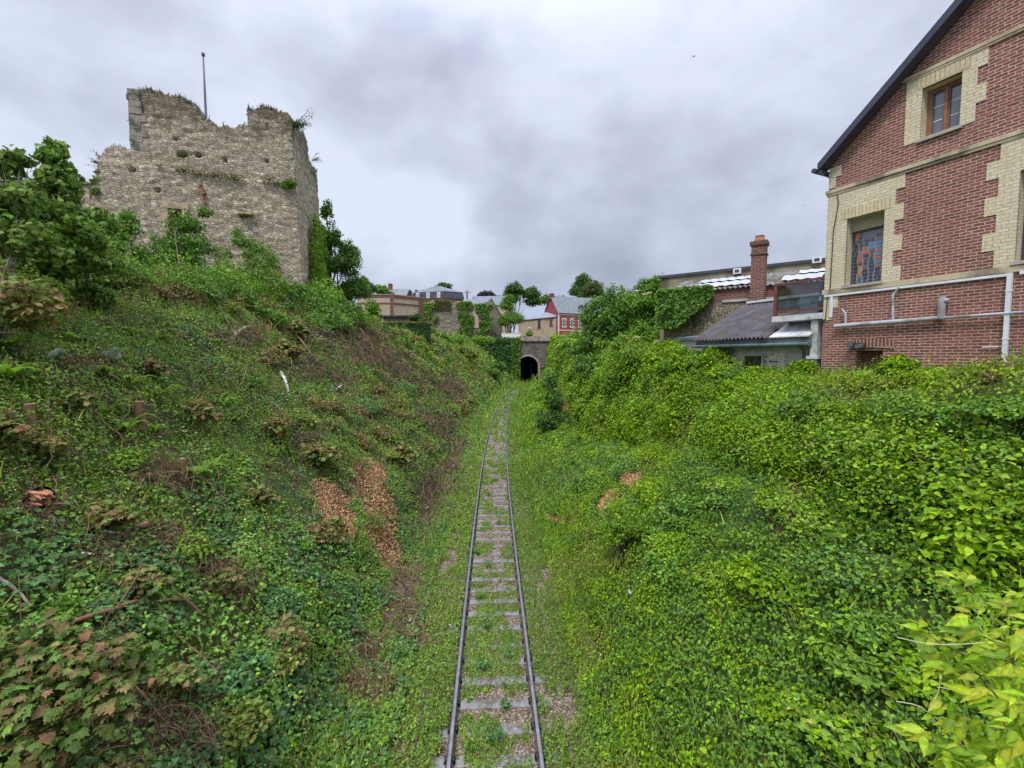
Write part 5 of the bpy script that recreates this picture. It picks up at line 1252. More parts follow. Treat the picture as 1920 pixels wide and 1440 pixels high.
undergrowth('undergrowth', 'mixed bramble, nettle and seedling undergrowth all over the left bank', -1, 520, [dk(C_HERB), dk(C_ELD), C_MAP, dk(C_GRS)+C_MAP[2:3], dk(C_IVY), C_HERB+C_MAP[:3], C_BRN+C_MAP, dk(C_BLUE), C_BRN+C_GRS[:1], C_MAP[1:5]], (.18, .52), (.5, 1.1), 1.35, 75)
undergrowth('undergrowth', 'bulging vine and weed undergrowth all over the right bank', 1, 300, [C_VINE, C_VINE, C_HERB, C_BLUE+C_HERB, C_ELD, C_VINE+C_GRS], (.22, .62), (.35, .75), 1.3, 70)
undergrowth('scrub_thicket', 'dense leafy scrub along the top of the left bank below the tower', -1, 170, [C_ELD, C_ELD+C_TREE, C_HERB+C_ELD, C_ELD+C_PALE[:2], C_MAP+C_ELD, C_HERB], (.5, 1.05), (.7, 1.3), 1.0, 30, urange=(8.8, 13.8), y0=8)
undergrowth('vine_bulge', 'overhanging vine bulges along the face of the right bank hedge', 1, 150, [C_VINE, C_VINE, C_VINE+C_IVY, C_VINE+C_GRS], (.34, .70), (.75, 1.1), 1.25, 34, urange=(6.05, 6.95), full=True)
# ---- stones of the ballast
def chips(n, P0, sz, cols, flat=.45, N0=None, name='', elong=1.0):
    oct_ = np.array([(1, 0, 0), (0, 1, 0), (-1, 0, 0), (0, -1, 0), (0, 0, 1), (0, 0, -1)], float)
    Fo = np.array([(0, 1, 4), (1, 2, 4), (2, 3, 4), (3, 0, 4), (1, 0, 5), (2, 1, 5), (3, 2, 5), (0, 3, 5)])
    jit = 1+rng.normal(size=(n, 6, 1))*.22
    A = rdir(n); 
    if N0 is not None: A = unit(N0+rng.normal(size=(n, 3))*.35)
    t = rdir(n); t = unit(t-A*np.sum(t*A, -1, keepdims=True)); b = np.cross(A, t)
    s_ = sz[:, None, None]
    L_ = oct_[None]*jit
    V = P0[:, None]+s_*(L_[..., 0:1]*t[:, None]*elong+L_[..., 1:2]*b[:, None]+L_[..., 2:3]*A[:, None]*flat)
    Fc = (np.arange(n)*6)[:, None, None]+Fo[None]
    return V.reshape(-1, 3), Fc.reshape(-1, 3), np.repeat(pal(cols, n, .22)[:, None], 6, 1).reshape(-1, 3)
MST = M('stone chips'); MST = MST.fin(MST.n('ShaderNodeAttribute', attribute_name='Col').outputs[0], .9, spec=.2)
n = 26000; y = 5.5+rng.random(n)**1.7*40; u_ = rng.uniform(-1.55, 1.6, n); x = xc(y)+u_; z = H(x, y)
slp = np.abs(((y-1.0+.3) % .6)-.3) < .11
kk = ~(slp & (np.abs(u_) < 1.12) & (rng.random(n) < .93)) & (np.abs(np.abs(u_)-.75) > .07); x, y, z = x[kk], y[kk], z[kk]
V, Fc, Cc = chips(len(x), np.stack([x, y, z+.012], -1), rng.uniform(.014, .034, len(x))*np.maximum(1, y/16), [(.27, .20, .14), (.35, .27, .20), (.18, .125, .085), (.42, .36, .30), (.27, .165, .10)], .6)
tag(link('track_ballast', raw_mesh('track_ballast', V, Fc, MST, Cc)), 'brownish crushed stone ballast between the sleepers', 'ballast', kind='stuff')

# ---- single weeds standing between the rails
wd = [(905, 1258, .26, 1), (915, 1065, .22, 0), (895, 1040, .18, 0), (925, 1395, .34, 1), (948, 1330, .16, 1), (912, 1180, .2, 1), (898, 1125, .16, 0), (935, 985, .16, 0), (915, 930, .16, 0), (884, 1412, .18, 0), (955, 1235, .13, 1)]
wl2 = ['bluish thistle-like weed between the near sleepers', 'dark green weed tuft over a far sleeper', 'small tuft beside the left rail behind the dark tuft', 'largest dark weed clump at the bottom edge between the rails', 'short weed on the second near sleeper', 'upright green weed in the middle of the bed', 'small weed left of the bed centre', 'small weed far along the bed', 'farthest small weed clump in the bed', 'low weed against the left rail near the bottom edge', 'tiny weed right of the thistle-like weed']
for (px_, py_, h_, k_), lb in zip(wd, wl2):
    q, t = G(px_, py_); m = 90; tt = rng.random(m); a = rng.integers(0, 9, m)*.7; Lx = h_*(.3+.7*tt)
    dq = np.stack([np.cos(a)*.55, np.sin(a)*.55, .9+0*a], -1)*Lx[:, None]+rng.normal(size=(m, 3))*.02
    V, Fc, Cc = scatter(dq, unit(dq+[0, 0, .1]), .055*rng.uniform(.6, 1.3, m), T_OVAL, pal(C_BLUE if k_ else C_IVY+C_ELD, m, .15), .6, None)
    e = empty('track_weed', tuple(q), 0, 'leafy '+lb, 'weed', 'weeds between the rails'); link('foliage', raw_mesh('foliage', V, Fc, ML, Cc), e)
    m_ = MB()
    for k in range(5): m_.tube([(0, 0, 0), (math.cos(k*1.4)*.4*h_, math.sin(k*1.4)*.4*h_, h_*.7)], [.005, .002], 4)
    m_.build('stem', BARK, e)
# ---- wood chip spills: a mounded sheet of chips on the slope
chip_lbl = ['orange-tan wood chip spill, the lowest left of the left bank heaps', 'largest orange-tan wood chip spill in the middle of the left bank', 'small wood chip patch just above the largest spill', 'narrow wood chip tongue running down to the foot of the left bank', 'bare reddish wood chip patch among vines on the right bank', 'thin slanting streak of wood chips on the right bank', 'tiny wood chip patch just right of the track', 'orange soil and chip patch beyond the sapling on the right bank']
for E, lb in zip(CHIPS, chip_lbl):
    cx_, cy_, rx, ry, ro = E; c, s = math.cos(R(ro)), math.sin(R(ro)); pts = []
    q, t = G(cx_, cy_); 
    w = max(rx, ry)/F*t*1.6+.3
    n = 130000; X = rng.uniform(q[0]-w*2.2, q[0]+w*2.2, n); Y = rng.uniform(q[1]-w*3.0, q[1]+w*3.0, n); Zz = H(X, Y)
    px, py, Z = topix(np.stack([X, Y, Zz], -1)); kk = in_ell(px, py, E, 1.06) & (np.abs(Z-t) < w*3)
    X, Y, Zz = X[kk], Y[kk], Zz[kk]; Nn = hn(X, Y)
    m = min(len(X), 15000); X, Y, Zz, Nn = X[:m], Y[:m], Zz[:m], Nn[:m]
    if m < 10: continue
    Pz = np.stack([X, Y, Zz], -1)+Nn*rng.uniform(.0, .07, m)[:, None]
    V, Fc, Cc = chips(m, Pz, rng.uniform(.012, .027, m)*max(1, t/11), [(.54, .28, .14), (.62, .36, .19), (.42, .20, .10), (.66, .43, .25), (.32, .145, .08)], .22, Nn, elong=1.9)
    tag(link('wood_chip_spill', raw_mesh('wood_chip_spill', V, Fc, MST, Cc)), lb, 'wood chips', 'spills of wood chips on the banks', 'stuff')

# ---- dead twigs and bramble canes
def twig_mesh(n, base, L, rad, col, Nn, bend=.5, flat=.7):
    k = 4; d = rdir(n); d = unit(d-Nn*np.sum(d*Nn, -1, keepdims=True)*flat); up_ = Nn
    ts = np.linspace(0, 1, k); cv = rdir(n)*bend
    C = [base+d*(L*t)[:, None]+cv*(L*t*(1-t))[:, None]+up_*(L*.30*np.sin(math.pi*t))[:, None] for t in ts]
    V = np.zeros((n, k*3, 3)); a = unit(np.cross(d, up_)); b = np.cross(d, a)
    for i in range(k):
        for j in range(3):
            th = 2*math.pi*j/3; V[:, i*3+j] = C[i]+(a*math.cos(th)+b*math.sin(th))*(rad*(1-.6*ts[i]))[:, None]
    Ft = []
    for i in range(k-1):
        for j in range(3):
            p, q2, r2, s2 = i*3+j, i*3+(j+1) % 3, (i+1)*3+(j+1) % 3, (i+1)*3+j; Ft += [(p, q2, r2), (p, r2, s2)]
    Ft = np.array(Ft); Fc = (np.arange(n)*k*3)[:, None, None]+Ft[None]
    return V.reshape(-1, 3), Fc.reshape(-1, 3), np.repeat(col[:, None], k*3, 1).reshape(-1, 3)
parts = []
for E in DEAD:
    q, t = G(E[0], E[1]); w = max(E[2], E[3])/F*t*1.4
    n = int(np.clip(190*(E[2]*E[3])/900, 60, 600)); m = n*14
    X = rng.uniform(q[0]-w*1.8, q[0]+w*1.8, m); Y = rng.uniform(q[1]-w*2.6, q[1]+w*2.6, m); Zz = H(X, Y)
    px, py, Z = topix(np.stack([X, Y, Zz], -1)); kk = np.nonzero(in_ell(px, py, E, 1.15))[0][:n]
    X, Y, Zz = X[kk], Y[kk], Zz[kk]; Nn = hn(X, Y); n = len(X)
    if n == 0: continue
    parts.append(twig_mesh(n, np.stack([X, Y, Zz], -1)+Nn*.10, rng.uniform(.3, 1.0, n)*max(.6, t/16), rng.uniform(.004, .009, n)*max(.8, t/9), pal(C_PINK if t > 14 else C_BRN+C_PINK, n, .25), Nn))
# loose canes across the whole left bank
n = 4600; Y = 3.5+rng.random(n)**1.6*42; U = -rng.uniform(2.6, 13, n); X = xc(Y)+U; Zz = H(X, Y); px, py, Z = topix(np.stack([X, Y, Zz], -1)); kk = (px > -100) & (px < 1000) & (py < 1560); X, Y, Zz, Z = X[kk], Y[kk], Zz[kk], Z[kk]; Nn = hn(X, Y); n = len(X)
parts.append(twig_mesh(n, np.stack([X, Y, Zz], -1)+Nn*.12, rng.uniform(.25, 1.1, n), rng.uniform(.0035, .008, n)*np.maximum(.8, Z/10), pal(C_BRN+C_PINK, n, .25), Nn))
n = 700; Y = 3.5+rng.random(n)**1.6*26; U = rng.uniform(2.2, 8, n); X = xc(Y)+U; Zz = H(X, Y); px, py, Z = topix(np.stack([X, Y, Zz], -1)); kk = (px > 900) & (px < 2000) & (py < 1560); X, Y, Zz, Z = X[kk], Y[kk], Zz[kk], Z[kk]; Nn = hn(X, Y); n = len(X)
parts.append(twig_mesh(n, np.stack([X, Y, Zz], -1)+Nn*.18, rng.uniform(.2, .7, n), rng.uniform(.003, .006, n)*np.maximum(.8, Z/10), pal([(.22, .24, .08), (.28, .22, .10)], n, .2), Nn))
V, Fc, Cc = join(parts); tag(link('dead_canes', raw_mesh('dead_canes', V, Fc, MST, Cc)), 'tangled brown and pinkish dead bramble canes over the banks', 'dead brambles', kind='stuff')

# ---- shrubs, trees and ivy masses as things
def crown(blobs, n, sz, cols, tpl, sub=.36, per=9, tilt=.55, upb=.25, jit=.2, fill=.5, droop=.3):
    """blobs: (centre xyz, radii xyz). leaves on many sub-clumps over each blob"""
    tv = np.array([b[1][0]*b[1][1]+b[1][0]*b[1][2] for b in blobs]); tv = tv/tv.sum(); parts = []
    for (c, r), w in zip(blobs, tv):
        c = np.array(c, float); r = np.array(r, float)
        m = max(9, int(per*2.1*(1/sub)**1.1)); d = rdir(m); d[:, 2] = np.abs(d[:, 2])*1.0-.35; d = unit(d)
        cc = c+d*r*rng.uniform(.15, .90, (m, 1))**.75; cr_ = r.mean()*sub*rng.uniform(.55, 1.25, m)
        nl = int(n*w)+4; i = rng.choice(m, nl, p=(cr_**2)/(cr_**2).sum()); dd = rdir(nl); dd[:, 2] = dd[:, 2]*.8+.15; dd = unit(dd)
        rad = 1-rng.random(nl)**2*fill
        Pp = cc[i]+dd*(cr_[i]*rad)[:, None]
        br = (.86+.28*rng.random(m))[i]
        N_ = unit(dd*(1-upb)+np.array([0, 0, 1.])*upb)
        parts.append(scatter(Pp, N_, sz*rng.uniform(.6, 1.25, nl), tpl, pal(cols, nl, jit)*br[:, None], tilt, np.array([0, 0, -1.]), droop))
    return join(parts)
def pxblob(cx_, cy_, rx, ry, Z, ryd=None):
    c = P(cx_, cy_, Z); return (tuple(c), (rx/F*Z, (ryd if ryd is not None else .8*(rx+ry)/2/F*Z), ry/F*Z))
def plant(name, label, cat, blobs, n, sz, cols, tpl=T_DIA, mat=None, base=None, bark=None, trad=.05, group=None, stems=3, sub=.36, upb=.25, tilt=.55, extra=None, fill=.5, droop=.3, per=9, skirt=None):
    if skirt is None: skirt = name in ('elder_shrub', 'small_tree', 'leaning_shrub', 'bush', 'elder_bush', 'hazel_bush', 'sapling', 'maple_shrub')
    B = [pxblob(*b) for b in blobs]
    cen = np.mean([b[0] for b in B], 0)
    if base is None:
        bx, by = cen[0], cen[1]; bz = float(H(bx, by))
        lowz = min(b[0][2]-b[1][2]*.6 for b in B); bz = min(bz, lowz+.3) if bz > lowz+1.2 else bz
        base = np.array([bx, by, bz])
    base = np.array(base, float)
    if skirt:
        for k_ in range(min(3, len(B))):
            b_ = B[k_]; lo = base+[0, 0, .1]
            for t_ in (.35, .7): B.append((tuple(lo*(1-t_)+np.array(b_[0])*t_+rng.normal(size=3)*.08), tuple(np.array(b_[1])*(.35+.5*t_))))
    e = empty(name, tuple(base), 0, label, cat, group)
    V, Fc, Cc = crown(B, int(n*(2.3 if tpl is not T_MAPLE else 1.25)), sz*(.82 if tpl is not T_MAPLE else .9), cols, tpl, sub, per, tilt, upb, fill=fill, droop=droop)
    o = link('foliage', raw_mesh('foliage', V-base, Fc, mat or ML, Cc), e)
    m_ = MB()
    if skirt: trad *= .6
    for k in range(stems):
        b = B[k % len(B)]; tgt = np.array(b[0])+rng.normal(size=3)*np.array(b[1])*.25-base; st = rng.normal(size=3)*[trad*2.5, trad*2.5, 0]
        mid1 = st*.8+tgt*.35+rng.normal(size=3)*.03*np.linalg.norm(tgt)*.5; mid2 = tgt*.7+rng.normal(size=3)*.03*np.linalg.norm(tgt)*.5
        m_.tube([st-np.array([0, 0, .25]), mid1, mid2, tgt], [trad, trad*.8, trad*.55, trad*.25], 6)
        for q_ in range(3):
            t_ = tgt+rng.normal(size=3)*np.array(b[1])*.55; m_.tube([mid2, (mid2+t_)/2+rng.normal(size=3)*.05, t_], [trad*.45, trad*.3, trad*.1], 5)
    m_.build('stem' if trad < .09 else 'trunk', bark or BARK, e, smooth=True)
    return e
S = 'shrub'
# sycamore thicket at the far left
plant('young_sycamore', 'tall young sycamore spire rising dark against the sky at the far left', 'tree', [(104, 278, 16, 18, 10.5), (98, 300, 24, 24, 10.4), (112, 318, 26, 24, 10.6), (106, 345, 38, 30, 10.5), (92, 400, 55, 50, 10.5), (135, 440, 50, 42, 10.5)], 2900, .125, C_SYC, T_MAPLE, None, G(120, 560)[0], BARKP, .020, stems=4, sub=.45, upb=.1, droop=.55)
plant('young_sycamore', 'leafy young sycamore cut by the left frame edge with a pale curved stem', 'tree', [(28, 295, 20, 22, 9.2), (14, 322, 26, 26, 9.2), (20, 390, 55, 50, 9.2), (45, 455, 60, 50, 9.2), (-40, 420, 60, 90, 9.2)], 2700, .125, C_SYC+C_MAP[:2], T_MAPLE, None, G(5, 640)[0], BARKP, .024, stems=4, sub=.45, upb=.1, droop=.55)
plant('young_sycamore', 'broad low sycamore clump filling the gap between the two left sycamores and the elder', 'tree', [(170, 420, 40, 34, 12.5), (60, 500, 80, 34, 12), (175, 490, 55, 40, 12)], 2800, .13, C_SYC, T_MAPLE, None, G(150, 570)[0], BARK, .03, stems=5, sub=.42, upb=.15, droop=.5)
plant('elder_shrub', 'light green elder shrub in front of the left part of the tower', S, [(228, 430, 30, 28, 17), (232, 480, 42, 40, 17), (205, 520, 45, 26, 17), (255, 500, 20, 40, 17), (215, 445, 22, 30, 16.5), (240, 410, 16, 20, 17)], 3400, .13, C_ELD+C_PALE[:2], T_OVAL, None, G(228, 575)[0], BARKP, .035, stems=5, sub=.4)
plant('small_tree', 'dense bushy tree half covering the yellow stone window of the tower', 'tree', [(348, 425, 40, 28, 23), (325, 465, 46, 42, 23), (370, 465, 28, 40, 23), (310, 510, 40, 30, 23), (360, 520, 44, 26, 23), (300, 490, 34, 30, 22.5), (385, 400, 14, 14, 23)], 5200, .15, C_ELD+C_TREE, T_OVAL, None, G(345, 572)[0], BARK, .07, stems=5, sub=.34, fill=.65)
plant('leaning_shrub', 'upright ivy-green shrub leaning against the tower wall below the stone corbel', S, [(450, 455, 12, 26, 27.5), (478, 470, 16, 36, 28), (505, 500, 20, 44, 28), (478, 525, 42, 36, 27.5), (520, 540, 24, 28, 27.5), (445, 440, 7, 22, 27.8)], 5200, .13, C_IVY+C_ELD, T_DIA, None, G(490, 560)[0], BARK, .05, stems=4, sub=.3)
plant('leaning_shrub', 'thin two-pronged shoot of ivy against the tower wall left of the leaning shrub', S, [(408, 480, 6, 26, 27.3), (426, 478, 6, 26, 27.6), (424, 515, 16, 18, 27.3)], 1000, .12, C_ELD, T_DIA, None, G(422, 556)[0], BARK, .03, stems=2, sub=.4)
rowL = [(285, 520, 34, 26, 19.5, 'rounded green bush left of the tree before the tower'), (408, 548, 36, 24, 22, 'mid-green bush under the thin ivy shoot at the tower foot'), (455, 572, 40, 24, 21, 'spreading bush below the leaning shrub at the tower foot'), (345, 560, 44, 24, 18, 'leafy bush on the slope below the bushy tree'), (260, 570, 44, 24, 15.5, 'low dark bush on the slope below the elder shrub'), (535, 560, 24, 20, 27, 'small dark bush against the tower corner footing'), (500, 600, 44, 16, 22, 'flat yellow-green bush on the slope under the tower corner'), (385, 600, 46, 18, 17, 'low spreading bush midway between elder and tower corner'), (165, 560, 50, 28, 12.5, 'shaded bush under the sycamore clump')]
for i, (cx_, cy_, rx, ry, Z, lb) in enumerate(rowL):
    plant('bush', lb, 'bush', [(cx_-rx*.4, cy_+ry*.2, rx*.6, ry*.8, Z), (cx_+rx*.4, cy_, rx*.6, ry*.85, Z+.3), (cx_, cy_-ry*.3, rx*.55, ry*.7, Z+.2)], int(900+rx*ry*1.1), .0058*Z+.02, [C_ELD, C_HERB+C_ELD, C_IVY][i % 3], T_DIA if Z > 16 else T_OVAL, group='bushes along the top of the left bank', trad=.025, sub=.4)
# tower side ivy and tree
plant('tree', 'dark green tree standing just right of the ruined tower', 'tree', [(612, 400, 12, 26, 43), (622, 450, 24, 32, 43), (640, 500, 40, 40, 43), (662, 545, 30, 40, 43), (625, 560, 34, 40, 43), (655, 470, 18, 24, 43), (610, 470, 16, 30, 43)], 9500, .22, C_ELD+C_TREE, T_DIA, None, None, BARK, .14, stems=5, sub=.36, fill=.8, per=7)
MASK = []
def ivy_on(fr_o, fn, u0, u1, z0, z1, n, sz, cols, label, name='wall_ivy', shape=None, thick=.25, seed=0, T=None):
    """leaves hugging a wall plane; fn(u,z)->world point & normal"""
    U = rng.uniform(u0, u1, n); Zq = rng.uniform(z0, z1, n)
    k = shape(U, Zq) if shape else np.ones(n, bool); U, Zq = U[k], Zq[k]; n = len(U)
    dd = rng.random(n)**.6*thick*(.4+1.1*fbm(U/.9, Zq/.9, 0, 3, seed+5))
    Pp, Nn = fn(U, Zq, dd)
    V, Fc, Cc = scatter(Pp, Nn, sz*rng.uniform(.6, 1.2, n), T or T_DIA, pal(cols, n, .2), .75, np.array([0, 0, -1.]), .35)
    c = V.mean(0); e = empty(name, tuple(c), 0, label, 'ivy'); link('foliage', raw_mesh('foliage', V-c, Fc, MLS, Cc), e)
    m_ = MB()
    for q in range(4):
        uu = rng.uniform(u0+.2*(u1-u0), u1-.2*(u1-u0)); pts = [fn(np.array([uu+.1*math.sin(t*3+q)]), np.array([z0+(z1-z0)*.85*t]), np.array([.03]))[0][0]-c for t in np.linspace(0, 1, 6)]
        m_.tube(pts, [.04, .035, .03, .025, .02, .01], 5)
    m_.build('stem', BARK, e); return e
def wallfn(ox, oy, rz, side=False, y0=0.0):
    c, s = math.cos(rz), math.sin(rz)
    def f(U, Z, d):
        if not side: lx, ly, n_ = U, y0-d, (s, -c, .15)
        else: lx, ly, n_ = -BAT*(Z-8)+.62+d, U, (c, s, .15)
        return np.stack([ox+lx*c-ly*s, oy+lx*s+ly*c, Z], -1), np.tile(n_, (len(U), 1))
    return f
tws = wallfn(tox, toy, trz, True)
ivy_on(None, tws, 1.2, YD, 10.0, 18.6, 15000, .19, C_ELD+C_VINE, 'bright ivy curtain climbing the right flank of the ruined tower', shape=lambda U, Z: Z < 10.6+np.clip((U-1.0)/2.6, 0, 3)*4.0*(.5+1.0*fbm(U/1.1, 0*U, 0, 3, 7))+(fbm(U/.6, Z/3, 0, 3, 8)-.5)*3, thick=.5)
plant('bush', 'sprawling ivy bush spreading from the foot of the tower flank', 'bush', [(592, 555, 22, 34, 34), (610, 590, 34, 24, 34), (575, 600, 28, 20, 32), (600, 520, 12, 30, 36)], 3600, .2, C_ELD+C_HERB, T_DIA, trad=.05, sub=.34)
# moss band and tufts on the tower
def tuft(p, n, h, cols, label, name='grass_tuft', spread=.4, cat='grass tuft', sz=1.0, par=None, leaves=0):
    p = np.array(p, float); base = p+rng.normal(size=(n, 3))*[spread, spread*.5, .03]
    nn = unit(rng.normal(size=(n, 3))*[1, 1, .2]); t = unit(np.tile([0, 0, 1.], (n, 1))+rng.normal(size=(n, 3))*.45)
    prt = [scatter(base, nn, h*rng.uniform(.5, 1.2, n), (T_BLADE[0]*[2.2, 1, 1], T_BLADE[1]), pal(cols, n, .2), .1, t, .9)]
    if leaves: prt.append(scatter(p+rng.normal(size=(leaves, 3))*[spread, spread*.6, h*.3], rdir(leaves), .09*sz*rng.uniform(.6, 1.3, leaves), T_DIA, pal(cols, leaves, .2), .5))
    V, Fc, Cc = join(prt); o = link(name, raw_mesh(name, V-p, Fc, ML, Cc)); o.location = tuple(p); tag(o, label, cat, kind='stuff'); return o
def towerpt(px, py, yl=.1): s_, z_ = tf(px, py, yl); c, s = math.cos(trz), math.sin(trz); return (tox+s_*c-yl*s, toy+s_*s+yl*c, z_)
C_TUF = [(.09, .13, .04), (.13, .16, .05), (.16, .15, .06), (.06, .10, .035)]
def fringe(A_, T_, loc, n, h, cols, label, y0=-.1, y1=1.2, jl=.5):
    """grass growing all along a broken wall top"""
    S_ = rng.uniform(A_[0], A_[-1], n*3); Z_ = np.interp(S_, A_, T_); k = (fbm(S_*.9, 0*S_, 0, 3, 77) > .42) | (rng.random(n*3) < .25); S_, Z_ = S_[k][:n], Z_[k][:n]; n = len(S_)
    Q = loc(S_, rng.uniform(y0, y1, n), Z_-.04)
    nn = unit(rng.normal(size=(n, 3))*[1, 1, .2]); t = unit(np.tile([0, 0, 1.], (n, 1))+rng.normal(size=(n, 3))*.5)
    prt = [scatter(Q, nn, h*rng.uniform(.4, 1.2, n), (T_BLADE[0]*[2.4, 1, 1], T_BLADE[1]), pal(cols, n, .2), .1, t, .9), scatter(Q+rng.normal(size=(n, 3))*[.05, .05, .05], rdir(n), .10*rng.uniform(.6, 1.4, n), T_DIA, pal(cols, n, .2), .5)]
    V, Fc, Cc = join(prt); tag(link('grass_fringe', raw_mesh('grass_fringe', V, Fc, ML, Cc)), label, 'grass', kind='stuff')
c_, s_t = math.cos(trz), math.sin(trz)
fringe(fa, ft, lambda S, Y, Z: np.stack([tox+S*c_-Y*s_t, toy+S*s_t+Y*c_, Z], -1), 1500, .30, C_TUF, 'grass and moss fringe along the broken front battlements of the tower')
fringe(sa__, st__, lambda S, Y, Z: np.stack([tox+(-BAT*(Z-8)+.55-Y)*c_-S*s_t, toy+(-BAT*(Z-8)+.55-Y)*s_t+S*c_, Z], -1), 700, .30, C_TUF, 'grass fringe along the sloping top of the tower flank')
for px_, py_, n_, h_, lb, sp_, lv in ((550, 236, 160, .5, 'yellowish grass tuft on the tower corner below the right battlement', .35, 160), (342, 290, 60, .22, 'small yellow-green tuft growing from a hole in the upper tower wall', .2, 110)):
    tuft(towerpt(px_, py_, -.05 if py_ == 290 else .25), n_, h_, C_TUF, lb, spread=sp_, leaves=lv)
n = 1500; cu = []; S_ = rng.uniform(led[0][0], led[1][0], n); Zl = np.interp(S_, [led[0][0], led[1][0]], [led[0][1], led[1][1]])+rng.normal(size=n)*.11-.03
kk = fbm(S_*1.3, 0*S_, 0, 3, 12)+rng.random(n)*.2 > .50; S_, Zl = S_[kk], Zl[kk]; c, s = math.cos(trz), math.sin(trz); Y_ = rng.uniform(-.42, -.12, len(S_))
V, Fc, Cc = scatter(np.stack([S_, Y_, Zl], -1), np.tile([0, -.5, .8], (len(S_), 1)), rng.uniform(.06, .14, len(S_)), T_DIA, pal([(.19, .17, .06), (.20, .17, .06), (.10, .12, .04)], len(S_), .2), .6)
tag(link('moss_band', raw_mesh('moss_band', V, Fc, ML, Cc), tower), kind='stuff')
plant('wall_fern', 'green fern clump hanging from the tower corner ledge', 'fern', [(542, 344, 13, 6, 31.4), (535, 350, 9, 5, 31.4)], 420, .16, C_ELD, T_DIA, None, towerpt(545, 348, -.2), BARK, .01, stems=2)
plant('wall_shrub', 'leafy shrub growing out of the left edge of the tower', S, [(182, 345, 11, 12, 29), (184, 362, 10, 12, 29), (188, 325, 8, 8, 29)], 700, .2, C_SYC, T_DIA, None, towerpt(186, 372, -.2), BARK, .02, stems=3)
def twigs_out(px, py, lb, dirs, n, Lr_, side=False):
    p = np.array(towerpt(px, py, .2))
    if side: y_, z_ = tside(px-4, py+6); xl_ = -BAT*(z_-8)+.4; p = np.array([tox+xl_*c_-y_*s_t, toy+xl_*s_t+y_*c_, z_])
    m_ = MB(); e = empty('wall_twigs', tuple(p), 0, lb, 'twigs')
    tip = []
    for k in range(n):
        d = unit(np.array(dirs)+rng.normal(size=3)*.28); L_ = Lr_*rng.uniform(.5, 1.1); m_.tube([(0, 0, 0), d*L_*.5+[0, 0, .05], d*L_+[0, 0, .12]], [.022, .016, .007], 5)
        for t in np.linspace(.35, 1, 12): tip.append(d*L_*t+rng.normal(size=3)*.06)
    m_.build('twig', BARK, e); tip = np.array(tip); V, Fc, Cc = scatter(tip, rdir(len(tip)), .10, T_DIA, pal(C_BLUE+C_TUF, len(tip), .2), .5); link('foliage', raw_mesh('foliage', V, Fc, ML, Cc), e)
twigs_out(553, 236, 'wispy twigs sticking out to the right from the tower corner top', (1, 0, .35), 9, 1.6)
twigs_out(194, 315, 'spiky grey-green twigs sticking out of the tower left edge', (-.8, 0, .6), 11, 1.0)
twigs_out(596, 296, 'few thin twigs poking from the right skyline of the tower flank', (1, 0, .4), 5, 1.1, True)

# maple-leaved shrubs on the left bank
mp = [(50, 572, 78, 62, 8.6, 26, 'olive and tan maple-leaved shrub at the left frame edge under the sycamores'), (368, 775, 42, 24, 0, 13, 'orange-tinged maple resprout in the middle of the left bank'), (145, 748, 22, 15, 0, 9, 'small pale-leaved maple resprout below the two white rags'), (285, 690, 26, 18, 0, 10, 'brownish maple resprout beside the cut stumps'), (90, 835, 34, 18, 0, 9, 'yellow-orange maple resprout near the left edge above the torn log'), (205, 965, 48, 26, 0, 14, 'low maple clump right of the torn red log'), (5, 800, 40, 34, 0, 12, 'tan maple shrub at the left frame edge above the torn log'), (270, 1090, 46, 30, 0, 14, 'broad green maple resprout above the long fallen branch'), (420, 1085, 26, 20, 0, 9, 'olive maple resprout among dead canes on the lower left bank'), (515, 800, 30, 20, 0, 10, 'green maple resprout left of the wood chip spills'), (490, 930, 32, 20, 0, 10, 'olive maple resprout left of the lowest wood chip spill'), (600, 850, 44, 24, 0, 14, 'maple shrub directly above the largest wood chip spill'), (330, 1270, 60, 18, 0, 12, 'green maple sprig reaching right from the big near maple'), (535, 655, 34, 20, 0, 12, 'yellowish maple shrub under the tower corner'), (560, 618, 20, 18, 0, 8, 'reddish sprouting stump thicket right below the tower corner'), (755, 850, 30, 22, 0, 10, 'light maple resprout above the foot of the left bank')]
for cx_, cy_, rx, ry, Z, nf, lb in mp:
    if not Z: q, Z = G(cx_, cy_+ry); 
    else: q = G(cx_, cy_+ry)[0]
    Z -= .25
    plant('maple_shrub', lb, S, [(cx_-rx*.45, cy_+ry*.15, rx*.55, ry*.7, Z), (cx_+rx*.45, cy_+ry*.2, rx*.5, ry*.65, Z), (cx_, cy_-ry*.3, rx*.6, ry*.6, Z)], int(nf*(26 if Z < 10 else 34)), max(.10, .0095*Z), C_MAP, T_MAPLE, None, q, BARKR, .018, 'sycamore and maple resprouts on the left bank', 3, .5, .55, .35, droop=.25)
plant('maple_shrub', 'big near maple shrub with green and brown lobed leaves in the bottom left corner', S, [(60, 1230, 90, 60, 4.9), (130, 1290, 110, 60, 4.7), (20, 1340, 90, 70, 4.6), (180, 1330, 70, 50, 4.6), (220, 1240, 60, 40, 5.0), (60, 1400, 90, 50, 4.4)], 2600, .105, [tuple(.85*v for v in q) for q in C_MAP+C_SYC[:3]], T_MAPLE, None, G(90, 1439)[0], BARKR, .02, None, 6, .5, .55, .3, droop=.3)
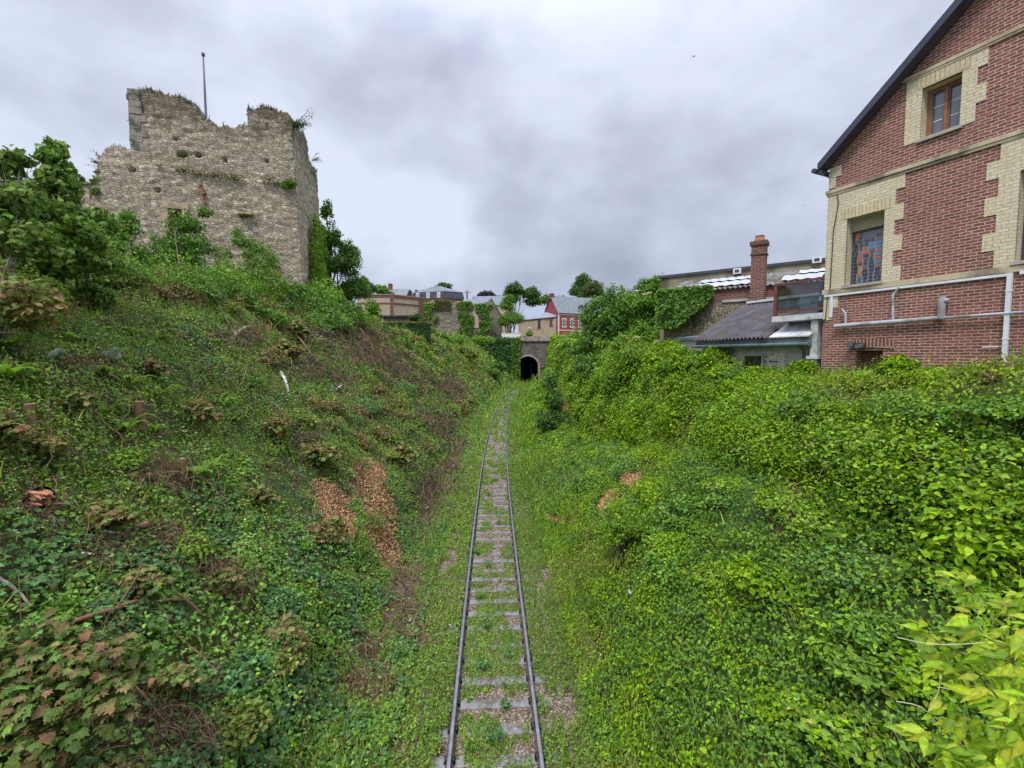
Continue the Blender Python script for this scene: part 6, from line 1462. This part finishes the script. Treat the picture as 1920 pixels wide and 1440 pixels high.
# right bank
RB = [
 ('elder_bush', 'tallest domed elder bush at the left end of the workshop roof', [(1222, 542, 27, 28, 27), (1200, 572, 40, 28, 27), (1238, 580, 24, 30, 27)], 5200, .17, C_ELD),
 ('elder_bush', 'big dark elder mass with cream flower heads on the right bank crest', [(1160, 568, 54, 28, 31), (1115, 598, 38, 40, 32), (1180, 600, 62, 48, 30), (1235, 612, 50, 46, 28), (1130, 635, 42, 40, 31), (1200, 560, 40, 24, 29), (1105, 650, 34, 46, 33)], 17000, .19, C_ELD+C_TREE),
 ('elder_bush', 'bright green elder shoots in front of the dark elder mass', [(1205, 625, 22, 32, 25), (1180, 645, 34, 26, 25), (1250, 630, 40, 32, 24.5), (1290, 628, 30, 26, 23), (1270, 600, 24, 22, 24)], 7200, .15, C_ELD+C_HERB),
 ('hazel_bush', 'pale green bush with upturned silvery leaves on the right slope', [(1105, 690, 26, 40, 30), (1125, 740, 24, 36, 28), (1145, 665, 22, 28, 30)], 4200, .18, C_PALE+C_ELD),
 ('hazel_bush', 'mid-green bush between the red house and the elder mass', [(1082, 655, 26, 40, 48), (1065, 690, 24, 34, 50), (1098, 630, 14, 26, 46)], 5200, .26, C_ELD+C_PALE[:1]),
 ('hazel_bush', 'soft green bush covering the right side of the tunnel portal', [(1046, 665, 14, 34, 74), (1035, 695, 14, 24, 78), (1056, 650, 12, 22, 70)], 3600, .36, C_ELD),
 ('sapling', 'young leafy sapling standing alone beside the track on the right', [(1030, 720, 18, 30, 33), (1042, 752, 22, 26, 33), (1020, 788, 24, 24, 33), (1050, 793, 27, 26, 33), (1033, 815, 24, 14, 33)], 5600, .17, C_ELD+C_PALE),
 ('ivy_mound', 'low round vine clump in the middle of the right slope', [(1150, 1000, 36, 26, 10.6), (1190, 990, 40, 30, 10.4), (1170, 965, 30, 20, 10.9)], 3000, .06, C_VINE+C_IVY),
 ('ivy_mound', 'rounded ivy-covered mound at the left end of the vine hedge', [(1205, 690, 50, 42, 21), (1160, 720, 36, 50, 22), (1240, 735, 50, 50, 20)], 9500, .13, C_VINE+C_IVYD),
 ('ivy_mound', 'long flat-topped vine mound just below the lean-to shed fascia', [(1290, 680, 50, 26, 15.5), (1345, 676, 42, 24, 14.5), (1310, 725, 60, 44, 15), (1260, 700, 40, 34, 17)], 12000, .098, C_VINE+C_IVY[:1]),
 ('ivy_mound', 'low vine mound in front of the shed door', [(1430, 706, 40, 18, 12.6), (1400, 735, 50, 26, 12.6), (1505, 692, 26, 18, 11.6)], 5200, .085, C_VINE),
 ('ivy_mound', 'pointed vine mound covering the cellar opening of the brick house', [(1685, 690, 36, 24, 8.6), (1650, 720, 50, 26, 8.7), (1730, 715, 50, 22, 8.3)], 6500, .07, C_VINE),
 ('ivy_mound', 'vine mound at the right frame edge against the brick wall', [(1905, 705, 36, 28, 6.9), (1850, 725, 44, 24, 7.0)], 3800, .066, C_VINE+C_IVY[:2]),
]
bases = {}
for nm, lb, bl, n_, sz_, cols_ in RB:
    e = plant(nm, lb, 'bush' if 'sapling' not in nm else 'tree', bl, n_, sz_, cols_, T_DIA if sz_ > .1 else T_OVAL, trad=.05, sub=.3, stems=5, fill=.7)
# cream elder flower heads
fl = []
for px_, py_, Z in ((1195, 545, 26.2), (1208, 552, 26.2), (1155, 590, 30), (1238, 584, 26), (1175, 558, 30), (1216, 549, 26.2), (1285, 600, 23.2), (1247, 614, 24), (1195, 632, 24), (1234, 639, 24), (1281, 600, 23.5), (1288, 600, 23.5), (1181, 557, 30), (1190, 582, 29), (1300, 560, 22.5)):
    p = P(px_, py_, Z-.6); n = 60; fl.append(scatter(p+rng.normal(size=(n, 3))*[.10, .10, .02], np.tile([0, -.4, 1.], (n, 1)), .05, T_DIA, pal([(.66, .62, .46), (.58, .56, .40)], n, .08), .3))
    V, Fc, Cc = fl[-1]; o = link('flower_head', raw_mesh('flower_head', V-p, Fc, ML, Cc)); o.location = tuple(p)
    el = [q for q in bpy.data.objects if q.name.startswith('elder_bush')]; q = min(el, key=lambda w: abs(w.location[1]-p[1])+abs(w.location[0]-p[0])); o.parent = q; o.location = tuple(p-np.array(q.location))
# ivy on workshop wall
wkf = wallfn(float(WOx), float(WOy), wrz)
uL_, uM_ = ww(1238, 560)[0], ww(1338, 560)[0]
ivy_on(None, wkf, uL_, uM_, CAMH+1.2, zE+.15, 16000, .12, C_IVY+C_ELD, 'thick ivy spilling over the left half of the workshop eaves', shape=lambda U, Z: Z > zE-.15-(1-(U-uL_)/(uM_-uL_))**.8*2.0-.5*fbm(U*1.5, Z, 0, 3, 3)+.2, thick=.55)
# ivy on the portal wing wall
wing = empty('wing_wall', (px0-2.9, PORTY+.3, 0), R(176), 'dark retaining wall left of the tunnel mouth, wholly covered in ivy', 'wall')
mb = MB(); mb.box((0, -.8, -1), (16, 0, 10.6)); mb.build('wall', M_port, wing)
wgf = wallfn(px0-2.9, PORTY+.3, R(176))
def wgf2(U, Z, d):
    c, s = math.cos(R(176)), math.sin(R(176)); lx, ly = U, d+.02
    return np.stack([px0-2.9+lx*c-ly*s, PORTY+.3+lx*s+ly*c, Z], -1), np.tile((-s, -1, .2), (len(U), 1))
ivy_on(None, wgf2, -.6, 15, 0, 11.3, 15000, .46, C_IVYD+C_TREE, 'dark ivy curtain left of the tunnel mouth', thick=1.0)
ivy_on(None, lambda U, Z, d: wgf2(U, Z, d+.5), -.9, 1.2, 1.5, 11.2, 2200, .42, C_ELD+C_VINE[:1], 'lighter green ivy strip hanging beside the tunnel arch', thick=.5)
# ivy columns on the garden wall
gwf = wallfn(fr4[0], fr4[1], fr4[2])
def col_sh(c0, w0, ztop_): return lambda U, Z: (np.abs(U-c0-.5*np.sin(Z*.9+c0))/w0+2.6*(fbm(U*1.1+c0, Z*.8, 0, 3, 5)-.5) < .72)
uu = lambda px, py: fuv(fr4, px, py)
a_, zt_ = uu(873, 568); a2_, zt2_ = uu(908, 571); zb_ = uu(873, 632)[1]
ivy_on(None, gwf, a_-2.4, a_+2.2, zb_, zt_+.3, 7200, .42, C_ELD+C_IVY, 'left of the two ivy columns on the crumbling garden wall', shape=col_sh(a_, 2.0, 0), thick=.6)
ivy_on(None, gwf, a2_-2.2, a2_+2.2, zb_, zt2_+.2, 7000, .42, C_ELD+C_IVY, 'right of the two ivy columns on the crumbling garden wall', shape=col_sh(a2_, 2.0, 0), thick=.6)
ivy_on(None, gwf, uu(782, 600)[0], uu(822, 600)[0], zb_+.5, uu(800, 571)[1]+.4, 7500, .45, C_ELD+C_HERB, 'broad ivy sheet covering the left end of the garden wall', thick=.9, shape=lambda U, Z: (U-uu(800, 600)[0])/2.6+3.0*(fbm(U*.9, Z*.7, 0, 3, 15)-.5) < .75)
ivy_on(None, gwf, uu(816, 570)[0], uu(846, 570)[0], uu(830, 582)[1], uu(830, 562)[1], 1500, .3, C_TUF+C_BRN[:1], 'brownish dry growth on top of the garden wall', thick=.5)
# hedge, bushes and trees in the middle distance
def hedge(px0_, px1_, pyt, pyb, Z, dep, label):
    a, b = P(px0_, pyb, Z), P(px1_, pyb, Z); t, zt_ = a[2], P(px0_, pyt, Z)[2]
    n = 15000; U = rng.random(n); face = rng.random(n); top = face < .3
    X = a[0]+(b[0]-a[0])*U; Zq = np.where(top, zt_+.12*rng.random(n), t+(zt_-t)*rng.random(n)); Y = a[1]+(b[1]-a[1])*U+np.where(top, rng.random(n)*dep, rng.random(n)*.25)
    Nn = np.where(top[:, None], [0, -.2, 1.], [0, -1., .1]); cc = np.where(top[:, None], pal([(.20, .19, .06), (.15, .18, .05), (.24, .18, .08)], n, .15), pal(C_IVYD+[(.06, .09, .03)], n, .2))
    V, Fc, Cc = scatter(np.stack([X, Y, Zq], -1), Nn, .24*rng.uniform(.6, 1.2, n), T_DIA, cc, .5)
    c = V.mean(0); e = empty('clipped_hedge', tuple(c), 0, label, 'hedge'); link('foliage', raw_mesh('foliage', V-c, Fc, ML, Cc), e)
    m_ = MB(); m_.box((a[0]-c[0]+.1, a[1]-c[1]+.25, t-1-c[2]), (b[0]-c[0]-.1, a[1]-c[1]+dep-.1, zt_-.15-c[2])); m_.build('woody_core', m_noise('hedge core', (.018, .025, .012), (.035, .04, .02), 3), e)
hedge(719, 806, 606, 633, 62, 1.6, 'long clipped dark green hedge with yellowing top beyond the cutting')
mids = [
 ('bush', 'conical green bush left of the banded brick building', [(700, 580, 11, 20, 56), (700, 600, 16, 18, 56)], 1900, .30, C_ELD),
 ('bush', 'bright yellow-green bush right beside the concrete fence end', [(698, 606, 14, 12, 50), (688, 596, 8, 10, 50)], 1300, .26, C_VINE+C_PALE[:1]),
 ('bush', 'small round lime-green bush below the left end of the hedge', [(730, 636, 13, 7, 58), (722, 640, 10, 6, 58)], 1000, .26, C_VINE+C_PALE),
 ('bush', 'blue-green bush between the concrete fence and the hedge', [(712, 622, 14, 12, 53), (720, 645, 14, 10, 52)], 1600, .27, C_BLUE+C_ELD[:1]),
 ('bush', 'dark ivy bush at the right end of the garden shed roof', [(780, 596, 11, 9, 66), (790, 606, 10, 10, 66)], 1200, .32, C_IVYD),
 ('bush', 'light green bush right of the hedge under the garden wall', [(825, 630, 18, 9, 82), (855, 638, 26, 8, 86), (812, 620, 8, 10, 80), (905, 638, 26, 7, 88)], 2200, .36, C_ELD+C_HERB),
 ('bush', 'pale scrub on the slope under the garden wall', [(880, 665, 20, 14, 84), (862, 655, 18, 10, 84)], 1600, .36, C_GRS+C_BRN[:1]),
 ('bush', 'rounded green scrub halfway down the left bank before the tunnel', [(815, 675, 28, 14, 64), (780, 668, 26, 12, 60)], 2600, .3, C_ELD+C_BLUE),
 ('bush', 'dark bramble bush on the mid left bank', [(715, 735, 20, 14, 32), (735, 742, 14, 10, 32)], 1600, .17, C_IVYD+C_TREE),
 ('bush', 'broad-leaved green bush above the foot of the left bank before the tunnel', [(935, 688, 14, 12, 92), (920, 700, 16, 9, 88)], 1500, .36, C_ELD+C_IVY),
 ('tree', 'young light green tree standing before the beige stone range', [(950, 575, 15, 16, 118), (962, 600, 20, 18, 118), (945, 605, 12, 14, 118), (955, 560, 10, 8, 118)], 3000, .42, C_ELD+C_PALE[:1]),
 ('tree', 'left dark green rounded tree of the three behind the beige range', [(965, 546, 17, 14, 170), (958, 560, 16, 12, 170)], 2600, .75, C_TREE),
 ('tree', 'middle dark green rounded tree of the three behind the beige range', [(994, 553, 17, 13, 172), (1000, 566, 16, 9, 172)], 2400, .75, C_TREE),
 ('tree', 'right smaller lighter tree of the three behind the beige range', [(1023, 563, 9, 10, 168)], 1000, .7, C_ELD),
 ('tree', 'tall dark conical tree behind the red house', [(1092, 532, 17, 18, 175), (1085, 548, 18, 14, 175), (1104, 545, 16, 16, 175)], 3600, .7, C_TREE),
 ('tree', 'olive-green rounded tree right of the tall dark one behind the red house', [(1113, 545, 17, 20, 165), (1096, 556, 14, 8, 165), (1120, 552, 11, 14, 165)], 3000, .6, [(.09, .13, .03), (.11, .15, .035), (.07, .11, .028)]),
 ('tree', 'low dark tree left of the red house chimney', [(1052, 562, 12, 6, 170), (1042, 565, 6, 4, 170)], 1000, .7, C_TREE),
 ('tree', 'dark purple copper beech rising behind the barn roof', [(912, 556, 17, 8, 200), (898, 560, 10, 6, 200), (928, 560, 10, 6, 200)], 1900, .9, [(.045, .028, .026), (.06, .035, .03), (.04, .03, .022)]),
 ('tree', 'rounded green treetop behind the mansard house', [(832, 538, 14, 8, 185), (822, 544, 10, 6, 185)], 1300, .8, C_TREE+C_ELD[:1]),
 ('tree', 'light green tree above the banded brick building', [(716, 545, 13, 10, 110), (728, 552, 10, 6, 110)], 1200, .5, C_ELD+C_PALE[:1]),
 ('tree', 'dark tree behind the one right of the tower', [(690, 540, 14, 14, 100), (680, 530, 10, 10, 100)], 1200, .5, C_TREE),
]
for nm, lb, bl, n_, sz_, cols_ in mids:
    Z_ = bl[0][4]
    plant(nm, lb, {'bush': 'bush', 'tree': 'tree', 'sapling': 'tree'}[nm], bl, int(n_*1.5), sz_*.9, cols_, T_DIA, trad=.05 if Z_ < 95 else .22, sub=.46, stems=3, fill=.9)
# small yellow plant and grasses on the parapet
plant('bush', 'yellow-green seedling bush on the tunnel parapet', 'bush', [(993, 626, 8, 7, 114.6), (985, 634, 12, 4, 114.6)], 700, .4, C_PALE+C_VINE, T_DIA, trad=.04)
plant('bush', 'dry grassy growth over the ledge above the tunnel arch', 'bush', [(975, 640, 22, 4, 114.2), (1000, 641, 16, 3, 114.2)], 1300, .4, C_TUF+C_TREE, T_DIA, trad=.04)

# ---- hart's tongue ferns: strap fronds
def frond_fern(px, py, label, sc=1.0, nf=16):
    q, t = G(px, py+8); N_ = hn(np.array([q[0]]), np.array([q[1]]))[0]
    q = q+np.array([0, 0, .06]); e = empty('fern', tuple(q), 0, label, 'fern', 'hart\'s tongue ferns on the left bank')
    V = []; Fs = []; Cc = []
    for k in range(nf):
        a = rng.uniform(0, 2*math.pi); out = np.array([math.cos(a), math.sin(a), 0]); L_ = 1.35*sc*rng.uniform(.26, .44); w = .034*sc*rng.uniform(.8, 1.2); side = np.array([-out[1], out[0], 0]); el = rng.uniform(.7, 1.5); b = len(V)
        c = pal([(.17, .29, .035), (.22, .34, .05), (.12, .23, .03)], 1, .12)[0]
        for i, tt in enumerate(np.linspace(0, 1, 6)):
            p = out*L_*tt*.75+np.array([0, 0, 1.])*L_*(tt*el-tt*tt*.75*el); ww_ = w*(.35, .9, 1.15, 1.1, .8, .08)[i]
            V += [p-side*ww_+[0, 0, .012], p, p+side*ww_+[0, 0, .012]]; Cc += [c]*3
        for i in range(5): s0 = b+3*i; Fs += [(s0, s0+1, s0+4, s0+3), (s0+1, s0+2, s0+5, s0+4)]
    link('frond', raw_mesh('frond', np.array(V), Fs, MLN, np.array(Cc)), e); return e
FE = [(17, 653, 1.2, 'beside the olive maple at the left frame edge'), (17, 716, 1.4, 'at the left frame edge level with the white rags'), (251, 627, 1, 'highest on the slope below the elder shrub'), (295, 636, 1.2, 'large one right of the highest fern'), (408, 642, 1, 'near the pale fallen branch'), (201, 706, 1.1, 'right next to the larger white rag'), (245, 724, 1.2, 'upright, above the cut stump'), (300, 742, 1.2, 'spreading, left of the orange maple resprout'), (236, 812, 1.5, 'brightest and largest, in the middle of the left bank'), (289, 812, .9, 'small one right of the brightest fern'), (420, 758, .9, 'right of the orange maple resprout'), (376, 893, 1.2, 'spreading, below the orange maple resprout'), (404, 872, .9, 'upright, just above the spreading lower fern'), (505, 872, .8, 'lone one left of the wood chips'), (140, 640, 1, 'among ivy left of the highest fern'), (201, 775, 1, 'left of the cut stump'), (612, 868, .8, 'at the upper edge of the wood chip spills'), (765, 888, .8, 'near the foot of the bank beside the bare earth'), (445, 790, .8, 'small, below the pale birch log')]
for px_, py_, sc, lb in FE: frond_fern(px_, py_, 'bright green strap-leaved fern '+lb, sc)

# ---- stumps, logs, branches
CUT = m_noise('fresh cut wood', (.45, .27, .15), (.58, .38, .22), 14, .8, .3, .005)
def stump(px, py, r, h, label, lean=(0, 0)):
    q, t = G(px, py); e = empty('tree_stump', tuple(q), 0, label, 'stump', 'cut stumps on the left bank')
    m_ = MB(); top = np.array([lean[0], lean[1], h]); k = 9; V = []
    m_.tube([(0, 0, -.2), (0, 0, .03), tuple(top*.6), tuple(top)], [r*1.35, r*1.15, r*.95, r*.93], 10, cap=False); m_.build('bark', BARKR, e, smooth=True)
    m_ = MB(); m_.tube([tuple(top*.93), tuple(top+[0, 0, .004])], [r*.9, r*.9], 10); m_.build('cut_face', CUT, e)
for a in ((263, 788, .10, .42, 'tall reddish cut stump in the middle of the left bank'), (475, 628, .20, .36, 'orange-topped cut stump under the tower corner'), (58, 800, .07, .34, 'thin cut stump near the left frame edge'), (345, 905, .05, .5, 'slim pale cut stem below the orange maple resprout'), (665, 692, .12, .8, 'tall bare stump beside the pink dead brambles'), (503, 625, .12, .4, 'smaller cut stump right of the orange-topped one'), (530, 628, .10, .5, 'narrow stump right of the smaller cut stump'), (735, 722, .10, .7, 'pale split stump at the dead bramble drift')): stump(*a)
def log(p0, p1, r0, r1, label, name='fallen_branch', mat=None, lift=.15, bend=.06, twigs=0, cat='branch', Z0=None):
    a = G(*p0)[0]; b = G(*p1)[0]; a = a+[0, 0, lift]; b = b+[0, 0, lift]; c = (a+b)/2
    e = empty(name, tuple(c), 0, label, cat, None); m_ = MB(); L_ = np.linalg.norm(b-a); n = 7; pts = []
    jit = rng.normal(size=(n, 3))*bend*L_*.25
    for i in range(n):
        t = i/(n-1); p = a*(1-t)+b*t+jit[i]*math.sin(math.pi*t)+[0, 0, bend*L_*math.sin(math.pi*t)]; p[2] = max(p[2], float(H(p[0], p[1]))+r0*.3+lift*.6); pts.append(p-c)
    m_.tube(pts, list(np.linspace(r0, r1, n)), 8)
    m_.build('bark', mat or BARKR, e, smooth=True)
    if twigs:
        m_ = MB()
        for k in range(twigs): i = rng.integers(1, n-1); d = unit(rng.normal(size=3)+[0, 0, .6]); m_.tube([pts[i], pts[i]+d*.2*L_*.7, pts[i]+d*.36*L_+[0, 0, .03]], [r1*.8, r1*.5, r1*.25], 5)
        m_.build('side_twig', mat or BARKR, e)
    m_ = MB(); d = unit(pts[0]-pts[1]); m_.tube([pts[0]+d*.001, pts[0]+d*.006], [r0*.93, r0*.93], 8); m_.build('cut_face', CUT, e)
log((140, 1190), (346, 1148), .035, .022, 'long brown branch lying across the lower left bank', twigs=1)
log((322, 1122), (382, 1172), .026, .018, 'short brown branch right of the long fallen one')
log((0, 1108), (62, 1158), .025, .014, 'pale thin branch at the left frame edge', mat=BARKP)
log((46, 1366), (118, 1402), .03, .02, 'reddish branch lying through the big near maple', lift=.25)
log((526, 705), (541, 745), .07, .045, 'short white birch log on the upper left bank', 'birch_log', m_noise('birch bark', (.55, .52, .48), (.70, .67, .62), 6, .8, .2, .01, (.2, .18, .16), 7), cat='log')
log((434, 645), (475, 622), .08, .05, 'pale barkless branch beside the orange-topped stump', mat=BARKP, twigs=2)
log((230, 1025), (300, 998), .075, .055, 'thick orange-brown log end between maple resprouts', 'fallen_log', cat='log')
log((380, 915), (425, 940), .05, .04, 'rotten brown log piece below the spreading fern', 'fallen_log', cat='log')
log((172, 790), (245, 855), .018, .010, 'thin grey bent branch left of the brightest fern')
log((385, 1050), (455, 1148), .020, .010, 'thin bent branch crossing the dead canes', twigs=4, lift=.16)
log((262, 905), (285, 1010), .016, .009, 'dark arching stem right of the maple clump')
log((330, 1210), (460, 1340), .014, .008, 'reddish trailing cane left of the near ivy', twigs=2, lift=.16)
log((215, 1290), (330, 1400), .016, .010, 'red-brown cane below the near maple sprig', twigs=3, lift=.18)
log((295, 1340), (360, 1439), .016, .012, 'red-brown cane at the bottom edge', twigs=3, lift=.15)
log((610, 700), (650, 735), .04, .02, 'bare leaning stem on the upper left bank', lift=.3)
log((555, 640), (600, 700), .05, .02, 'bare stem sloping down from the tower foot', lift=.35)
log((412, 1085), (470, 1100), .012, .006, 'bundle of thin twigs in the lower left bank', twigs=7, lift=.16)
# torn log near the left edge
q, t = G(72, 962); e = empty('torn_log', tuple(q), 0, 'thick dark log with torn reddish splintered end near the left edge', 'log')
m_ = MB(); m_.tube([(-.36, .25, -.05), (-.18, .12, .14), (.06, 0, .20)], [.19, .20, .17], 12, cap=False); m_.build('bark', m_noise('dark bark', (.035, .028, .025), (.075, .06, .05), 8, .9, .8, .02), e, smooth=True)
m_ = MB()
for k in range(26): a = rng.uniform(0, 2*math.pi); rr = rng.uniform(0, .15); s0 = np.array([0, rr*math.cos(a)*.9, .20+rr*math.sin(a)]); L_ = rng.uniform(.05, .26); d = np.array([1, -.25+rng.normal()*.15, rng.normal()*.25]); m_.tube([s0-d*.05, s0+d*L_*.6, s0+d*L_], [.035, .03, .008], 5)
m_.build('splinters', m_noise('torn wood', (.34, .14, .08), (.50, .26, .15), 12, .9, .5), e)
# ---- litter
def rag(px, py, w, label, mat, name='plastic_bag', cat='litter', n=7):
    q, t = G(px, py); N_ = hn(np.array([q[0]]), np.array([q[1]]))[0]; q = q+N_*.20; m_ = MB()
    V = []; s1 = rng.uniform(0, 9)
    for i in range(n):
        for j in range(n):
            a, b = (i/(n-1)-.5), (j/(n-1)-.5); rr = 1-.3*math.hypot(a, b); V.append((a*w*1.4*rr+.02*rng.normal()*w, b*w*rr, w*.55*float(fbm(i*.8+s1, j*.8, 0, 2, 3))))
    m_.add(V, [(i*n+j, i*n+j+1, (i+1)*n+j+1, (i+1)*n+j) for i in range(n-1) for j in range(n-1)])
    m_.add([(x, y, z-.012*w) for x, y, z in V], [(i*n+j, (i+1)*n+j, (i+1)*n+j+1, i*n+j+1) for i in range(n-1) for j in range(n-1)])
    o = m_.build(name, mat, None); o.location = tuple(q); o.rotation_euler = (-.3, .5 if q[0] < 0 else -.5, rng.uniform(0, 3)); tag(o, label, cat)
PLW = m_noise('white plastic', (.66, .68, .72), (.80, .81, .84), 6, .5, .1)
rag(107, 690, .34, 'smaller white plastic rag on the upper left bank near the frame edge', PLW)
rag(203, 683, .40, 'larger white plastic rag right of the smaller one', PLW)
rag(190, 1020, .17, 'crumpled pale plastic scrap in a bare hollow of the left bank', PLW)
rag(138, 1066, .13, 'flat cream stone at the edge of the bare hollow', m_noise('cream stone', (.42, .38, .28), (.55, .50, .38), 7), 'stone', 'stone')
rag(847, 880, .24, 'white scrap lying on brown earth left of the track', PLW)
rag(802, 962, .22, 'greyish plastic scrap on the ditch edge left of the track', PLW)
rag(632, 733, .26, 'white plastic scrap halfway up the left bank', PLW)
rag(770, 1178, .07, 'small white paper scrap in grass left of the rails', PLW, 'paper_scrap')
rag(843, 1188, .05, 'tiny white paper scrap close to the left rail', PLW, 'paper_scrap')
rag(1194, 1124, .08, 'small pale plastic scrap in the vines right of the rails', PLW, 'paper_scrap')
rag(956, 702, .5, 'white scrap at the foot of the ivy wall by the tunnel', PLW, 'paper_scrap')
q = P(748, 668, 52); mb = MB(); mb.prism([(-.35, 0, 0), (.12, 0, -.6), (.30, 0, .3), (.05, 0, 1.1), (-.25, 0, 1.5), (-.30, 0, 1.0), (-.15, 0, .5)], (0, .12, 0)); tag(mb.build('plastic_sheet', m_noise('milky sheet', (.36, .42, .40), (.50, .55, .53), 2, .5), None, loc=tuple(q)), 'milky upright plastic sheet on the mid left bank below the hedge', 'sheet')
gr_ = 'thin wire fence posts on the far left bank'
for k, px_ in enumerate((772, 786, 798, 812, 826)):
    q, t = G(px_, 684-k*1.5); q = P(px_, 684-k*1.5, 58); mb = MB(); mb.tube([(0, 0, -1.5), (0, 0, 1.1)], [.05, .04], 6); tag(mb.build('fence_post', BARKP, None, loc=tuple(q)), 'thin pale stake, '+('leftmost', 'second from left', 'middle', 'fourth from left', 'rightmost')[k]+' of the row across the far left bank', 'post', gr_)

# ---- pale vine hanging close to the lens at the bottom right
vb = np.array([4.3, 2.6, float(H(4.3, 2.6))]); e = empty('near_vine', tuple(vb), 0, 'bright yellow-green bindweed with large pointed leaves close by in the bottom right corner', 'vine')
m_ = MB(); LP, LN, LT = [], [], []
stems = [((1960, 1120), (1800, 1090), 2.7), ((1990, 1200), (1730, 1190), 2.6), ((2000, 1270), (1760, 1250), 2.5), ((1990, 1330), (1770, 1330), 2.35), ((1990, 1380), (1730, 1385), 2.3), ((2000, 1440), (1790, 1450), 2.2), ((1980, 1160), (1830, 1180), 2.4), ((2010, 1300), (1850, 1290), 2.2), ((2000, 1500), (1800, 1400), 2.2), ((1990, 1240), (1850, 1230), 2.3), ((2010, 1420), (1880, 1360), 2.1), ((2010, 1360), (1900, 1330), 2.15), ((2020, 1480), (1850, 1440), 2.1), ((2000, 1320), (1860, 1400), 2.3)]
for (p0, p1, Z) in stems:
    a, b = P(*p0, Z+.1), P(*p1, Z); n = 9; pts = []
    for i in range(n): t = i/(n-1); pts.append(a*(1-t)+b*t+[0, 0, -.10*math.sin(math.pi*t)+.03*math.sin(7*t)])
    m_.tube([tuple(p-vb) for p in [(4.0, 2.6, 3.3)]+pts], [.006]*(n)+[.003], 5)
    for i in range(1, n):
        for s_ in (1, -1, .4, -.4, .7, -.7, .2): LP.append(pts[i]+rng.normal(size=3)*.03); LN.append([rng.normal()*.35, -.55+rng.normal()*.25, .8]); LT.append([-.75+rng.normal()*.3, -.1+rng.normal()*.5, -.25*abs(s_)+rng.normal()*.25])
LP, LN, LT = map(np.array, (LP, LN, LT)); n = len(LP)
V, Fc, Cc = scatter(LP, unit(LN), rng.uniform(.045, .12, n), T_LONG, pal([(.25, .38, .018), (.33, .43, .022), (.20, .32, .018), (.16, .28, .03), (.36, .40, .035)], n, .14), .22, LT, .85)
link('foliage', raw_mesh('foliage', V-vb, Fc, MLN, Cc, smooth=True), e)
m_.tube([(-.3, 0, .9), (-.2, 0, .4), (0, 0, -.1)], [.01, .014, .018], 6); m_.build('stem', m_noise('vine stem', (.20, .20, .07), (.30, .28, .12), 9), e)
m_ = MB()
for pts_ in ([(1763, 1265), (1759, 1300), (1742, 1325), (1746, 1350), (1770, 1372), (1800, 1382)], [(1757, 1288), (1800, 1300), (1815, 1340), (1826, 1360), (1822, 1378), (1800, 1366)], [(1682, 1195), (1740, 1207), (1800, 1208), (1850, 1204)], [(1680, 1315), (1728, 1326), (1760, 1360), (1790, 1376)]):
    q = [P(x, y, 2.35)-vb for x, y in pts_]; 
    fine = [q[0]]
    for i in range(len(q)-1):
        p0_, p1_, p2_, p3_ = q[max(i-1, 0)], q[i], q[i+1], q[min(i+2, len(q)-1)]
        for t in (.33, .66, 1): fine.append(.5*((2*p1_)+(-p0_+p2_)*t+(2*p0_-5*p1_+4*p2_-p3_)*t*t+(-p0_+3*p1_-3*p2_+p3_)*t**3))
    m_.tube([tuple(p) for p in fine], [.0026]*(len(fine)-1)+[.0015], 5)
m_.build('tendril', m_noise('pale tendril', (.42, .44, .24), (.52, .53, .33), 9), e, smooth=True)
